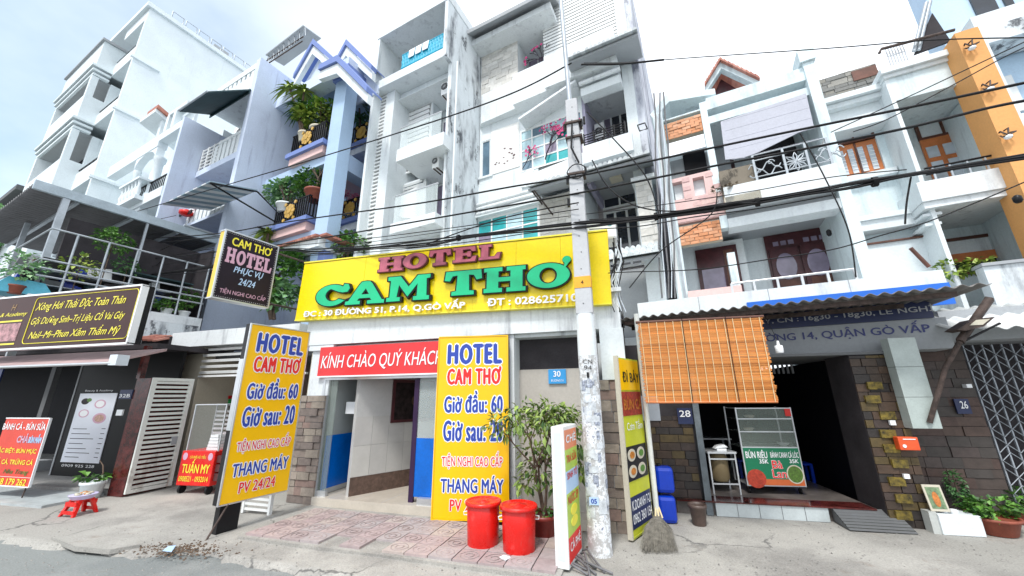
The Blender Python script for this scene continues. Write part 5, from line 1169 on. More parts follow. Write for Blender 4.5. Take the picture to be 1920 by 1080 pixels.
MB(f).box(A_[0]+.25, B_[0]-.25, dR+.12, dR+.17, zr-.09, zr-.03).build('purlin', RUST, rs); MB(f).box(A_[0]+.25, B_[0]-.5, dR+.8, dR+.85, zr-.07, zr-.01).build('purlin', RUST, rs)
# far roof white corrugated at right
C_ = f.D(1735, 600, 7.2)
roof_sheet('white_corrugated_roof', 'white corrugated roof with a red stripe at the right edge above the folding gate', f, (f.at(f.D(1790, 622, 6.9)[0], 6.9, f.D(1850, 617, 6.9)[1]), f.at(6.6, 6.9, f.D(1850, 617, 6.9)[1])), (f.at(f.D(1790, 622, 6.9)[0]-.15, 8.0, f.D(1850, 617, 6.9)[1]+.45), f.at(6.6, 8.0, f.D(1850, 617, 6.9)[1]+.45)), 22, .02, M('white_sheet_metal', (.66, .68, .68), .4, .12, 3, .05))
# brown steel post carrying the roof
g = GF
pb = gz(1762, 800, 1.0)
def post():
    d = 5.9; a = g.D(1768, 795, d); b = g.D(1785, 690, d); c = g.D(1800, 640, d); e = g.D(1856, 560, d)
    t = thing('steel_bracket_post', 'rusty forked steel bracket propping the corrugated roof beside the pale pilaster', 'bracket', g.at(a[0], d, a[1]))
    MB(g).tube([(a[0], d+.2, a[1]), (b[0], d+.1, b[1]), (c[0], d, c[1])], .028, 8).build('pole', RUST, t); MB(g).tube([(c[0], d, c[1]), (e[0], d, e[1])], .05, 4).build('arm', RUST, t)
    q = g.D(1875, 606, d); MB(g).tube([(c[0], d, c[1]-.02), (q[0], d, q[1])], .014, 6).build('brace', BLACK, t)
    fl = thing('flood_light', 'square brown floodlight mounted on the forked steel bracket', 'floodlight', g.at(q[0], d, q[1]))
    w = g.P(d-.1, [(1795, 618), (1826, 598), (1866, 594), (1845, 612), (1812, 620)]); MB(g).prism(w, d-.1, d+.1).build('housing', RUST, fl); w2 = g.P(d-.105, [(1818, 610), (1830, 600), (1856, 598), (1842, 609)]); MB(g).prism(w2, d-.11, d-.102).build('lens', CREAM, fl)
post()
# bamboo blind
def blind():
    g = GF; d = 5.4
    x0, x1 = g.D(1196, 605, d)[0], g.D(1428, 600, d)[0]; z1 = g.D(1300, 601, d)[1]; z0 = g.D(1330, 754, d)[1]
    t = thing('bamboo_blind', 'orange bamboo roll-up blind with pale cords hanging from the corrugated roof', 'blind', g.at((x0+x1)/2, d, z0))
    n = 74; h = (z1-z0)/n; rgb = random.Random(3)
    for k in range(n):
        s = math.sin(k*.31)*.010+math.sin(k*.9)*.004+rgb.uniform(-.002, .002); z = z0+k*h
        o = piece('bamboo_slat', t, g, x0+rgb.uniform(-.016, .01), x1+rgb.uniform(-.01, .018), d-.004+s, d+.004+s, z+.0015+rgb.uniform(-.001, .001), z+h-.001, BLIND, rgb.uniform(-.0022, .0022))
    for k in range(15):
        u_ = x0+.03+(x1-x0-.06)*k/14; MB(g).tube([(u_, d-.018, z0), (u_+.003, d-.021, (z0+z1)/2), (u_, d-.018, z1)], .005, 4).build('cord', CREAMC, t)
    for u_ in (x0+(x1-x0)*.37, x0+(x1-x0)*.72): MB(g).tube([(u_, d-.024, z0), (u_, d-.024, z1+.05)], .005, 4).build('pull_cord', WIRE, t)
    MB(g).tube([(x0-.03, d, z1+.01), (x1+.03, d, z1+.01)], .02, 8).build('head_rail', WOODB, t); MB(g).tube([(x0, d-.005, z0), (x1, d-.005, z0)], .014, 8).build('bottom_rail', WOODO, t)
CREAMC = M('cream_cord', (.8, .66, .40), .6, .05, bmp=0)
blind()
# rusty white pole under the roof's left end with a broom
p0 = gz(1234, 985); pt = f.D(1172, 598, 6.25)
tl = thing('roof_prop_pole', 'thin peeling white pole holding the left end of the corrugated roof', 'pole', p0)
topp = Vector((0, 0, 0)) + g.at(g.D(1196, 620, 5.5)[0], 5.5, g.D(1196, 620, 5.5)[1]); topp.z = 2.75
MB().tube([p0+Vector((0, 0, .12)), topp], .035, 10, raw=True).build('shaft', RUSTW, tl)
bt = gz(1238, 1038); hb = thing('broom', 'grey straw broom with a bundled head leaning at the foot of the peeling white pole', 'broom', bt)
rgb = random.Random(6); m = MB()
for k in range(420):
    a = rgb.uniform(-1, 1); b_ = rgb.uniform(-1, 1); s = p0+Vector((rgb.uniform(-.03, .03), rgb.uniform(-.04, .02), .12)); e = bt+Vector((a*.19, b_*.07+.04*abs(a), .01+rgb.uniform(0, .03))); mid = (s+e)/2+Vector((a*.06, 0, .05*(1-abs(a))+.02)); m.tube([s, mid, e], [.0022, .0022, .0012], 3, False, raw=True)
m.build('bristles', M('straw_grey', (.30, .28, .24), .9, .3, 20), hb, kind='stuff')
for k in (-1, 0, 1): MB().tube([p0+Vector((k*.03, -.02, .17)), p0+Vector((k*.01, 0, .03))], .01, 6, raw=True).build('binding', CREAMC, hb) if False else MB().tube([p0+Vector((k*.045, -.06, .10)), p0+Vector((k*.02, -.03, .22))], .011, 6, raw=True).build('stick', CREAMC, hb)
# ================================================================== H and I
def house_H():
    d = 9.1; t = house('orange_window_house', 'pale blue-white house with orange wooden windows at the right', f, 4.2, d); P = lambda x, y, dd=d: f.D(x, y, dd)
    co = d+.9; uL = P(1545, 210)[0]-.1; um = P(1640, 165)[0]; uR = 5.6; dr = 8.7
    z1, z0 = P(1544, 198)[1], P(1550, 216)[1]; zw1 = P(1560, 247)[1]
    MB(f).box(uL, uR, co, 18, 0, z1-.2).build('wall', SKYW, t)
    # left bay
    MB(f).box(uL, um, d-.25, co, z1-.12, z1).box(uL, um, d-.15, co, z1-.24, z1-.13).box(uL, um, d-.0, co, z0-.35, z1-.242).build('cornice', W1, t)
    MB(f).box(uL, um, d-.12, co, zw1-.1, zw1+.15).build('band', W1, t)
    wo = f.R(d+.1, (1563, 277), (1668, 318)); w0, w1_ = P(1566, 290, d+.3)[0], P(1650, 290, d+.3)[0]; wz1, wz0 = P(1566, 277, d+.3)[1], P(1583, 338, d+.3)[1]; wt = P(1559, 254, d+.3)[1]
    MB(f).box(uL, w0, d+.25, co, 2.5, zw1-.102).box(w1_, um, d+.25, co, 2.5, zw1-.102).box(w0, w1_, d+.25, co, 2.5, wz0).build('front_wall', SKYW, t)
    window(f, t, (w0, w1_, wz1+.01, wt), d+.3, 2, 1, WOODB, FROST, .04)
    ww = MB(f).box(w0, w1_, d+.3, d+.36, wz0, wz1).build('window', WOODO, t)
    for k in range(4):
        a = w0+(w1_-w0)*(.06+.235*k); b_ = a+(w1_-w0)*.13; MB(f).box(a, b_, d+.285, d+.299, wz0+.1, wz1-.12).build('pane', FROST, ww)
        for q in range(7): piece('pane_bar', ww, f, a, b_, d+.275, d+.286, wz0+.1+(wz1-wz0-.22)*q/7, wz0+.115+(wz1-wz0-.22)*q/7, WHITEP)
    MB(f).box((w0+w1_)/2-.015, (w0+w1_)/2+.015, d+.28, d+.3, wz0, wz1).build('window_stile', WOODB, ww)
    MB(f).box(w0-.1, w1_+.1, d+.1, d+.25, wz0-.14, wz0-.02).build('window_sill', W1, t)
    # middle pilaster
    mR = P(1695, 230, dr)[0]; um2 = P(1636, 145, dr)[0]
    zt1 = P(1636, 140, dr)[1]
    MB(f).box(um, mR, dr, co, 2.8, zt1-.13).build('pilaster', W1, t)
    MB(f).box(um-.06, P(1805, 103, dr)[0], dr-.12, co, zt1-.12, zt1).box(um-.02, P(1805, 103, dr)[0], dr-.05, co, zt1-.2, zt1-.122).build('parapet_cap', W1, t)
    zo = P(1695, 185, dr)[1]; pe = P(1870, 240, dr)[0]
    MB(f).box(mR, pe+.3, dr, dr+.25, zo, zt1-.202).build('parapet', SKYW, t)
    B(f, 'ceiling', SKYW, t, (mR, pe+.3, zo+.05, zo+.2), dr+.25, co+.5)
    # balcony upper right
    zs1, zs0 = P(1718, 345, dr-.1)[1], P(1718, 394, dr-.1)[1]
    MB(f).box(um-.12, pe+.28, dr-.15, co, zs0+.12, zs1).box(um-.1, pe+.3, dr-.1, co, zs0, zs0+.118).build('balcony_slab', W2, t)
    bars(f, t, 'balcony_rail', (mR, dr-.1), (pe+.3, dr-.1), (zs1+.14, zs1+.26), .02, BLACK)
    for k in range(6): uu = mR+.1+(pe-mR)*k/5; piece('rail_post', t, f, uu-.012, uu+.012, dr-.11, dr-.09, zs1, zs1+.27, STEEL)
    B(f, 'side_wall', SKYW, t, (pe+.05, pe+.2, 2.5, zo), dr+.1, co)
    c2 = co-.02; a, b_ = P(1722, 265, c2)[0], P(1830, 265, c2)[0]; zt_, zm = P(1722, 240, c2)[1], P(1722, 266, c2)[1]
    window(f, t, (a, b_, zm, zt_+.1), c2, 2, 1, WOODB, W1, .05)
    ww = MB(f).box(a, b_, c2-.05, c2-.01, zs1, zm-.005).build('door', WOODO, t)
    for k in range(3):
        p0 = a+(b_-a)*(.05+.32*k); p1 = p0+(b_-a)*.22; MB(f).box(p0, p1, c2-.065, c2-.051, zs1+.2, zm-.55).build('pane', FROST, ww); MB(f).box(p0, p1, c2-.065, c2-.051, zm-.45, zm-.2).build('pane', FROST, ww)
    # lower floor
    zc = P(1600, 411)[1]
    MB(f).box(uL, um, d-.1, co, zc-.1, zc).box(uL, um-.004, d-.05, co, zc-.3, zc-.102).build('cornice', W1, t)
    zl = P(1615, 459)[1]; MB(f).box(uL, um+.15, d+.1, co, zl-.9, zl).build('lower_panel', W1, t); MB(f).box(uL, um+.15, d+.05, d+.3, zl+.002, zl+.03).build('panel_trim', WOODB, t)
    MB(f).box(um-.1, mR+.08, dr+.02, d+.3, P(1718, 408, dr)[1]-.0, P(1718, 408, dr)[1]+.05).box(um-.1, mR+.05, dr+.05, d+.3, P(1718, 425, dr)[1], P(1718, 425, dr)[1]+.05).build('ledge', W1, t)
    wa, wb = P(1760, 470, co)[0], P(1889, 470, co)[0]; wz, wy = P(1759, 452, co)[1], P(1767, 502, co)[1]
    fr_ = window(f, t, (wa, wb, wy-.2, wz), co-.02, 1, 2, WOODB, [W1, DARK2], .06); MB(f).box(wa+.05, wb-.05, co-.09, co-.07, wy+.05, wy+.22).build('window_board', WOODO, t)
    zp = P(1767, 511, dr-.2)[1]
    MB(f).box(um+.22, pe+.6, dr-.3, dr-.1, zp-.75, zp).build('stained_parapet', W3, t)
    MB(f).box(um+.2, pe+.6, dr-.34, dr-.06, zp+.002, zp+.05).build('parapet_cap', GREY, t)
    # small red post on the white fascia
    q = f.D(1722, 480, 8.0); MB(f).tube([(q[0]-.06, 8.0, q[1]+.15), (q[0]+.08, 8.0, q[1]-.2)], .03, 6).build('red_post', WOODB, t)
    rg_ = random.Random(31)
    pl_ = thing('balcony_greenery', 'low green plants growing behind the stained parapet under the orange-framed window', 'plant', f.at(P(1790, 505)[0], dr-.0, zp))
    for x in (1785, 1838): c = P(x, 496, dr); leaves(f.at(c[0], dr+.05, zp+.1), (.22, .12, .15), 130, .09, rg_).build('foliage', LEAFY, pl_)
    m = MB(f)
    for k in range(4): 
        m.prismu([(9.3+k*.2, 0), (9.5, 0), (9.5, .1)], 0, .1) if False else None
    # shingled wall between the two houses
    q = f.P(9.7, [(1525, 153), (1643, 117)]); z_lo = f.D(1545, 200, 9.7)[1]-.3
    sh = house('shingled_roof_wall', 'grey shingled wall rising behind the pillar between the brick panel house and the orange window house', f, q[0][0], 9.8, 'wall')
    MB(f).box(q[0][0], q[1][0], 9.75, 10.2, z_lo, q[0][1]).build('backing', GREYD, sh); masonry(sh, f, q[0][0], q[1][0], z_lo, q[0][1]+.02, 9.75, .085, .16, .4, SIDETILE, 'shingle')
    piece('rusty_patch', sh, f, q[1][0]-.45, q[1][0]-.02, 9.70, 9.72, q[0][1]-.3, q[0][1]-.04, WOODB)
    return dr, pe
hdr, hpe = house_H()
def house_I():
    d = 8.3; t = house('orange_pillar_house', 'pale blue house with a tall orange pillar of wall lamps at the right edge', f, 5.0, d); P = lambda x, y, dd=d: f.D(x, y, dd)
    a, b_ = P(1789, 63)[0], P(1836, 55)[0]; zt = P(1789, 63)[1]
    MB(f).box(a, b_, d, d+.5, 2.9, zt).build('orange_pillar', ORANGE, t); MB(f).box(b_+.002, b_+.05, d+.03, d+.5, 2.9, zt-.02).build('pillar_edge', W1, t)
    for (x, y) in ((1824, 88), (1858, 165), (1892, 255)):
        u_, z_ = P(x, y, d-.1); lt = MB(f).lathe((u_, d-.08, z_-.04), [(.02, 0), (.045, .02), (.05, .05), (.02, .07)], 12); lt.build('wall_lamp', WLET, t)
        mm = MB(f)
        for k in range(5): an = k*1.257; mm.tube([(u_, d-.1, z_+.02), (u_+.09*math.cos(an), d-.1, z_+.06+.09*math.sin(an)), (u_+.05*math.cos(an), d-.02, z_+.1+.05*math.sin(an))], .012, 5)
        mm.build('lamp_ornament', RUST, t, kind='stuff')
    # blue block behind
    dB = 9.6; q = P(1745, 20, dB)[0]; zb = P(1790, 85, dB)[1]
    MB(f).box(q, 9.5, dB, dB+.5, 2, zb+5.5).build('wall', plaster('sky_blue_wall', (.50, .66, .82), .3, (.2, .3, .5)), t)
    # dark stair sail
    s = P(1746, 28, 9.4), P(1780, 80, 9.4), P(1712, 105, 9.4); MB(f).prism(s, 9.35, 9.4).build('dark_gap', DARK2, t); 
    for k in range(2): MB(f).tube([(P(1737+k*8, 5, 9.3)[0], 9.3, P(1737, 5, 9.3)[1]), (P(1712+k*10, 92, 9.3)[0], 9.3, P(1718, 95, 9.3)[1])], .035, 6).build('stair_stringer', STEEL, t)
    MB(f).tube([(P(1648, 98, 9.2)[0], 9.2, P(1648, 100, 9.2)[1]), (P(1652, 92, 9.2)[0], 9.2, P(1652, 92, 9.2)[1]), (P(1790, 56, 9.2)[0], 9.2, P(1790, 56, 9.2)[1])], .03, 6).build('rooftop_pipe', RUST, t)
    r = f.R(9.3, (1660, 92), (1705, 118)); 
    for k in range(7): uu = r[0]+(r[1]-r[0])*k/6; MB(f).tube([(uu, 9.3, r[2]-.2), (uu, 9.3, r[3])], .012, 5).build('rooftop_railing', ALU, t)
    bars(f, t, 'rooftop_rail', (r[0], 9.3), (r[1], 9.3), (r[3]-.2, r[3]), .012, ALU)
    # upper windows of the blue block
    zA, zB_ = P(1830, 40, dB)[1], P(1830, 5, dB)[1]
    MB(f).box(P(1830, 30, dB)[0], P(1872, 20, dB)[0], dB-.04, dB-.002, zA, zB_+1).build('window', GLASSD, t); MB(f).box(P(1888, 20, dB)[0], P(1903, 15, dB)[0], dB-.04, dB-.002, P(1890, 20, dB)[1], zB_+1).build('window', GLASSD, t)
    zs = P(1850, 60, 9.0)[1]; MB(f).box(P(1836, 60, 9.0)[0], 9, 9.0, dB-.05, zs-.25, zs+.1).build('stained_slab', W3, t); MB(f).box(P(1836, 50, 9.0)[0], 9, 9.1, dB-.05, zs+.102, zs+.5).build('parapet', W1, t)
    zc = P(1885, 130, 9.3)[1]
    for k in range(3):
        z = zc-k*.86; wn_ = window(f, t, (P(1877, 150, 9.3)[0], P(1925, 150, 9.3)[0], z-.8, z), dB-.02, 1, 1, WHITEP, GLASSM, .1)
    # lower flank
    MB(f).box(P(1850, 300, 8.9)[0], 9, 8.9, dB-.1, 2, P(1860, 300, 8.9)[1]-2.5).build('lower_wall', SKYW, t)
    q = f.D(1902, 372, 8.2); MB(f).lathe((q[0], 8.15, q[1]-.1), [(.03, 0), (.05, .03), (.05, .1), (.02, .13)], 12).build('wall_lamp', BLACK, t)
house_I()
# ground floor right: stone wall, folding gate
def right_ground():
    g = GF; d = 6.75
    t = thing('red_stone_wall', 'brownish red stone wall between the tiled pillar and the folding gate', 'wall', g.at(4.6, d, 0)); x0 = g.D(1700, 800, d)[0]-.1; x1 = g.D(1870, 800, d)[0]+.12
    x1 = g.D(1905, 940, d)[0]-.02
    MB(g).box(x0, x1, d+.03, d+.3, 0, 2.5).build('backing', DARK2, t)
    masonry(t, g, x0, x1, 0, 2.4, d+.03, .125, .17, .34, STONER, joint=.005)
    nb = thing('blue_number_plate', 'dark blue house number plate 26A on the red stone wall', 'number plate', g.at(5, d, 1.3)); q = g.R(d-.04, (1788, 748), (1824, 776)); MB(g).box(q[0], q[1], d-.04, d-.02, q[2], q[3]).build('plate', NAVYB, nb)
    lettering('number', nb, Pl(g.at(q[0], d-.04, q[2]), g.U), '26', .05, .07, q[1]-q[0]-.03, q[3]-q[2]-.03, WLET, bold=.02)
    lp = g.D(1815, 723, d-.05); MB(g).box(lp[0]-.03, lp[0]+.03, d-.07, d-.0, lp[1]-.03, lp[1]+.02).build('switch', WLET, t)
    # upper beam of that house
    MB(f).box(g.inv(g.at(x0, d, 0))[0]*0+f.D(1768, 640, 7.6)[0], 7.5, 7.5, 9, 2.32, 2.75).build('beam', GREY, t)
    # folding gate
    gt = thing('folding_gate', 'grey lattice folding gate closed across the doorway at the right edge', 'gate', g.at(6, d, 0)); u0, u1 = x1+.02, x1+1.9; z1 = 2.28
    n = 17; w = (u1-u0)/n; R1 = .009
    for k in range(n+1): MB(g).box(u0+k*w-.008, u0+k*w+.008, d+.0, d+.02, .04, z1).build('gate_bar', STEEL2, gt)
    rows = 11; h = (z1-.1)/rows
    for k in range(n):
        for j in range(rows):
            a, b_ = u0+k*w, u0+(k+1)*w; z = .06+j*h
            if (k+j) % 2 == 0: MB(g).tube([(a, d-.01, z), (b_, d-.01, z+h*.5)], .006, 4, False).tube([(b_, d-.012, z+h*.5), (a, d-.012, z+h)], .006, 4, False).build('lattice_bar', STEEL2, gt)
            else: MB(g).tube([(b_, d-.01, z), (a, d-.01, z+h*.5)], .006, 4, False).tube([(a, d-.012, z+h*.5), (b_, d-.012, z+h)], .006, 4, False).build('lattice_bar', STEEL2, gt)
    MB(g).box(u0-.05, u1+1, d+.4, d+.5, 0, 2.4).build('door_behind', DARK2, gt)
    # shrine box with picture
    c = g.Zc(1795, 1000); q = thing('white_shrine_box', 'small white tiled box at the foot of the wall carrying a framed picture', 'box', g.at(c[0], c[1]+.1, 0)); x0, x1 = g.Zc(1762, 1000)[0], g.Zc(1830, 1000)[0]; dz = c[1]-.1
    MB(g).box(x0, x1, dz, dz+.26, 0, .22).build('body', W1, q, bevel=.006); MB(g).box(x0-.08, x0-.002, dz+.02, dz+.14, 0, .24).build('side_block', M('grey_white_tile', (.5, .52, .5), .3, .1), q)
    pf = thing('framed_picture', 'white framed orange picture leaning on the small white box by the wall', 'picture', g.at(x0+.05, dz+.05, .242)); px0 = x0-.03
    pl = Pl(g.at(px0, dz+.04, .242), g.U, Vector((0, 0, 1))+g.N*.18)
    MB().pbox(pl, 0, 0, .19, .29, -.012, 0).build('frame', CREAM, pf); MB().pbox(pl, .022, .028, .168, .262, .001, .004).build('picture', M('picture_green', (.2, .3, .16), .5, .4, 25), pf); MB().disc(pl, .095, .13, .035, .085, .004, .006, 12).build('picture_figure', M('picture_orange', (.6, .2, .04), .5, .3, 30), pf)
    tag(MB(g).lathe((x0+.13, dz+.1, .222), [(.03, 0), (.055, .02), (.05, .03)], 14).build('white_dish', WLET, None), 'little white dish set on the white tiled box before the picture', 'dish')
    tag(MB(g).lathe((x0+.2, dz+.05, .222), [(.03, 0), (.04, .03), (.03, .05)], 14).build('white_cup', WLET, None), 'small white cup right of the framed picture on the white box', 'cup')
    rg_ = random.Random(77)
    c = gz(1868, 1000); p = thing('terracotta_planter', 'wide terracotta bowl planter with leafy green plant beside the white box', 'planter', c); pot('bowl', c, .24, .19, TERRA, p); leaves(c+Vector((0, 0, .26)), (.34, .2, .12), 520, .07, rg_).build('foliage', LEAF, p)
    c2 = gz(1900, 985)+Vector((.25, .1, 0)); p = thing('terracotta_planter', 'second red bowl planter cut by the right edge of the frame', 'planter', c2); pot('bowl', c2, .2, .16, TERRA, p); leaves(c2+Vector((0, 0, .27)), (.3, .2, .13), 260, .085, rg_).build('foliage', LEAF, p)
    c3 = gz(1815, 985); p = thing('dark_pot_plant', 'dark feathery plant in a small black pot between the picture and the terracotta bowl', 'plant', c3); pot('pot', c3, .09, .14, BLACK, p); leaves(c3+Vector((0, 0, .42)), (.09, .09, .22), 320, .045, rg_).build('foliage', LEAFD, p); MB().tube([c3+Vector((0, 0, .12)), c3+Vector((0, 0, .6))], .008, 5, raw=True).build('stem', BARK, p)
STEEL2 = M('dull_gate_steel', (.34, .37, .41), .45, .2, 6, .1, metal=.3)
right_ground()
# blue drums at the stall
g = GF
c = gz(1258, 984); 
for z0, lab, o in ((0, 'lower blue plastic can under another at the left of the eatery', 0), (.36, 'upper blue plastic can stacked on the lower one', .01)):
    cc = c+Vector((o, .1, z0)); t = thing('blue_can', lab+' beside the thin pole', 'can', cc, 'stacked blue cans'); fr = GF; i = fr.inv(cc)
    MB(fr).box(i[0]-.12, i[0]+.12, i[1]-.1, i[1]+.12, z0+.002, z0+.33).build('body', BLUEPL, t, bevel=.05); MB(fr).lathe((i[0]-.05, i[1], z0+.33), [(.03, 0), (.03, .025), (.028, .03)], 12).build('cap', BLACK, t)
c = gz(1312, 985); t = thing('clay_pot', 'dark brown earthen pot on the ground between the blue cans and the white step', 'pot', c); pot('vessel', c, .11, .25, M('old_brown_pot', (.09, .06, .05), .5, .3), t)

def far_left():
    t = thing('distant_building', 'small grey distant rooftop building at the far left edge beyond the tall white house', 'building', MF.at(-78, 12, 0)); dF_ = 4.0
    q = MF.D(46, 352, dF_); u1 = q[0]; z1 = q[1]
    MB(MF).box(u1-30, u1, dF_, dF_+5, 0, z1-2.2).build('wall', W3, t); MB(MF).box(u1-9, u1-1, dF_+.1, dF_+4, z1-2.198, z1).build('rooftop_room', GREY, t); MB(MF).box(u1-9.5, u1-.6, dF_-.2, dF_+4.2, z1+.002, z1+.3).build('roof', GREYD, t)
    for k in range(5): MB(MF).box(u1-3.6-k*4.5, u1-1.6-k*4.5, dF_-.1, dF_-.01, z1-5.5, z1-3.8).build('window', GLASSD, t)
    c = MF.D(8, 400, 3.6); c = MF.at(c[0], 3.6, c[1]); rg_ = random.Random(90); p = thing('background_tree', 'green treetop at the far left edge under the distant rooftop', 'tree', Vector((c.x, c.y, 0))); m = MB().tube([Vector((c.x, c.y, 0)), c], [.35, .15], 8, raw=True); m.build('trunk', BARK, p); leaves(c-Vector((0, 0, .8)), (1.7, 1.5, 1.1), 2200, .2, rg_).build('crown', LEAFP, p)
far_left()
# ================================================================== hotel street front
g = HF
LOBW = M('lobby_wall', (.50, .50, .49), .4, .08, 4, .05)
def arc(cx, cy, rx, ry, a0, a1, n): return [(cx+rx*math.cos(math.radians(a0+(a1-a0)*k/n)), cy+ry*math.sin(math.radians(a0+(a1-a0)*k/n))) for k in range(n+1)]
GL = {
 'H': [[(0, 0), (.46, 0), (.46, .18), (.37, .18), (.37, .41), (.63, .41), (.63, .18), (.54, .18), (.54, 0), (1, 0), (1, .18), (.93, .18), (.93, .82), (1, .82), (1, 1), (.54, 1), (.54, .82), (.63, .82), (.63, .60), (.37, .60), (.37, .82), (.46, .82), (.46, 1), (0, 1), (0, .82), (.07, .82), (.07, .18), (0, .18)]],
 'T': [[(.2, 0), (.8, 0), (.8, .17), (.68, .19), (.66, .80), (.77, .78), (.84, .58), (1, .62), (.97, 1), (.03, 1), (0, .62), (.16, .58), (.23, .78), (.34, .80), (.32, .19), (.2, .17)]],
 'E': [[(0, 0), (.95, 0), (1, .36), (.84, .36), (.74, .19), (.42, .19), (.42, .42), (.58, .42), (.62, .32), (.76, .32), (.76, .7), (.62, .7), (.58, .6), (.42, .6), (.42, .81), (.72, .81), (.8, .66), (.96, .66), (.93, 1), (0, 1), (0, .82), (.1, .82), (.1, .18), (0, .18)]],
 'L': [[(0, 0), (.93, 0), (1, .42), (.84, .42), (.72, .19), (.44, .19), (.44, .82), (.58, .82), (.58, 1), (0, 1), (0, .82), (.1, .82), (.1, .18), (0, .18)]],
 'O': [arc(.5, .5, .5, .5, 0, 350, 35), arc(.5, .5, .19, .30, 0, 350, 35)],
 'C': [arc(.47, .48, .47, .48, 50, 322, 26) + [(.97, .30), (.86, .24)] + arc(.52, .50, .22, .27, 318, 78, 20)[:-3] + [(.66, .60), (.78, .56), (.93, .58), (.985, .74), (.93, .93), (.80, .97)]],
 'A': [[(0, 0), (.40, 0), (.40, .16), (.33, .17), (.36, .25), (.62, .25), (.66, .17), (.56, .16), (.56, 0), (1, 0), (1, .16), (.93, .18), (.66, .88), (.60, .98), (.50, 1.0), (.38, .98), (.33, .88), (.08, .18), (0, .16)], [(.42, .43), (.58, .43), (.5, .64)]],
 'M': [[(0, 0), (.34, 0), (.34, .17), (.26, .18), (.29, .60), (.50, .14), (.70, .60), (.70, .18), (.62, .17), (.62, 0), (1, 0), (1, .17), (.94, .18), (.92, .82), (1, .84), (1, 1), (.70, 1), (.51, .58), (.31, 1), (0, 1), (0, .84), (.07, .82), (.07, .18), (0, .17)]],
 'horn': [arc(.5, .55, .5, .45, -60, 240, 16) + [(.15, -.25), (-.05, -.45), (.3, -.45)]],
}
def glyph(ch, off, ext, bev=0):
    k = ('g', ch, off, ext, bev)
    if k in _tm: return _tm[k]
    c = bpy.data.curves.new('glyph', 'CURVE'); c.dimensions = '2D'; c.fill_mode = 'BOTH'; c.offset = off; c.extrude = ext; c.bevel_depth = bev; c.bevel_resolution = 1
    for ol in GL[ch]:
        s = c.splines.new('POLY'); s.points.add(len(ol)-1)
        for i, (x, y) in enumerate(ol): s.points[i].co = (x, y, 0, 1)
        s.use_cyclic_u = True
    o = bpy.data.objects.new('glyph', c); COL.objects.link(o); dg = bpy.context.evaluated_depsgraph_get(); dg.update()
    me = bpy.data.meshes.new_from_object(o.evaluated_get(dg)); r = ([tuple(v.co) for v in me.vertices], [tuple(p.vertices) for p in me.polygons])
    bpy.data.objects.remove(o); bpy.data.curves.remove(c); bpy.data.meshes.remove(me); _tm[k] = r; return r
def slab_letter(parent, pl, ch, x0, y0, x1, y1, face, edge, n0=.02, dep=.05):
    w, h = x1-x0, y1-y0
    def put(off, a, b, mat, name, par):
        vs, fs = glyph(ch, off, .5); mb = MB(); mb._add([pl.at(x0+v[0]*w, y0+v[1]*h, a+(v[2]+.5)*(b-a)) for v in vs], fs); return mb.build(name, mat, par)
    l = put(-.012, n0, n0+dep+.004, face, 'letter', parent); put(.028, n0-.012, n0+dep-.006, edge, 'letter_edge', l); return l
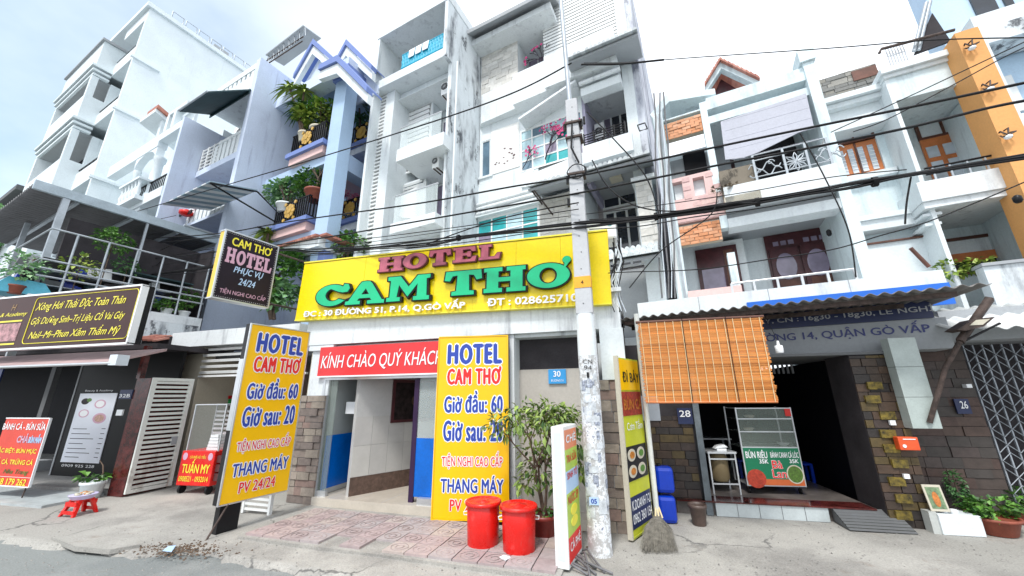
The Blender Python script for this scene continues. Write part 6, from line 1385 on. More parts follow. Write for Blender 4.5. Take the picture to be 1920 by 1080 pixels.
def hotel():
    t = thing('hotel_front', 'white ground-floor hotel front with stone pillars, glass doors and tiled lobby', 'shopfront', g.at(-3, 5.4, 0)); P = lambda x, y, d=5.42: g.D(x, y, d)
    zb, zt_ = 2.545, 3.06; uL, uR = P(575, 640)[0], P(1163, 600)[0]
    fz = .07
    B(g, 'fascia_beam', W2, t, (uL, uR, zb, zt_), 5.40, 7.0)
    B(g, 'upper_ledge', W2, t, (uL, uR+.05, zt_+.002, zt_+.06), 5.34, 8.6)
    B(g, 'pier_block', W1, t, (P(1125, 640)[0], uR+.02, P(1150, 712)[1], zb-.002), 5.38, 6.2)
    # left stone pillar
    a0, a1 = P(548, 850)[0], P(596, 850)[0]
    zs = P(560, 742)[1]
    MB(g).box(a0, a1+.02, 5.44, 5.49, 0, zs).build('pillar_core', GREY, t); masonry(t, g, a0, a1+.02, 0, zs, 5.44, .115, .14, .3, STONE, prow=.035)
    MB(g).box(a0+.12, a1+.02, 5.45, 5.49, zs+.001, zb-.1).build('column', W2, t); MB(g).box(a0+.06, a1+.06, 5.41, 5.49, zb-.099, zb-.002).build('capital', W2, t)
    # right stone pillar
    c0, c1 = P(1131, 860)[0], uR+.02; zs = P(1150, 712)[1]
    MB(g).box(c0, c1, 5.42, 6.0, 0, zs-.001).build('pillar_core', GREY, t); masonry(t, g, c0, c1, 0, zs-.001, 5.42, .13, .15, .3, STONE, prow=.03)
    # wall panel with number plate
    b0, b1 = P(957, 800, 5.45)[0], P(971, 800, 5.6)[0]; zp = P(1030, 692, 5.72)[1]
    MB(g).box(P(810, 800)[0], b0, 5.5, 6.0, 0, zb-.001).box(b0, b1, 5.44, 6.0, 0, zb-.003).build('door_pier', W2, t)
    MB(g).box(b1, c0-.001, 5.72, 5.8, 0, zp).build('wall_panel', plaster('beige_panel', (.47, .44, .40), .35, (.25, .22, .2)), t); MB(g).box(b1, c0-.001, 5.75, 5.8, zp+.002, zb-.05).build('transom', DARK2, t)
    MB(g).box(b1, c0-.001, 5.5, 5.8, zb-.05, zb-.002).build('soffit', W2, t)
    n = thing('house_number_plate', 'bright blue plate with the number 30 on the beige wall right of the hotel', 'number plate', g.at(b1+.3, 5.72, zp)); q = g.R(5.7, (1028, 693), (1062, 719))
    MB(g).box(q[0], q[1], 5.69, 5.715, q[2], q[3]).build('plate', M('sky_blue_plate', (.03, .30, .66), .4, .05), n); pl = Pl(g.at(q[0], 5.69, q[2]), g.U); w, h = q[1]-q[0], q[3]-q[2]
    lettering('number', n, pl, '30', w*.3, h*.48, w*.7, h*.88, WLET, bold=.03); lettering('street_line', n, pl, 'ĐƯỜNG 51', w*.15, h*.14, w*.85, h*.32, WLET)
    # floors and lobby
    zf = .12
    fl0 = P(597, 960)[0]
    MB(g).box(a1+.02, c0, 5.38, 12, 0, zf).build('lobby_floor', M('beige_floor_tile', (.56, .51, .44), .15, .08, 3, .02), t)
    for k in range(6): piece('floor_joint', t, g, a1+.3+k*.5, a1+.306+k*.5, 5.4, 9, zf-.004, zf+.001, GREY)
    w0 = g.Zc(655, 931, zf); w1 = g.Zc(806, 903, zf); dv = (w1[0]-w0[0], w1[1]-w0[1]); ln = math.hypot(*dv); dv = (dv[0]/ln, dv[1]/ln); nv = (-dv[1], dv[0])
    wall = Fr(0); O = g.at(w0[0], w0[1], zf); Ud = g.U*dv[0]+g.N*dv[1]; plw = Pl(O, Ud)
    def pb(name, x0, y0, x1, y1, n0, n1, mat, par=t): return MB().pbox(plw, x0, y0, x1, y1, n0, n1).build(name, mat, par)
    pb('lobby_wall', -.02, 0, 4.5, 2.9, -.1, 0, LOBW); 
    skm = per_object('brown_skirting_brick', [(.16, .09, .06), (.20, .12, .08), (.12, .07, .05)], .6, .3)
    pb('skirting', -.02, 0, 4.5, .27, .001, .012, M('skirting_base', (.13, .08, .06), .6, .3, 14, .2))
    for k in range(12): pb('wall_tile', -.02+k*.3, .275, .275+k*.3, .74, .001, .007, LOBT); pb('wall_tile', -.02+k*.3, .745, .275+k*.3, 1.2, .001, .007, LOBT)
    p0, p1 = plw.px(738, 712, .02), plw.px(817, 788, .02)
    dp_ = thing('wall_picture', 'dark framed picture hanging on the pale lobby wall', 'picture', plw.at(p0[0], p1[1], .0)); MB().pbox(plw, p0[0], p1[1], p1[0]+.3, p0[1], .01, .04).build('frame', WOODD, dp_); MB().pbox(plw, p0[0]+.05, p1[1]+.05, p1[0]+.25, p0[1]-.05, .041, .046).build('canvas', M('dark_canvas', (.035, .025, .025), .4, .5, 12), dp_)
    MB().disc(plw, (p0[0]+p1[0])/2-.02, (p0[1]+p1[1])/2, .07, .09, .047, .05).build('canvas_figure', M('dull_gold_print', (.10, .06, .03), .5, .4, 30), dp_)
    MB(g).box(a1-.3, a1-.2, 5.5, 12, 0, 2.5).build('lobby_side_wall', LOBW, t); MB(g).box(-3.0, -2.9, 5.8, 9.5, zf, 2.8).build('lobby_side_wall', LOBW, t) 
    MB(g).box(a1-.3, -2.9, 5.5, 12, 2.45, 2.53).build('lobby_ceiling', W1, t); 
    # red welcome banner
    bn = thing('red_banner', 'red banner reading KÍNH CHÀO QUÝ KHÁCH over the hotel door', 'banner', g.at(-4, 5.42, 2))
    q0 = P(596, 706, 5.42); q1 = P(830, 648, 5.42); z1 = P(600, 652, 5.42)[1]; z0 = P(594, 707, 5.42)[1]
    MB(g).box(q0[0], q1[0]+.1, 5.40, 5.44, z0, z1).build('panel', REDF, bn); MB(g).box(q0[0]-.0, q1[0]+.1, 5.385, 5.398, z0-.012, z0+.012).build('edge_strip', WLET, bn)
    pl = Pl(g.at(q0[0], 5.399, z0), g.U); lettering('lettering', bn, pl, 'KÍNH CHÀO QUÝ KHÁCH', .06, (z1-z0)*.2, P(818, 680, 5.4)[0]-q0[0]+.12, (z1-z0)*.82, WLET, bold=.008, shear=.15)
    # door frame
    j = P(592, 830)[0]; zh = z0-.015
    fr = MB(g).box(j-.02, j+.03, 5.44, 5.52, zf, zh); fr.build('door_jamb', ALU, t); MB(g).box(j+.03, j+.26, 5.47, 5.49, zf+.08, zh).build('side_pane', CLEARD, t); MB(g).box(j+.03, j+.28, 5.45, 5.5, zf, zf+.08).build('sill_rail', ALU, t); MB(g).box(j+.03, q1[0], 5.44, 5.5, zh-.04, zh).build('door_head', ALU, t)
    def leaf(u_, d0, d1, film_z, nm):
        l = MB(g).box(u_-.006, u_+.006, d0, d1, film_z, 2.0).build('glass_door', CLEAR, t); MB(g).box(u_-.008, u_+.008, d0, d1, zf+.08, film_z).build('blue_film', BLUEFILM, l); MB(g).box(u_-.02, u_+.02, d0, d1, zf+.005, zf+.08).build('bottom_rail', ALU, l)
        MB(g).box(u_-.015, u_+.015, d1-.02, d1+.01, zf, 2.0).build('edge_rail', ALU, l)
        h = MB(g).tube([(u_+.02, d1-.12, 1.0), (u_+.06, d1-.12, 1.03), (u_+.06, d1-.12, 1.42), (u_+.02, d1-.12, 1.45)], .012, 8); h.build('handle', ALU, l); return l
    u_ = g.D(603, 900, 5.5)[0]; leaf(u_, 5.5, g.Uc(668, 933, u_)[0], g.Uc(604, 836, u_)[1] if False else 1.02, '')
    u2 = g.D(812, 900, 5.52)[0]; MB(g).box(u2-.35, u2-.02, 5.52, 5.54, zf+.08, 1.02).build('blue_film', BLUEFILM, t); MB(g).box(u2-.35, u2-.02, 5.525, 5.535, 1.02, 2.0).build('glass_door', CLEAR, t); MB(g).box(u2-.40, u2-.32, 5.51, 5.55, zf, 2.0).build('edge_rail', M('dark_violet_rail', (.04, .02, .06), .4), t)
    MB(g).box(u2-.2, u2+.15, 5.42, 5.5, zf, zf+.09).build('sill_rail', ALU, t)
    MB(g).box(j+.25, j+.5, 5.75, 5.78, 1.36, 1.56).build('notice', WLET, t)
    
LOBT = per_object('lobby_tile_tint', [(.52, .51, .49), (.56, .55, .52), (.50, .49, .47)], .2, .12, 4, .05)
hotel()
def big_sign():
    d = 5.3; a, b = g.D(553, 600, d), g.D(1147, 568, d); c = g.D(568, 497, d); e = g.D(1141, 432, d)
    tl, tr, bl, br = g.at(c[0], d, c[1]), g.at(e[0], d, e[1]), g.at(a[0], d, a[1]), g.at(b[0], d, b[1])
    U = (br-bl).normalized(); V = (Vector((0, 0, 1))-U*U.z).normalized(); pl = Pl(bl, U, V); W_ = (br-bl).length; Hh = (tl-bl).dot(V)
    t = thing('yellow_hotel_sign', 'large yellow signboard with green CAM THƠ and pink HOTEL letters', 'signboard', bl)
    Hh = ((tl-bl).dot(V)+(tr-br).dot(V))/2
    # five overlapping sheets, each slightly proud
    n = 8
    for k in range(n): MB().pbox(pl, W_*k/n+.0015, 0, W_*(k+1)/n-.0015, Hh, -.05, .0+(.002 if k % 2 else 0)).build('sign_panel', YEL, t)
    MB().pbox(pl, .0, -.001, W_, Hh+.01, -.12, -.052).build('backing', YEL, t); MB().pbox(pl, 0, Hh+.011, W_, Hh+.035, -.14, .015).build('top_trim', YLET, t); MB().pbox(pl, 0, -.02, W_, -.002, -.14, .012).build('bottom_trim', YLET, t)
    G_ = [('C', (599, 534), (662, 576)), ('A', (655, 529), (728, 572)), ('M', (731, 519), (811, 566)), ('T', (837, 510), (908, 556)), ('H', (910, 503), (989, 550)), ('O', (990, 496), (1071, 543))]
    for ch, a_, b_ in G_:
        xm = (a_[0]+b_[0])/2; p = pl.px(a_[0], (a_[1]+b_[1])/2); q = pl.px(b_[0], (a_[1]+b_[1])/2); top = pl.px(xm, a_[1])[1]; bot = pl.px(xm, b_[1])[1]
        slab_letter(t, pl, ch, p[0], bot, q[0], top, GREEN, BLACK, .03, .05)
    p = pl.px(1056, 490); q = pl.px(1072, 490); top = pl.px(1064, 483)[1]; bot = pl.px(1064, 498)[1]; slab_letter(t, pl, 'horn', p[0], bot, q[0], top, GREEN, BLACK, .031, .05)
    for ch, a_, b_ in [('H', (714, 484), (760, 511)), ('O', (760, 477), (804, 506)), ('T', (808, 471), (849, 500)), ('E', (853, 466), (897, 494)), ('L', (901, 461), (942, 489))]:
        xm = (a_[0]+b_[0])/2; p = pl.px(a_[0], (a_[1]+b_[1])/2); q = pl.px(b_[0], (a_[1]+b_[1])/2)
        slab_letter(t, pl, ch, p[0], pl.px(xm, b_[1])[1], q[0], pl.px(xm, a_[1])[1], PINKL, M('dark_red_edge', (.10, .01, .02), .4) if 'dark_red_edge' not in bpy.data.materials else bpy.data.materials['dark_red_edge'], .025, .045)
    x0 = pl.px(573, 592)[0]; x1 = pl.px(874, 572)[0]; y0 = pl.px(573, 600)[1]; y1 = pl.px(720, 574)[1]
    lettering('address_lettering', t, pl, 'ĐC : 30 ĐƯỜNG 51, P.14, Q.GÒ VẤP', x0, .02, x1, .19, WLET, .03, bold=.035, depth=.02)
    x0 = pl.px(916, 565)[0]; x1 = pl.px(1097, 552)[0]; lettering('phone_lettering', t, pl, 'ĐT : 0286257106', x0, .045, x1, .16, WLET, .03, bold=.035, depth=.02)
    # white cylinder drum lamp box at right top
    r = g.R(5.6, (1140, 420), (1158, 455)); bx = thing('white_outdoor_unit', 'white outdoor unit with a small blue logo sticking out past the yellow board\'s right end', 'unit', g.at(r[0], 5.5, r[2]))
    MB(g).box(r[0]-.5, r[1], 5.42, 5.8, r[2], r[3]).build('casing', WHITEP, bx, bevel=.04); pl2 = Pl(g.at(r[1]-.12, 5.419, r[3]-.13), g.U); MB().disc(pl2, .03, .04, .035, .03, .001, .004).build('logo', M('teal_logo', (.05, .4, .5), .4), bx)
big_sign()
def fill_rates(t, pl, W_, Hh, n0):
    def L_(s, x0, y0, x1, y1, m, bold, ow, **k): lettering('lettering', t, pl, s, x0*W_, (1-y1)*Hh, x1*W_, (1-y0)*Hh, m, n0, bold=bold, outline=WLET, ow=ow, **k)
    L_('HOTEL', .15, .05, .90, .165, BLUEL, .13, .05, spacing=1.2); L_('CAM THƠ', .15, .185, .90, .285, REDL, .12, .05, spacing=1.18)
    L_('Giờ đầu: 60', .12, .325, .92, .445, BLUEL, .09, .045, spacing=1.12); L_('Giờ sau: 20', .12, .49, .92, .60, BLUEL, .09, .045, spacing=1.12)
    L_('TIỆN NGHI CAO CẤP', .11, .655, .92, .745, REDL, .03, .05, spacing=1.05); L_('THANG MÁY', .11, .78, .93, .865, BLUEL, .06, .06, spacing=1.06); L_('PV 24/24', .24, .90, .76, .955, REDL, .045, .06, spacing=1.06)
def rate_sign(pl, W_, Hh, label, base, th, facing):
    t = thing('yellow_price_sign', label, 'sign', base, 'yellow price signs of the hotel')
    MB().pbox(pl, 0, 0, W_, Hh, -th, -.008).build('light_box', BLACK, t, bevel=.004); MB().pbox(pl, .012, .012, W_-.012, Hh-.012, -.0075, .0).build('face', YEL2, t)
    fr = MB(); fr.pbox(pl, -.006, -.006, W_+.006, .010, -.02, .008); fr.pbox(pl, -.006, Hh-.010, W_+.006, Hh+.006, -.02, .008); fr.pbox(pl, -.006, .0101, .010, Hh-.0101, -.02, .008); fr.pbox(pl, W_-.010, .0101, W_+.006, Hh-.0101, -.02, .008); fr.build('frame', facing, t)
    fill_rates(t, pl, W_, Hh, .003); return t
# centre sign
fr8 = Fr(6); b0 = fr8.Zc(805, 983, 0); d8 = b0[1]
a, b = fr8.D(806, 974, d8), fr8.D(826, 632, d8); q = fr8.D(953, 800, d8)
x0 = (a[0]+b[0])/2; z0, z1 = a[1], b[1]
rate_sign(Pl(fr8.at(x0, d8, z0), fr8.U), q[0]-x0, z1-z0, 'upright yellow price sign facing the street right of the door, behind the red buckets', fr8.at(x0, d8, 0), .14, YEL2)
MB(fr8).box(x0+.1, x0+.2, d8+.02, d8+.1, 0, z0).box(q[0]-.2, q[0]-.1, d8+.02, d8+.1, 0, z0).build('foot', BLACK, [o for o in COL.objects if o.name == 'yellow_price_sign'][0], kind='stuff')
# left sign, sticking out toward the street
us = -5.73; dn, zt2 = MF.Uc(471, 606, us); dn2, zb2 = MF.Uc(409, 950, us); df, _ = MF.Uc(578, 632, us); df2, _ = MF.Uc(540, 932, us)
dn = (dn+dn2)/2; df = (df+df2)/2
ls = rate_sign(Pl(MF.at(us, dn, zb2), MF.N), df-dn, zt2-zb2, 'projecting yellow price sign with a dark edge standing left of the hotel door', MF.at(us, (dn+df)/2, 0), .13, ALU)
MB(MF).box(us-.13, us-.03, dn+.05, dn+.30, 0, zb2).build('post', BLACK, ls); MB(MF).tube([(us, dn+.12, zb2), (us+.05, dn-.08, 0)], .012, 6).build('prop', RUST, ls)
MB(MF).box(us-.13+.0, us-.03, dn-.004, dn, zb2+.9, zt2-.5).build('worn_edge', ALU, ls)
# black CAM THO HOTEL sign
us2 = -7.15; dn, zt3 = MF.Uc(421, 427, us2); dn2, zb3 = MF.Uc(401, 555, us2); df, zz1 = MF.Uc(519, 464, us2); df2, zz0 = MF.Uc(505, 580, us2); dn = (dn+dn2)/2; df = (df+df2)/2; zt3 = (zt3+zz1)/2; zb3 = (zb3+zz0)/2
bs = thing('black_hotel_sign', 'square black lightbox with yellow, pink and blue hotel lettering hung high on the left', 'sign', MF.at(us2, (dn+df)/2, zb3)); pl = Pl(MF.at(us2, dn, zb3), MF.N); W_, Hh = df-dn, zt3-zb3
MB().pbox(pl, 0, 0, W_, Hh, -.16, -.006).build('light_box', M('yellow_side', (.85, .55, .05), .4, .06), bs); MB().pbox(pl, .015, .015, W_-.015, Hh-.015, -.0055, 0).build('face', M('near_black_face', (.02, .014, .022), .3, .1), bs)
for r_ in ((-.01, -.01, W_+.01, .012), (-.01, Hh-.012, W_+.01, Hh+.01), (-.01, .0121, .012, Hh-.0121), (W_-.012, .0121, W_+.01, Hh-.0121)): MB().pbox(pl, *r_, -.17, .012).build('frame_bar', ALU, bs) if r_[0] > -1 and r_[2]-r_[0] > W_*.5 else MB().pbox(pl, *r_, -.02, .012).build('frame_bar', ALU, bs)
L2 = lambda s, x0, y0, x1, y1, m, bold, sh=0: lettering('lettering', bs, pl, s, x0*W_, (1-y1)*Hh, x1*W_, (1-y0)*Hh, m, .003, bold=bold, shear=sh)
L2('CAM THƠ', .14, .06, .88, .20, YLET, .05, .0)
for ch, x in zip('HOTEL', (.08, .26, .43, .60, .77)): slab_letter(bs, pl, ch, x*W_, .53*Hh, (x+.165)*W_, .76*Hh, PINKP, PALEB, .003, .002)
L2('PHỤC VỤ', .26, .49, .80, .61, PALEB, .04, .25); L2('24/24', .38, .65, .68, .75, PALEB, .03, .2); L2('TIỆN NGHI CAO CẤP', .10, .82, .92, .93, PINKP, .02)
dots = MB(); n = 26
for k in range(n):
    for (x, y) in ((.035+.93*k/n, .03), (.035+.93*k/n, .97), (.03, .03+.94*k/n), (.97, .03+.94*k/n)): dots.pbox(pl, x*W_-.004, y*Hh-.004, x*W_+.004, y*Hh+.004, .001, .004)
dots.build('bulb_dots', WLET, bs, kind='stuff'); MB(MF).tube([(us2-.08, df, zt3-.1), (us2-.08, df+1.4, zt3-.1)], .02, 6).build('bracket', RUST, bs); MB(MF).tube([(us2-.08, df, zb3+.1), (us2-.08, df+1.4, zb3+.1)], .02, 6).build('bracket', RUST, bs)
# ------------------------------------------------------------------ passage with the cart
CLEARC = clear('thin_glass', (.5, .55, .55), .08)
def passage():
    t = thing('passage_front', 'cream passage with white louvres above between the granite pillar and the hotel', 'shopfront', g.at(-8, 5.5, 0)); P = lambda x, y, d=6.1: g.D(x, y, d)
    a0 = P(330, 640)[0]; a1 = P(570, 620)[0]; zt_, zb = P(330, 630)[1], P(330, 653)[1]
    MB(g).box(a0, a1-.02, 6.0, 7.0, zb, zt_+.05).build('fascia_beam', W2, t)
    MB(g).box(P(262, 660)[0], a0+.02, 6.05, 7.0, 1.5, zb+.02).build('stained_wall', W3, t)
    p0, p1 = P(336, 690)[0], P(374, 690)[0]; r0 = P(445, 690)[0]; z1 = P(375, 704)[1]
    MB(g).box(a0+.022, p1-.0, 6.12, 6.8, 0, zb-.001).build('pier', CREAM, t)
    louvres(g, t, (p1+.0, a1+.0, z1, zb-.01), 6.16, 5, WHITEP, 'slat', .4, .05, .25)
    MB(g).box(p1, a1+.2, 6.1, 6.16, z1-.04, z1).build('head_rail', WHITEP, t)
    MB(g).box(p1-.1, p1-.01, 6.8, 9, 0, 2.6).build('side_wall', CREAM, t); MB(g).box(a1+.3, a1+.4, 6.1, 9, 0, 2.5).build('side_wall', CREAM, t); MB(g).box(p1-.0, a1+.3, 8.2, 8.3, 0, 2.6).build('back_wall', plaster('brown_beige_wall', (.22, .16, .13), .3), t); MB(g).box(p1-.0, a1+.3, 6.4, 8.2, 2.5, 2.6).build('ceiling', GREYD, t)
    # gate leaf standing open
    u_ = g.Zc(232, 932)[0]; d0, d1 = 4.94, 5.66; zt2 = 2.03
    gt = thing('slatted_gate', 'white rust-speckled slatted metal gate leaf standing open beside the granite pillar', 'gate', g.at(u_, (d0+d1)/2, 0))
    for q in (d0, d1-.07): MB(g).box(u_-.02, u_+.02, q, q+.07, .04, zt2).build('stile', RUSTW, gt)
    n = 23; h = (zt2-.14)/n
    MB(g).box(u_-.019, u_+.019, d0+.07, d1-.07, .04, .10).build('rail', RUSTW, gt); MB(g).box(u_-.019, u_+.019, d0+.07, d1-.07, zt2-.06, zt2).build('rail', RUSTW, gt)
    for k in range(n): z = .11+k*h; dd1 = d1-.07 if k != 9 else d1-.17; piece('slat', gt, g, u_-.012, u_+.012, d0+.07, dd1, z, z+h*.55, RUSTW, .0)
    MB(g).box(u_-.015, u_+.02, d1-.17, d1-.08, .11+8.2*h, .11+10*h).build('lock_box', GREY, gt)
    # concrete apron
    # food cart
    fr = Fr(10); c = fr.Zc(345, 927); x0, x1 = fr.D(330, 905, c[1])[0], fr.D(400, 870, c[1])[0]; d = c[1]; zb_, zm = fr.D(330, 905, d)[1]+.0, fr.D(340, 845, d)[1]; zb_ = .14
    ct = thing('red_food_cart', 'red food cart with yellow lettering and a steel-barred glass case in the passage', 'food cart', fr.at((x0+x1)/2, d, 0)); D_ = .5
    MB(fr).box(x0, x1, d, d+D_, zb_, zm).build('body', REDPL, ct, bevel=.01); pl_ = Pl(fr.at(x0, d, zb_), fr.U); w, hh = x1-x0, zm-zb_
    lettering('lettering', ct, pl_, 'TUẤN MY', w*.1, hh*.36, w*.92, hh*.76, YLET, bold=.04); lettering('lettering', ct, pl_, 'CÀ PHÊ HỦ TIẾU', w*.27, hh*.78, w*.75, hh*.9, YLET, bold=.02); lettering('lettering', ct, pl_, '0908521 - 0932014', w*.06, hh*.12, w*.93, hh*.27, YLET, bold=.02)
    for x in (.12, .88): MB().disc(pl_, w*x, hh*.84, w*.07, hh*.11, .002, .005, 16).build('print_roundel', PINKP, ct)
    ztop = fr.D(345, 760, d)[1]
    for (xx, dd) in ((x0+.05, d+.03), (x1+.02, d+.03), (x0+.05, d+D_-.03), (x1+.02, d+D_-.03)): MB(fr).box(xx-.01, xx+.01, dd-.01, dd+.01, zm, ztop).build('case_post', ALU, ct)
    MB(fr).box(x0+.04, x1+.03, d+.02, d+D_, ztop, ztop+.02).build('case_top', ALU, ct); MB(fr).box(x0+.06, x1, d+.03, d+.034, zm, ztop).build('case_glass', CLEARC, ct)
    for k in range(6): piece('case_bar', ct, fr, x0+.06, x1+.01, d+D_-.03, d+D_-.02, zm+.25+k*.08, zm+.29+k*.08, WHITEP)
    ob = thing('food_bags', 'stack of white folded packages in the cart\'s glass case', 'packages', fr.at(x1-.25, d+.2, zm+.0)); 
    for k in range(5): piece('package', ob, fr, x1-.32+.01*k, x1-.08-.008*k, d+.1, d+.3, zm+.003+k*.055, zm+.05+k*.055, WLET)
    for k in range(3): MB(fr).box(x1+.002, x1+.10, d+.05, d+D_-.05, zb_+.08+k*.15, zb_+.2+k*.15).build('side_bin', M('dark_bin', (.10, .03, .03), .5), ct)
    for xx in (x0+.08, x1-.06): MB(fr).tube([(xx-.02, d+.06, .07), (xx+.02, d+.06, .07)], .07, 14).build('wheel', BLACK, ct)
    p = g.D(427, 748, 7.0); fr2 = g
    ba = tag(MB(g).box(p[0]-.15, p[0]+.18, 6.9, 7.2, p[1]-.13, p[1]).build('green_basket', M('green_plastic', (.03, .45, .10), .4), None, bevel=.01), 'green plastic basket on the shelf inside the passage under the red one', 'basket')
    tag(MB(g).box(p[0]-.18, p[0]+.18, 6.88, 7.22, p[1]+.003, p[1]+.08).build('red_basket', REDPL, None, bevel=.01), 'red plastic basket stacked on the green one inside the passage', 'basket')
    tag(MB(g).box(p[0]-.5, p[0]+.6, 6.85, 7.25, p[1]-.165, p[1]-.133).box(p[0]-.45, p[0]-.42, 6.9, 7.2, 0, p[1]-.166).box(p[0]+.5, p[0]+.53, 6.9, 7.2, 0, p[1]-.166).build('shelf_stand', ALU, None), 'metal shelf stand holding the baskets inside the passage', 'shelf')
passage()
# folded white gate piece by the left sign
q = g.Zc(490, 965); lg = thing('low_white_gate', 'low white slatted gate piece lying by the stone pillar under the yellow price sign', 'gate', g.at(q[0], q[1], 0))
for k in range(4): piece('slat', lg, g, q[0]-.35, q[0]+.12, q[1]-.0, q[1]+.03, .04+k*.07, .07+k*.07, WHITEP)
for x in (-.37, .13): piece('stile', lg, g, q[0]+x-.02, q[0]+x+.02, q[1]-.01, q[1]+.04, .0, .34, WHITEP)
# ================================================================== street things
def buckets():
    for (x, y, w, lab) in ((903, 1040, 66, 'left'), (974, 1053, 70, 'right')):
        c = gz(x, y); r = w/2/700*(c-EYE).length*.93; r = .192; h = .475
        c = c+Vector((0, r, 0)) * .9
        t = thing('red_bucket', {'left': 'red plastic bucket with lid touching the yellow price sign, farther from the white sandwich sign', 'right': 'red plastic bucket with lid nearest the street, beside the terracotta tree pot'}[lab], 'bucket', c, 'two red lidded buckets')
        MB().lathe(c, [(r*.86, 0), (r*.9, .015), (r*.97, h*.86), (r*.93, h*.9), (r*.93, h)], 40, raw=True).build('body', REDPL, t)
        MB().lathe(c+Vector((0, 0, h)), [(r*1.03, -.03), (r*1.09, -.028), (r*1.09, -.004), (r*1.06, .010), (r*.98, .012), (r*.93, -.002), (r*.5, -.001), (r*.45, .006), (r*.15, .008), (r*.12, .016), (.001, .018)], 40, raw=True).build('lid', REDPL, t)
        for s in (-1, 1): MB().tube([c+Vector((s*r*.95, -.02, h*.8)), c+Vector((s*r*1.16, -.02, h*.78)), c+Vector((s*r*1.14, -.02, h*.72)), c+Vector((s*r*.95, -.02, h*.72))], .006, 6, raw=True).build('handle_lug', WLET, t)
buckets()
def pole():
    c = gz(1130, 1046)+Vector((0, .1, 0)); ztop = 5.9; axis = Vector((.0, .0, 1))
    t = thing('utility_pole', 'weathered concrete utility pole with torn paper notices in front of the hotel', 'utility pole', c)
    def r_at(z): return .128-(.128-.088)*z/6
    m = MB().lathe(c, [(r_at(z)+(.004 if z in (2.1,) else 0), z) for z in (0, .05, .6, 1.2, 1.8, 2.1)], 20, raw=True); m.build('lower_shaft', POSTER, t)
    MB().lathe(c, [(r_at(2.101)+.004, 2.101), (r_at(2.6)+.004, 2.62)], 20, raw=True).build('white_band', W1, t)
    # upper shaft: a tapered H-section
    mb = MB(); 
    for z0_, z1_ in ((2.62, ztop),):
        a, b = r_at(z0_)*.96, r_at(z1_)*.96; fr = HF; i = fr.inv(c)
        def ring(r, z): return [fr.at(i[0]+x*r, i[1]+y*r, z) for x, y in ((-1, -.8), (1, -.8), (1, .8), (-1, .8))]
        mb._pr(ring(a, z0_), ring(b, z1_))
    mb.build('upper_shaft', CONC, t, bevel=.012)
    fr = HF; i = fr.inv(c)
    for k in range(14): z = 2.75+k*.23; r = r_at(z)*.78; MB(fr).tube([(i[0]+(.01 if k % 2 else -.005), i[1]-r+.002, z), (i[0]+(.01 if k % 2 else -.005), i[1]-r-.003, z)], .007, 8).build('bolt_hole', BLACK, t)
    z = HF.D(1102, 527, i[1]-.1)[1]; r = r_at(z)*.97; MB(fr).box(i[0]-r-.003, i[0]+r+.003, i[1]-r*.8-.006, i[1]+r*.8+.006, z-.075, z+.075).build('orange_tag', M('orange_tag_paint', (.80, .38, .02), .4, .1), t)
    pl = Pl(fr.at(i[0]-.03, i[1]-r*.8-.0065, z-.03), fr.U); lettering('tag_mark', t, pl, '4', .01, 0, .045, .05, PRBL, .001)
    r = r_at(2.0); pl = Pl(fr.at(i[0]-.05, i[1]-r_at(1.95)-.010, 1.86), fr.U); lettering('pole_mark', t, pl, 'CN', 0, .14, .11, .19, PRBL, .001); lettering('pole_mark', t, pl, '94', .01, .07, .1, .12, PRBL, .001); lettering('pole_mark', t, pl, '1', .04, -.02, .06, .04, PRBL, .001, bold=.03)
    pl = Pl(fr.at(i[0]-.07, i[1]-r_at(.6)-.008, .5), fr.U); MB().pbox(pl, 0, 0, .1, .075, .0, .003).build('blue_notice', PALEB, t); lettering('notice_mark', t, pl, '05', .02, .015, .08, .06, BLUEL, .004, bold=.04)
    # paper scraps
    rg = random.Random(12); 
    for k in range(46):
        z = rg.uniform(.35, 1.85); a = math.radians(rg.uniform(200, 340)); w = rg.uniform(.25, .8); h = rg.uniform(.04, .13); r = r_at(z)+.0035+.0008*(k % 4); mb = MB(); n = 5; vs = []
        for q in range(n+1): an = a+w*(q/n-.5); vs += [c+Vector((r*math.cos(an), r*math.sin(an), z+rg.uniform(-.006, .006))), c+Vector((r*math.cos(an), r*math.sin(an), z+h+rg.uniform(-.012, .012)))]
        mb._add(vs, [(2*q, 2*q+2, 2*q+3, 2*q+1) for q in range(n)]); mb.build('paper_scrap', (PAPER, PAPER2, PAPER)[k % 3], t)
    # top: metal extension, insulator clutter, coil
    b = c+Vector((-.02, 0, 5.55)); e = c+Vector((-.09, .0, 9.0)); MB().tube([b, e], .035, 10, raw=True).build('steel_extension', STEEL, t)
    for z in (5.2, 5.45, 4.6): MB(fr).box(i[0]-.11, i[0]+.13, i[1]-.1, i[1]+.1, z, z+.03).build('clamp', RUST, t)
    for (x, z) in ((.13, 5.5), (.17, 5.53), (-.12, 5.47), (.14, 4.7), (-.12, 4.6), (-.12, 4.25)): MB(fr).tube([(i[0]+x, i[1]-.06, z), (i[0]+x, i[1]-.06, z-.12)], .018, 8).build('insulator', BLACK, t)
    MB(fr).tube([(i[0]+.02+.13*math.cos(a/3), i[1]-.12+.01*math.sin(a), 4.62+.11*math.sin(a/3)) for a in range(20)], .008, 5).build('wire_coil', WIRE, t)
    MB(fr).tube([(i[0]-.0, i[1]-.12, 5.4), (i[0]-.03, i[1]-.14, 5.0), (i[0]+.06, i[1]-.12, 4.75)], .014, 6).build('riser_cable', WIRE, t)
PAPER = M('torn_paper', (.66, .70, .74), .8, .25, 14, .1); PAPER2 = M('printed_paper', (.42, .46, .56), .8, .5, 40, .1)
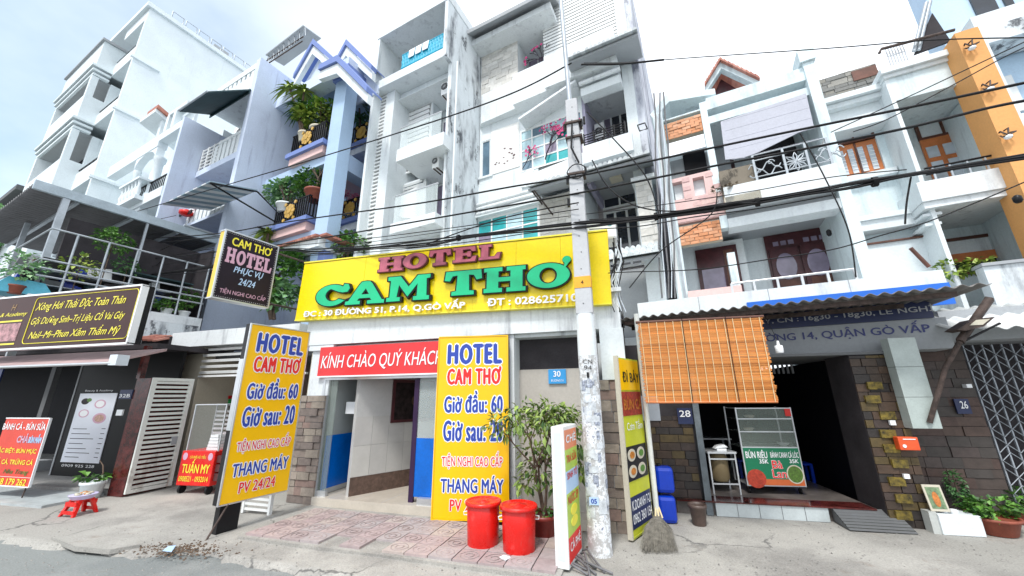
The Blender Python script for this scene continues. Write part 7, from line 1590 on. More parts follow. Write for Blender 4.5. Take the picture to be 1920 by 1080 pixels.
def poster_mat():
    m, t, b = nt('poster_remnants'); b.inputs['Roughness'].default_value = .85; n = noise_n(t, 13, 8, .75); n2 = noise_n(t, 4, 4); n3 = noise_n(t, 1.2, 2)
    c = mixc(t, (.42, .42, .42), (.72, .75, .78), ramp_out(t, n.outputs['Fac'], .46, .54)); c = mixc(t, c, (.16, .18, .26), math_n(t, 'MULTIPLY', ramp_out(t, n.outputs['Fac'], .58, .62), ramp_out(t, n2.outputs['Fac'], .4, .6))); t.links.new(c, b.inputs['Base Color']); bump(t, b, n.outputs['Fac'], .4, .006); return m
POSTER = poster_mat()
pole()
# potted tree between sign and pole
def potted_tree():
    c = gz(1022, 1016)+Vector((0, .12, 0)); t = thing('potted_tree', 'leafy tree with dark green to yellow leaves in a terracotta pot left of the pole', 'potted tree', c); rg = random.Random(14)
    pot('pot', c, .2, .27, REDPOT, t); m = MB(); tips = []
    for (dx, dz) in ((-.25, 1), (.22, 1), (.0, 1)): branch(m, c+Vector((0, 0, .22)), Vector((dx, rg.uniform(-.1, .1), dz)).normalized(), .55, .022, 2, rg, tips, .7)
    m.build('trunk', BARK, t)
    zc = 0
    cl = MB()
    for q in tips:
        for k in range(1): s = leaves(q, (.2, .2, .15), 42, .105, rg, .35, 0, .22, .1); cl._add(s.v, s.f)
    for (x, y, d, rr) in ((1000, 800, -.05, .23), (1050, 800, 0, .2), (1080, 830, .05, .17), (1010, 880, -.05, .22), (1050, 900, 0, .2), (985, 905, 0, .14), (1040, 850, .05, .25), (1088, 880, .1, .12), (1000, 850, 0, .2)):
        i = HF.inv(c); u_, z_ = HF.D(x, y, i[1]+d); s = leaves(HF.at(u_, i[1]+d, z_), (rr, .2, rr*.7), 85, .11, rg, .35, 0, .22, .1); cl._add(s.v, s.f)
    cl.build('foliage', TREEL, t)
    MB().lathe(c+Vector((0, 0, .215)), [(.17, 0), (.17, .01)], 20, raw=True).build('soil', BARK, t); leaves(c+Vector((0, -.05, .27)), (.2, .15, .05), 90, .07, rg).build('ground_leaves', LEAF, t)
TREEL = leafmat('tree_leaf', (.015, .06, .008), (.28, .38, .08)); REDPOT = M('dark_red_pot', (.22, .025, .018), .45, .2)
potted_tree()
# standing lightbox sign near the pole
def sandwich():
    fr = Fr(24); c = gz(1042, 1072); c2 = gz(1068, 1076); i = fr.inv(c); u0, d0 = i[0], i[1]; u1 = fr.inv(c2)[0]; z1 = fr.D(1036, 800, d0)[1]; dl = fr.Uc(1086, 1010, u1)[0]-d0; dl = .52
    t = thing('standing_sign', 'narrow white-edged standing sign with green, yellow and red print by the pole', 'sign', fr.at((u0+u1)/2, d0+dl/2, 0))
    MB(fr).box(u0, u1, d0, d0+dl, .03, z1).build('box', WHITEP, t, bevel=.006)
    MB(fr).box(u0+.03, u1-.03, d0-.003, d0, .1, z1-.06).build('edge_panel', PALEW, t)
    pl = Pl(fr.at(u1, d0, .03), fr.N); W_, Hh = dl, z1-.03
    for k, (y0, y1, m) in enumerate(((.03, .2, 'r'), (.2, .5, 'g'), (.5, .66, 'b'), (.66, .82, 'g'), (.82, .97, 'r2'))):
        mat = {'r': REDL, 'g': LIME, 'b': PALEB, 'r2': SALM}[m]; MB().pbox(pl, .03, y0*Hh, W_-.03, y1*Hh, .001, .004).build('print_block', mat, t)
    for y, s in ((.87, 'CHÈ'), (.72, 'TRÀ SỮA'), (.6, 'SINH TỐ'), (.42, 'NƯỚC ÉP'), (.1, 'CÀ PHÊ')): lettering('lettering', t, pl, s, .06, y*Hh, W_-.08, (y+.075)*Hh, WLET if y in (.1, .87) else REDL, .006, bold=.03)
    for y in (.28, .36): MB().disc(pl, W_*.5, y*Hh, .12, .05, .004, .007).build('fruit_print', YLET, t)
    # roots of cables at the base
    rg = random.Random(8); m = thing('loose_cables', 'tangle of grey cables and twigs on the ground between the standing sign and the pole', 'cables', gz(1100, 1060))
    for k in range(7):
        a = gz(1070+rg.uniform(-8, 20), 1035+rg.uniform(-8, 15), .02); b = gz(1125+rg.uniform(-30, 30), 1078+rg.uniform(-14, 6), .015); mid = (a+b)/2+Vector((rg.uniform(-.12, .12), rg.uniform(-.08, .08), .05)); MB().tube([a, (a+mid)/2+Vector((.02, .03, .02)), mid, (b+mid)/2, b], .011, 6, raw=True).build('cable', GREYC, m)
LIME = M('lime_print', (.45, .62, .08), .4, .1); PALEW = M('pale_edge', (.62, .68, .74), .4, .05); GREYC = M('grey_cable', (.16, .16, .17), .7, .2)
sandwich()
# tall food sign leaning behind the thin pole
def food_sign():
    fr = Fr(40); c = gz(1187, 1017); i = fr.inv(c); u0 = i[0]; d0 = i[1]
    a = math.radians(40); U = Vector((math.sin(a), math.cos(a), 0)); O = c+Vector((0, 0, .04)); pl = Pl(O, U); x1, y1 = pl.px(1172, 672); w = pl.px(1226, 985)[0]; top = pl.px(1172, 672)[1]; w = max(.5, w)
    t = thing('eatery_sign', 'tall yellow and blue food menu sign with dish photos leaning behind the thin peeling pole', 'sign', O); 
    MB().pbox(pl, 0, 0, w, top, -.04, -.002).build('board', M('lime_yellow_board', (.55, .58, .03), .4, .08), t); MB().pbox(pl, -.02, -.02, .012, top+.02, -.05, .008).build('frame_bar', CREAM, t); MB().pbox(pl, .012, -.02, w+.02, .0, -.05, .008).build('frame_bar', LIMEF, t)
    def blk(y0, y1, m, x0=.04, x1=None): MB().pbox(pl, x0*w, y0*top, (x1 or .97)*w, y1*top, .001, .004).build('print_block', m, t)
    blk(.80, .99, YEL2); blk(.645, .79, REDP); blk(.28, .47, PRBL); blk(.035, .20, NAVYB)
    lettering('lettering', t, pl, 'ĐÌ BẢY', .15*w, .85*top, .95*w, .93*top, PRBL, .006, bold=.03); lettering('lettering', t, pl, 'BÚN CÁ', .1*w, .68*top, .95*w, .76*top, ORN, .006, bold=.03); lettering('lettering', t, pl, 'Cơm Tấm', .15*w, .56*top, .9*w, .62*top, WLET, .005)
    lettering('lettering', t, pl, 'K.DOANH 7-21', .08*w, .13*top, .95*w, .18*top, WLET, .006, bold=.02); lettering('lettering', t, pl, '0962 360 154', .08*w, .06*top, .95*w, .11*top, WLET, .006, bold=.02)
    for (x, y) in ((.25, .33), (.68, .33), (.25, .42), (.68, .42)): MB().disc(pl, x*w, y*top, .18*w, .035*top, .005, .008, 18).build('dish_print', CREAM, t); MB().disc(pl, x*w+.01, y*top, .11*w, .02*top, .009, .011, 12).build('food_print', ORN if x < .5 else LEAF, t)
    k = (w, top)
LIMEF = M('lime_frame', (.42, .46, .05), .5, .1); REDP = M('food_red_print', (.42, .05, .03), .4, .4, 30, 0); ORN = M('food_orange_print', (.6, .22, .03), .4, .3, 30, 0)
food_sign()
# ------------------------------------------------------------------ left shop
def shop():
    s = GF; t = thing('beauty_shopfront', 'dark beauty shop front with black panels and a red granite pillar at the far left', 'shopfront', s.at(-11, 6, 0)); P = lambda x, y, d: s.D(x, y, d)
    d = 6.3
    B(s, 'interior_wall', DARK, t, (-40, -8.75, 0, 2.9), 8.6, 8.7); B(s, 'shop_floor', PAVE2, t, (-40, -8.62, 0, .09), 5.55, 8.6); B(s, 'shop_ceiling', DARK2, t, (-40, -8.62, 2.62, 2.72), 5.7, 8.6)
    a0, a1 = P(90, 905, d)[0], -8.72
    MB(s).box(a0, a1, d, d+.06, .09, 2.62).build('black_panel', M('gloss_black_panel', (.008, .008, .009), .45, .1, bmp=0), t)
    MB(s).box(a0-.04, a0, d-.01, d+.05, .09, 2.62).build('panel_edge', GREY, t); q = P(100, 780, d); MB(s).box(a0-1.0, a0-.86, d+.0, d+.1, .09, 2.62).build('glass_door_edge', GREYD, t)
    MB(s).box(a0-1.6, a0-.9, d+.1, d+.5, .09, .3).build('inner_step', GREY, t)
    MB(s).box(-40, -8.75, 4.75, 5.54, -.02, .035).build('pale_threshold', M('pale_floor_tile', (.42, .46, .47), .5, .15, 4, .1), t)
    # menu poster
    e = P(150, 738, d), P(218, 742, d), P(183, 866, d), P(117, 866, d); pl = Pl(s.at(e[3][0], d-.002, e[3][1]), s.U); W_ = e[1][0]-e[0][0]; Hh = e[0][1]-e[3][1]; x_ = (e[0][0]-e[3][0])
    mp_ = thing('menu_poster', 'white price-list poster with round treatment photos on the black panel', 'poster', s.at(e[3][0], d, e[3][1])); pl = Pl(s.at((e[0][0]+e[3][0])/2, d-.002, e[3][1]), s.U)
    MB().pbox(pl, 0, 0, W_, Hh, 0, .012).build('sheet', M('poster_white', (.74, .78, .86), .4, .03, bmp=0), mp_)
    for (x, y, r, m) in ((.2, .88, .085, DARK2), (.62, .84, .12, PINKP), (.62, .84, .09, WLET), (.25, .7, .11, PINKP), (.25, .7, .085, WLET), (.7, .63, .14, PINKP), (.7, .63, .1, SKINP), (.3, .9, .05, LEAF)): MB().disc(pl, x*W_, y*Hh, r*W_*1.25, r*Hh*.55, .0125+r*.001*(2 if m is not PINKP else 1), .0165-r*.02, 20).build('photo_print', m, mp_)
    for k, y in enumerate((.47, .40, .33, .26, .19, .13, .07)): MB().pbox(pl, .08*W_, y*Hh, (.45+.12*((k*7) % 3))*W_, y*Hh+.012, .0125, .015).build('text_line', PRBL, mp_); MB().pbox(pl, .84*W_, y*Hh+.01, .94*W_, y*Hh+.022, .0125, .015).build('price_mark', PRBL, mp_)
    lettering('lettering', mp_, pl, 'Beauty & Academy', .1*W_, Hh+.03, .85*W_, Hh+.08, WLET, .002); lettering('lettering', mp_, pl, '0909 925 228', .05*W_, -.09, .9*W_, -.04, WLET, .002)
    # granite pillar
    gi = s.inv(HF.at(-8.63, 4.94, 0)); gd = gi[1]; g0, g1 = s.D(203, 925, gd)[0], gi[0]-.04; gq = s.D(264, 660, gd)[0]
    MB(s).box(g0-.02, g1, gd, gd+.7, 0, 2.02).box(g0-.02, gq, gd+.03, gd+.12, 2.021, 2.65).build('granite_pillar', GRANITE, t)
    nb = thing('navy_number_plate', 'navy house number plate on the red granite pillar', 'number plate', s.at(g0+.1, gd, 1.6)); q = s.R(gd, (228, 733), (246, 746)); MB(s).box(q[0], q[1]+.02, gd-.02, gd-.003, q[2]-.02, q[3]+.02).build('plate', NAVYB, nb); lettering('number', nb, Pl(s.at(q[0], gd-.02, q[2]), s.U), '32B', .02, .01, q[1]-q[0], .07, WLET, bold=.02)
    q = s.R(gd, (223, 768), (231, 779)); MB(s).box(q[0], q[1], gd-.03, gd-.003, q[2], q[3]).build('door_bell', WLET, t)
    # brown sign
    d = 4.7; a, b = P(263, 535, d), P(243, 643, d); z1 = (P(263, 535, d)[1]+P(0, 559, d)[1])/2; z0 = (P(243, 643, d)[1]+P(0, 657, d)[1])/2; uR_ = (a[0]+b[0])/2; uL_ = uR_-4.6
    sg = thing('brown_beauty_sign', 'long brown signboard with yellow script lettering over the beauty shop', 'signboard', s.at(uR_, d, z0)); MB(s).box(uL_, uR_, d, d+.2, z0, z1).build('box', BLACK, sg); MB(s).box(uL_+.02, uR_-.02, d-.006, d-.001, z0+.02, z1-.02).build('face', BROWNS, sg)
    for r_ in ((uL_, uR_, z1-.02, z1+.012), (uL_, uR_, z0-.012, z0+.02)): MB(s).box(r_[0], r_[1], d-.012, d+.1, r_[2], r_[3]).build('frame_bar', WLET, sg)
    MB(s).box(uR_-.02, uR_+.012, d-.011, d+.1, z0+.021, z1-.021).build('frame_bar', WLET, sg)
    pl = Pl(s.at(0, d-.006, 0), s.U); Q = lambda x, y: pl.px(x, y, .003)
    for sstr, (xa, ya), (xb, yb) in (('Xông Hơi Thải Độc Toàn Thân', (66, 583), (238, 556)), ('Gội Dưỡng Sinh–Trị Liệu Cổ Vai Gáy', (58, 607), (236, 585)), ('Nail–Mi–Phun Xăm Thẩm Mỹ', (52, 636), (228, 610))):
        a_, b_ = Q(xa, ya), Q(xb, yb); zc = (a_[1]+b_[1])/2; lettering('lettering', sg, pl, sstr, a_[0], zc-.105, b_[0], zc+.105, YLET, .003, bold=.008, shear=.35)
    a_, b_ = Q(56, 600), Q(250, 590); x0, x1 = Q(56, 600)[0], Q(249, 590)[0]; r = .08; y0_, y1_ = z0+.09, z1-.07; pts = []
    for cx, cy, a0 in ((x1-r, y1_-r, 0), (x0+r, y1_-r, 90), (x0+r, y0_+r, 180), (x1-r, y0_+r, 270)): pts += [(cx+r*math.cos(math.radians(a0+k*15)), cy+r*math.sin(math.radians(a0+k*15))) for k in range(7)]
    MB().tube([pl.at(x, y, .004) for x, y in pts+[pts[0]]], .007, 4, False, raw=True).build('border_line', YLET, sg)
    x1 = Q(52, 590)[0]; lettering('lettering', sg, pl, 'Beauty & Academy', x1-1.25, z0+.62, x1-.02, z0+.72, YLET, .003, bold=.01, shear=.3); MB().pbox(pl, x1-1.0, z0+.16, x1-.1, z0+.5, .001, .004).build('photo_print', M('pink_photo', (.6, .32, .34), .5, .5, 9, 0), sg); MB().pbox(pl, x1-1.0, z0+.53, x1-.1, z0+.56, .001, .004).build('text_line', YLET, sg); MB().pbox(pl, x1-1.0, z0+.09, x1-.1, z0+.12, .001, .004).build('text_line', YLET, sg); lettering('logo', sg, pl, 'H', x1-.52, z0+.76, x1-.4, z0+.88, M('gold_logo', (.35, .2, .05), .4), .003, shear=.2)
    # pink fabric awning under the sign
    aw = thing('fabric_awning', 'faded pink fabric awning rolled out under the brown sign', 'awning', s.at(uR_-.3, 5.2, z0)); e0 = P(0, 689, 4.6)[1]; u1_ = P(228, 660, 4.6)[0]
    MB(s).prismu([(5.4, z0-.005), (4.6, e0+.02), (4.6, e0), (5.4, z0-.05)], uL_-.5, u1_-.2).build('fabric', M('faded_pink_fabric', (.42, .30, .30), .8, .15, 3, .1), aw); MB(s).tube([(uL_-.5, 4.6, e0+.005), (u1_-.15, 4.6, e0+.005)], .025, 8).build('front_bar', ALU, aw); MB(s).box(u1_-.2, u1_-.03, 4.58, 4.75, e0-.03, e0+.14).build('end_bracket', PALEW, aw)
    # red sandwich board
    c = s.Zc(70, 935); d = 5.0; a, b = P(83, 784, d), P(66, 915, d); z1, z0 = a[1], b[1]; uR2 = (a[0]+b[0])/2; uL2 = uR2-1.15
    rb = thing('red_standing_board', 'red standing board with white, pink and yellow food lettering at the left edge', 'sign', s.at(uR2-.5, d, 0)); MB(s).box(uL2, uR2, d, d+.02, z0, z1).build('board', REDF2, rb)
    for r_ in ((uR2-.012, uR2+.006, z0, z1), (uL2, uR2-.013, z1-.012, z1+.006), (uL2, uR2-.013, z0-.006, z0+.012)): MB(s).box(r_[0], r_[1], d-.008, d+.025, r_[2], r_[3]).build('frame_bar', WLET, rb)
    pl = Pl(s.at(uL2, d-.001, z0), s.U); W_, Hh = uR2-uL2, z1-z0
    lettering('lettering', rb, pl, 'BÁNH CÁ - BÚN SỨA', .0, .82*Hh, W_-.04, .95*Hh, WLET, .003, bold=.03); lettering('lettering', rb, pl, 'CHẢ', W_*.42, .63*Hh, W_*.66, .76*Hh, PINKP, .003, bold=.04, outline=PINKP, ow=.03); lettering('lettering', rb, pl, 'BÚN MẮM', W_*.68, .63*Hh, W_-.05, .76*Hh, PALEB, .003, bold=.04, outline=PALEB, ow=.03)
    lettering('lettering', rb, pl, 'ĐẶC BIỆT: BÚN MỰC', .0, .46*Hh, W_-.08, .56*Hh, YLET, .003, bold=.03); lettering('lettering', rb, pl, 'CHẢ CÁ, TRỨNG CÁ', .0, .30*Hh, W_-.08, .40*Hh, YLET, .003, bold=.03); lettering('lettering', rb, pl, 'Nha Trang', W_*.35, .16*Hh, W_-.12, .24*Hh, LEAF, .003, bold=.02, shear=.3); lettering('lettering', rb, pl, '0928 179 262', W_*.15, .02*Hh, W_-.1, .11*Hh, YLET, .003, bold=.03); MB().pbox(pl, .02, .13*Hh, W_-.03, .135*Hh, .001, .003).build('rule_line', WLET, rb)
    MB(s).tube([(uR2-.12, d+.03, z0), (uR2-.15, d+.03, .02)], .01, 6).tube([(uR2-.35, d-.15, .015), (uR2+.1, d+.2, .015)], .01, 6).build('leg', RUST, rb, kind='stuff')
    bl = P(0, 690, 5.9)[0]; cs = tag(MB(s).box(bl-1, bl+.12, 5.9, 5.93, P(0, 745, 5.9)[1], P(5, 692, 5.9)[1]).build('blue_corner_sign', NAVYB, None), 'dark blue sign corner with yellow print at the far left edge under the awning', 'sign'); lettering('lettering', cs, Pl(s.at(bl-.5, 5.899, P(0, 735, 5.9)[1]), s.U), 'SPA', 0, 0, .55, .2, YLET, .003, bold=.03)
    # stool with basin
    c = gz(130, 968); i = s.inv(c); st = thing('red_stool', 'small red plastic stool on the pavement at the far left', 'stool', c); m = MB(s); u0, d0 = i[0], i[1]+.1; tp, bt, h = .1, .15, .21
    m.box(u0-tp, u0+tp, d0-tp, d0+tp, h-.02, h).build('seat', REDPL, st, bevel=.008)
    for sx in (-1, 1):
        for sy in (-1, 1): MB(s)._pr([s.at(u0+sx*bt+a_*.035, d0+sy*bt+b_*.035, 0) for a_, b_ in ((0, 0), (-sx, 0), (-sx, -sy), (0, -sy))], [s.at(u0+sx*tp+a_*.05, d0+sy*tp+b_*.05, h-.02) for a_, b_ in ((0, 0), (-sx, 0), (-sx, -sy), (0, -sy))]).build('leg', REDPL, st)
    for sy in (-1, 1): MB(s).box(u0-.11, u0+.11, d0+sy*.118-.008, d0+sy*.118+.008, h-.08, h-.022).build('apron', REDPL, st); MB(s).box(u0-.125, u0+.125, d0+sy*.135-.006, d0+sy*.135+.006, .03, .075).build('apron', REDPL, st)
    bsn = thing('food_basin', 'pale lilac basin of food set on the red stool', 'basin', s.at(u0, d0, h)); MB(s).lathe((u0, d0, h+.001), [(.12, 0), (.16, .055), (.165, .06), (.15, .06)], 24).build('basin', M('lilac_plastic', (.55, .52, .74), .4, .05), bsn); rg = random.Random(3)
    for k in range(12): x, y = rg.uniform(-.1, .1), rg.uniform(-.1, .1); MB(s).lathe((u0+x, d0+y, h+.055), [(.02, 0), (.035, .012), (.02, .028)], 8).build('food_piece', CREAM if k % 3 else ORN, bsn)
    # white pot with plant
    c = gz(168, 934); p = thing('white_pot_plant', 'leafy plant with a bare stalk in a white pot in front of the granite pillar', 'plant', c); pot('pot', c, .17, .27, W1, p); m = MB(); rg = random.Random(2); leaves(c+Vector((-.04, -.02, .33)), (.22, .14, .07), 60, .13, rg, .1, 0, .4).build('foliage', LEAF, p); MB().tube([c+Vector((.05, 0, .2)), c+Vector((.12, 0, .4)), c+Vector((.08, 0, .52)), c+Vector((.0, 0, .6))], [.014, .012, .009, .006], 6, raw=True).build('stalk', BARK, p)
REDF2 = M('red_board_face', (.66, .06, .035), .4, .08); SKINP = M('skin_print', (.62, .38, .30), .5, .3, 20, 0)
shop()
# ------------------------------------------------------------------ terrace over the shop
def terrace():
    f = MF; ut = -12.3; t = thing('roof_terrace', 'cluttered roof terrace with steel pipe railing above the beauty shop', 'terrace', f.at(ut, 4, 0)); Q = lambda x, y: f.Uc(x, y, ut)
    dn, zr = Q(110, 418); df, zr2 = Q(385, 510); zr = (zr+zr2)/2; dm, zm = Q(80, 478); dmf, zm2 = Q(390, 553); zm = (zm+zm2)/2; zf = Q(375, 597)[1]; df = Q(375, 597)[0]; dn = dm
    MB(f).box(-22, ut, dn, df+.05, zf-.22, zf).build('terrace_slab', W2, t); MB(f).box(ut-.2, ut-.002, dn+.8, df+.05, 2.8, zf-.221).build('wall_below', W3, t)
    for z in (zr, zm, zm-.19, zm-.36): MB(f).tube([(ut, dn, z), (ut, df, z)], .022, 8).build('railing_pipe', STEEL, t)
    for k in range(6): q = dn+.4+(df-dn-.45)*k/5; MB(f).tube([(ut, q, zf), (ut, q, zr)], .022, 8).build('rail_post', STEEL, t)
    MB(f).tube([(ut-6, dn, zm), (ut, dn, zm)], .02, 6).tube([(ut-6, dn, zr), (ut, dn, zr)], .02, 6).build('front_railing', STEEL, t, kind='stuff')
    MB(f).box(ut-1.3, ut-1.2, df-2.6, df+.4, zf, zf+2.2).build('shade_backdrop', DARK2, t); MB(f).box(ut-1.2, ut-.3, df+.06, df+.12, zf-.2, zf+2.1).build('shade_backdrop', DARK2, t)  # dark sheets added to stand for the shade under the canopy
    # canopy
    uc = -13.3; a = f.Uc(60, 352, uc); b = f.Uc(400, 445, uc); zc = (a[1]+b[1])/2; dn_, df_ = a[0], b[0]+.2
    cn = roof_sheet('terrace_canopy', 'large corrugated metal canopy on grey posts covering the roof terrace', f, (f.at(uc-6, dn_, zc), f.at(uc, dn_, zc)), (f.at(uc-6, df_, zc), f.at(uc, df_, zc)), 34, .05, CANOPY)
    MB(f).box(uc-.02, uc+.07, dn_, df_, zc-.10, zc+.12).build('edge_beam', M('bluish_steel', (.42, .50, .56), .4, .15), cn)
    for k in range(4): q = dn_+.7+(df_-dn_-.8)*k/3; MB(f).box(uc-6, uc-.03, q, q+.07, zc-.13, zc-.052).build('purlin', STEEL, cn)
    p = f.Uc(118, 370, uc)[0]; p2 = f.Uc(277, 410, uc)[0]
    MB(f).box(uc-.07, uc+.05, p, p+.12, 2.4, zc-.101).build('post', STEEL, cn); MB(f).box(uc-.03, uc+.03, p2, p2+.05, 2.4, zc-.101).build('post', STEEL, cn); MB(f).box(uc-2.9, uc-2.8, p, p+.1, 2.4, zc-.101).build('post', STEEL, cn)
    MB(f).tube([(uc+.05, df_-1.0, zc+.16), (uc+.1, df_+.2, zc+.16)], .04, 6).build('gutter', STEEL, cn)
    # clutter: backdrop boards, bags, basins, plants
    rg = random.Random(40)
    cl = thing('storage_shelves', 'jumble of boards, bags and junk stored under the terrace canopy', 'shelves', f.at(ut-1, 3.5, zf))
    MB(f).box(ut-1.4, ut-1.3, 2.2, df-.3, zf, zf+1.05).build('back_board', plaster('brown_board', (.14, .10, .08), .9, (.03, .03, .03), patch=.6), cl)
    for k in range(40): 
        q = rg.uniform(1.9, df-.8); z = zf+rg.choice((.02, .35, .68)); w, h = rg.uniform(.1, .4), rg.uniform(.08, .3); u_ = ut-rg.uniform(.5, 1.2)
        piece('junk_item', cl, f, u_-.2, u_, q, q+w, z, z+h, rg.choice((WLET, DARK2, DARK2, BLUEPL, WOODB, GREYD, GREYD, CANVG, BLACK)), rg.uniform(-.25, .25), 'X')
    for z in (.33, .66): piece('shelf_board', cl, f, ut-1.25, ut-.45, 1.9, df-.6, zf+z-.02, zf+z, STEEL)
    MB(f).box(-17, -16.9, 2.5, df, zf, zf+1.9).build('far_screen', W2, cl)
    tr = tag(MB(f).prismu([(1.6, zf+.02), (2.5, zf+.02), (2.3, zf+.3), (1.8, zf+.34)], ut-.9, ut-.25).build('blue_tarp', M('cyan_tarp', (.10, .45, .60), .5, .15), None), 'light blue tarpaulin bundle just above the brown sign', 'tarpaulin')
    bt = tag(MB(f).slab([(ut-.3, df-1.6, zf+.95), (ut-.3, df-.2, zf+.95), (ut-2.4, df-.2, zf+1.1), (ut-2.4, df-1.6, zf+1.1)], .03).build('dark_tarp', CANVG, None), 'dark blue-green tarpaulin stretched over junk beside the black hotel sign', 'tarpaulin')
    def tp(x, y, off=.3): d_, z_ = f.Uc(x, y, ut-off); return f.at(ut-off, d_, z_)
    for (x, y, rad, n, lab, mt) in ((213, 452, (.32, .4, .3), 500, 'bright green fern bursting over the upper terrace rail', LEAF), (150, 500, (.35, .3, .3), 260, 'trailing plant behind the lower terrace rail near the steel post', LEAFY), (45, 500, (.35, .35, .32), 380, 'pale green bushy plant behind the grey post at the far left', LEAFP), (315, 572, (.25, .3, .16), 340, 'low green herbs in white trough by the terrace railing', LEAF), (352, 560, (.22, .22, .26), 320, 'taller green plant at the end of the terrace railing', LEAF), (240, 500, (.3, .3, .2), 200, 'sparse green plant among junk in the middle of the terrace', LEAFD)):
        c = tp(x, y); b_ = Vector((c.x, c.y, zf)); pp = thing('terrace_plant', lab, 'plant', b_); leaves(c, rad, n, .09, rg, .1, .1).build('foliage', mt, pp); pot('pot', b_, .13, .18, WHITEP if x > 300 else TERRA, pp, 16); MB().tube([b_+Vector((0, 0, .1)), c], .012, 5, raw=True).build('stem', BARK, pp)
    # little tiled roof below the terrace
    hf = HF; q = hf.R(5.9, (268, 612), (312, 642)); tr_ = thing('small_tiled_roof', 'little red tiled roof tucked under the terrace beside the brown sign', 'roof', hf.at(q[0], 5.9, q[2])); n = 6
    for k in range(n):
        for j in range(2): w = (q[1]-q[0])/n; piece('roof_tile', tr_, hf, q[0]+k*w, q[0]+(k+.92)*w, 5.7+j*.22, 5.95+j*.22, q[2]+.12-k*.015+j*.07, q[2]+.16-k*.015+j*.07, REDT, .35, 'X')
    MB(hf).box(q[0], q[1], 5.95, 6.2, q[2]-.1, q[2]+.15).build('roof_backing', DARK2, tr_)
CANOPY = M('grey_canopy_sheet', (.15, .15, .16), .6, .12, 3, .05)
terrace()
# ------------------------------------------------------------------ cables across the street front
WF = Fr(26); WD = WF.inv(gz(1130, 1046))[1]+.06
def wire(pts, r, label, group=None, d=WD, name='overhead_cable', sub=10):
    W = []
    P_ = [WF.at(WF.D(x, y, d)[0], d, WF.D(x, y, d)[1]) for x, y in pts]
    for i in range(len(P_)-1):
        p0, p1, p2, p3 = P_[max(i-1, 0)], P_[i], P_[i+1], P_[min(i+2, len(P_)-1)]
        for k in range(sub): t_ = k/sub; W.append(.5*((2*p1)+(p2-p0)*t_+(2*p0-5*p1+4*p2-p3)*t_*t_+(3*p1-p0-3*p2+p3)*t_**3))
    W.append(P_[-1]); o = MB().tube(W, r, 6, raw=True).build(name, WIRE, None); return tag(o, label, 'cable', group)
G1 = 'cables strung along the street'
wire([(180, 420), (218, 408), (400, 354), (560, 307), (800, 232), (960, 175), (1072, 118)], .012, 'single cable climbing from the terrace canopy to the top of the utility pole', G1)
wire([(1095, 118), (1180, 117), (1300, 108), (1560, 90), (1750, 75), (1960, 70)], .006, 'topmost thin cable running right from the pole against the sky', G1)
wire([(1090, 121), (1160, 120), (1245, 112)], .014, 'short thick black cable end beside the pole top', G1, WD-.03)
wire([(-60, 470), (240, 450), (406, 438), (520, 419), (660, 399), (800, 379), (960, 350), (1085, 330), (1360, 272), (1500, 243), (1711, 200), (1960, 147)], .013, 'upper long black cable crossing the grid window and the scrollwork railing', G1, WD-.06)
wire([(-60, 500), (237, 487), (397, 473), (520, 459), (660, 437), (800, 412), (1085, 362), (1360, 307), (1500, 281), (1700, 240), (1855, 202), (1960, 182)], .013, 'second long black cable just below the upper one', G1, WD-.06)
rgw = random.Random(5)
for k in range(6):
    o = (k-2.5)*2.1; nm = ('topmost', 'second', 'third', 'fourth', 'fifth', 'lowest')[k]
    pts = [(-60, 546), (100, 541), (237, 522), (415, 498), (520, 470), (600, 471), (700, 464), (800, 455), (900, 440), (1085, 421), (1180, 413), (1340, 391), (1500, 365), (1600, 348), (1707, 328), (1960, 288)]
    wire([(x, y+o*(1 if i % 2 else .5)+rgw.uniform(-1.6, 1.6)) for i, (x, y) in enumerate(pts)], .0105, nm+' strand of the thick cable bundle sagging past the top of the yellow board', 'strands of the thick cable bundle', WD-.04-.01*(k % 3))
wire([(600, 467), (700, 453), (900, 425), (1085, 403), (1240, 384), (1400, 360), (1560, 332), (1700, 318)], .005, 'thin cable running just above the thick bundle', G1)
wire([(1140, 512), (1180, 510), (1310, 505), (1450, 485), (1560, 468), (1650, 442), (1750, 412), (1960, 325)], .006, 'thin cable crossing in front of the dark red balcony door', G1)
wire([(1558, 248), (1704, 181), (1859, 108), (1960, 60)], .005, 'thin cable rising over the orange pillar', G1)
wire([(1600, 247), (1663, 224), (1780, 163), (1885, 106), (1960, 72)], .005, 'second thin cable rising over the orange pillar', G1)
wire([(0, 478), (120, 455), (260, 420), (330, 404)], .007, 'short cable crossing the far-left terrace post', G1)
wire([(230, 505), (300, 470), (345, 452), (420, 445)], .008, 'loose looping cable under the terrace canopy', G1)
wire([(250, 540), (300, 492), (330, 478), (400, 466)], .008, 'lower loose cable looping under the terrace canopy', G1)
wire([(1708, 332), (1700, 380), (1697, 420)], .008, 'short vertical cable tail hanging from the thick bundle at the right', G1)
# service cables down the left edge of the brick panel house
for k in range(5):
    x0_, x1_ = 1226+k*5, 1240+k*7; pts = [f.D(x0_+math.sin(j*1.7+k)*2+(x1_-x0_)*j/8, 175+j*48, 7.9) for j in range(9)]; o = MB(MF).tube([(a, 7.9-.01*k, b_) for a, b_ in pts], .012 if k % 2 else .018, 5); tag(o.build('service_cable', PALEW if k % 2 else GREYC, None), ('leftmost', 'second', 'middle', 'fourth', 'rightmost')[k]+' service cable running down between the stone house and the brick panel house', 'cable', 'service cables')
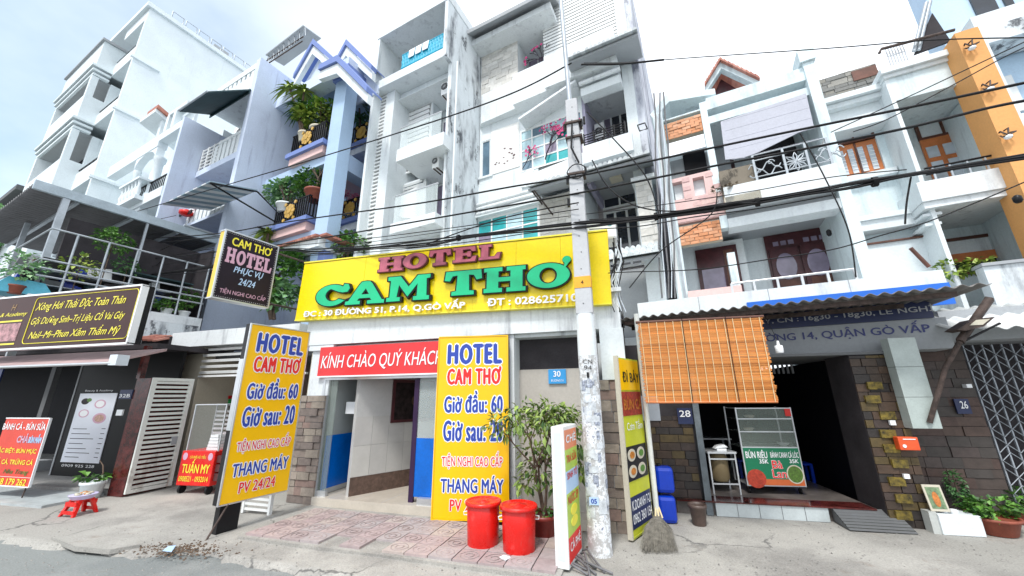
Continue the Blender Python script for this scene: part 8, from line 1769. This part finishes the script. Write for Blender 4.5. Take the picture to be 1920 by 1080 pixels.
# tangle right of the yellow board
ex = [([(-60, 486), (150, 470), (330, 452), (420, 441)], 'thin cable between the two long black cables at the left'), ([(-60, 530), (120, 520), (300, 497), (420, 480), (540, 462), (700, 446), (900, 420), (1085, 392)], 'thin cable sagging between the second long cable and the thick bundle'),
 ([(560, 480), (700, 472), (860, 456), (1000, 436), (1085, 428)], 'slack wire lying along the top edge of the yellow board'), ([(1110, 300), (1140, 350), (1190, 385), (1260, 396), (1340, 385), (1420, 380)], 'loose wire drooping right from the pole into the thick bundle'),
 ([(1105, 412), (1240, 402), (1400, 377), (1600, 343), (1760, 318), (1960, 282)], 'wire wound along the upper side of the right half of the thick bundle'), ([(1105, 430), (1200, 424), (1300, 407), (1420, 391), (1560, 366)], 'wire sagging below the right half of the thick bundle'),
 ([(1100, 210), (1150, 260), (1210, 330), (1235, 400)], 'wire dropping from the pole top to the service cables'), ([(1180, 540), (1240, 470), (1330, 405), (1345, 360)], 'slanting drop wire beside the pink parapet'), ([(1500, 250), (1545, 330), (1590, 430), (1605, 520)], 'thin drop wire down the right pillar of the brick panel house'),
 ([(1085, 380), (1020, 392), (940, 410), (860, 436), (800, 458)], 'slack wire running left from the pole under the long cables')]
for k, (p_, lab) in enumerate(ex): wire(p_, .0065 if k % 3 else .009, lab, G1, WD-.08-.01*k)
for k, x in enumerate((430, 640, 860, 1230, 1420, 1640)):
    y = {430: 497, 640: 469, 860: 446, 1230: 406, 1420: 379, 1640: 341}[x]; u_, z_ = WF.D(x, y, WD-.055); MB(WF).tube([(u_-.02, WD-.055, z_), (u_+.02, WD-.055, z_)], .05, 10).build('cable_tie', WIRE, bpy.data.objects['overhead_cable.%03d' % (6+k % 4)])
mm = thing('cable_tangle', 'tangle of wires hanging beside the right end of the yellow board', 'cables', HF.at(HF.D(1170, 560, 5.4)[0], 5.4, 2.9)); rgw = random.Random(9)
for k in range(10):
    x = 1150+rgw.uniform(-3, 16); pts = [HF.D(x+rgw.uniform(-9, 12)*(j > 0), y, 5.4) for j, y in enumerate((445+rgw.uniform(0, 30), 490, 530, 562, 585))]; MB(HF).tube([(a, 5.4+.02*rgw.random(), b_) for a, b_ in pts], .009, 5).build('cable', WIRE if k % 3 else PALEW, mm)
# ------------------------------------------------------------------ ground litter, cracks
rg = random.Random(55); st = MB()
for k in range(900):
    x, y = rg.uniform(0, 1920), rg.uniform(985, 1079)
    if 560 < x < 1060 and y < 1060: continue
    p = gz(x, y); s_ = rg.uniform(.004, .013); st._add([p+Vector((-s_, 0, .001)), p+Vector((0, -s_, .001)), p+Vector((s_, 0, .001)), p+Vector((0, s_, .001)), p+Vector((0, 0, s_*.9))], [(0, 1, 4), (1, 2, 4), (2, 3, 4), (3, 0, 4)])
st.build('gravel', M('gravel_grey', (.32, .31, .29), .9, .4, 50), None, base=(0, 4, 0), kind='stuff')
for (x, y, s_, col, lab) in ((1452//1, 0, 0, 0, 0),): pass
tag(MB().slab([gz(305, 1032, .012), gz(315, 1024, .012), gz(330, 1022, .014), gz(322, 1034, .012)], .008).build('blue_litter', PALEB, None), 'flattened pale blue scrap of litter near the broken pavement edge', 'litter')
tag(MB().slab([gz(936, 1044, .06), gz(945, 1040, .06), gz(958, 1044, .06), gz(948, 1050, .06)], .008).build('paper_litter', WLET, None), 'crumpled white paper between the two red buckets', 'litter')
dm = MB(); rgd = random.Random(17)
for k in range(420):
    x, y = rgd.gauss(345, 45), rgd.gauss(1030, 7); p = gz(x, y, -.004); s_ = rgd.uniform(.006, .022); r1 = [Vector((rgd.uniform(.6, 1)*s_*math.cos(q*1.257), rgd.uniform(.6, 1)*s_*math.sin(q*1.257), 0)) for q in range(5)]; dm._add([p+v for v in r1]+[p+Vector((0, 0, s_*.6))], [(q, (q+1) % 5, 5) for q in range(5)])
dm.build('loose_dirt', M('brown_soil', (.13, .085, .055), .95, .4, 30), None, base=gz(345, 1030), kind='stuff')
slab_pts = [gz(x, y, .0) for x, y in ((95, 1012), (160, 1008), (252, 1016), (262, 1026), (205, 1036), (140, 1030))]
MB()._pr([p-Vector((0, 0, .02)) for p in slab_pts], [p+Vector((0, 0, .03)) for p in slab_pts]).build('kerb_slab', PAVE, None, kind='structure')
b_ = gz(1030, 1000)
for k in range(26):
    x, y = rg.uniform(1085, 1110), rg.uniform(985, 1030); p = gz(x, y, .01); tag(MB().slab([p, p+Vector((.03, .01, .006)), p+Vector((.05, .03, .0)), p+Vector((.01, .025, .008))], .002).build('fallen_leaf', ORN if k % 2 else BARK, None), 'dry fallen leaf on the ground left of the pole base', 'leaf', 'dry leaves beside the pole') if k < 8 else None
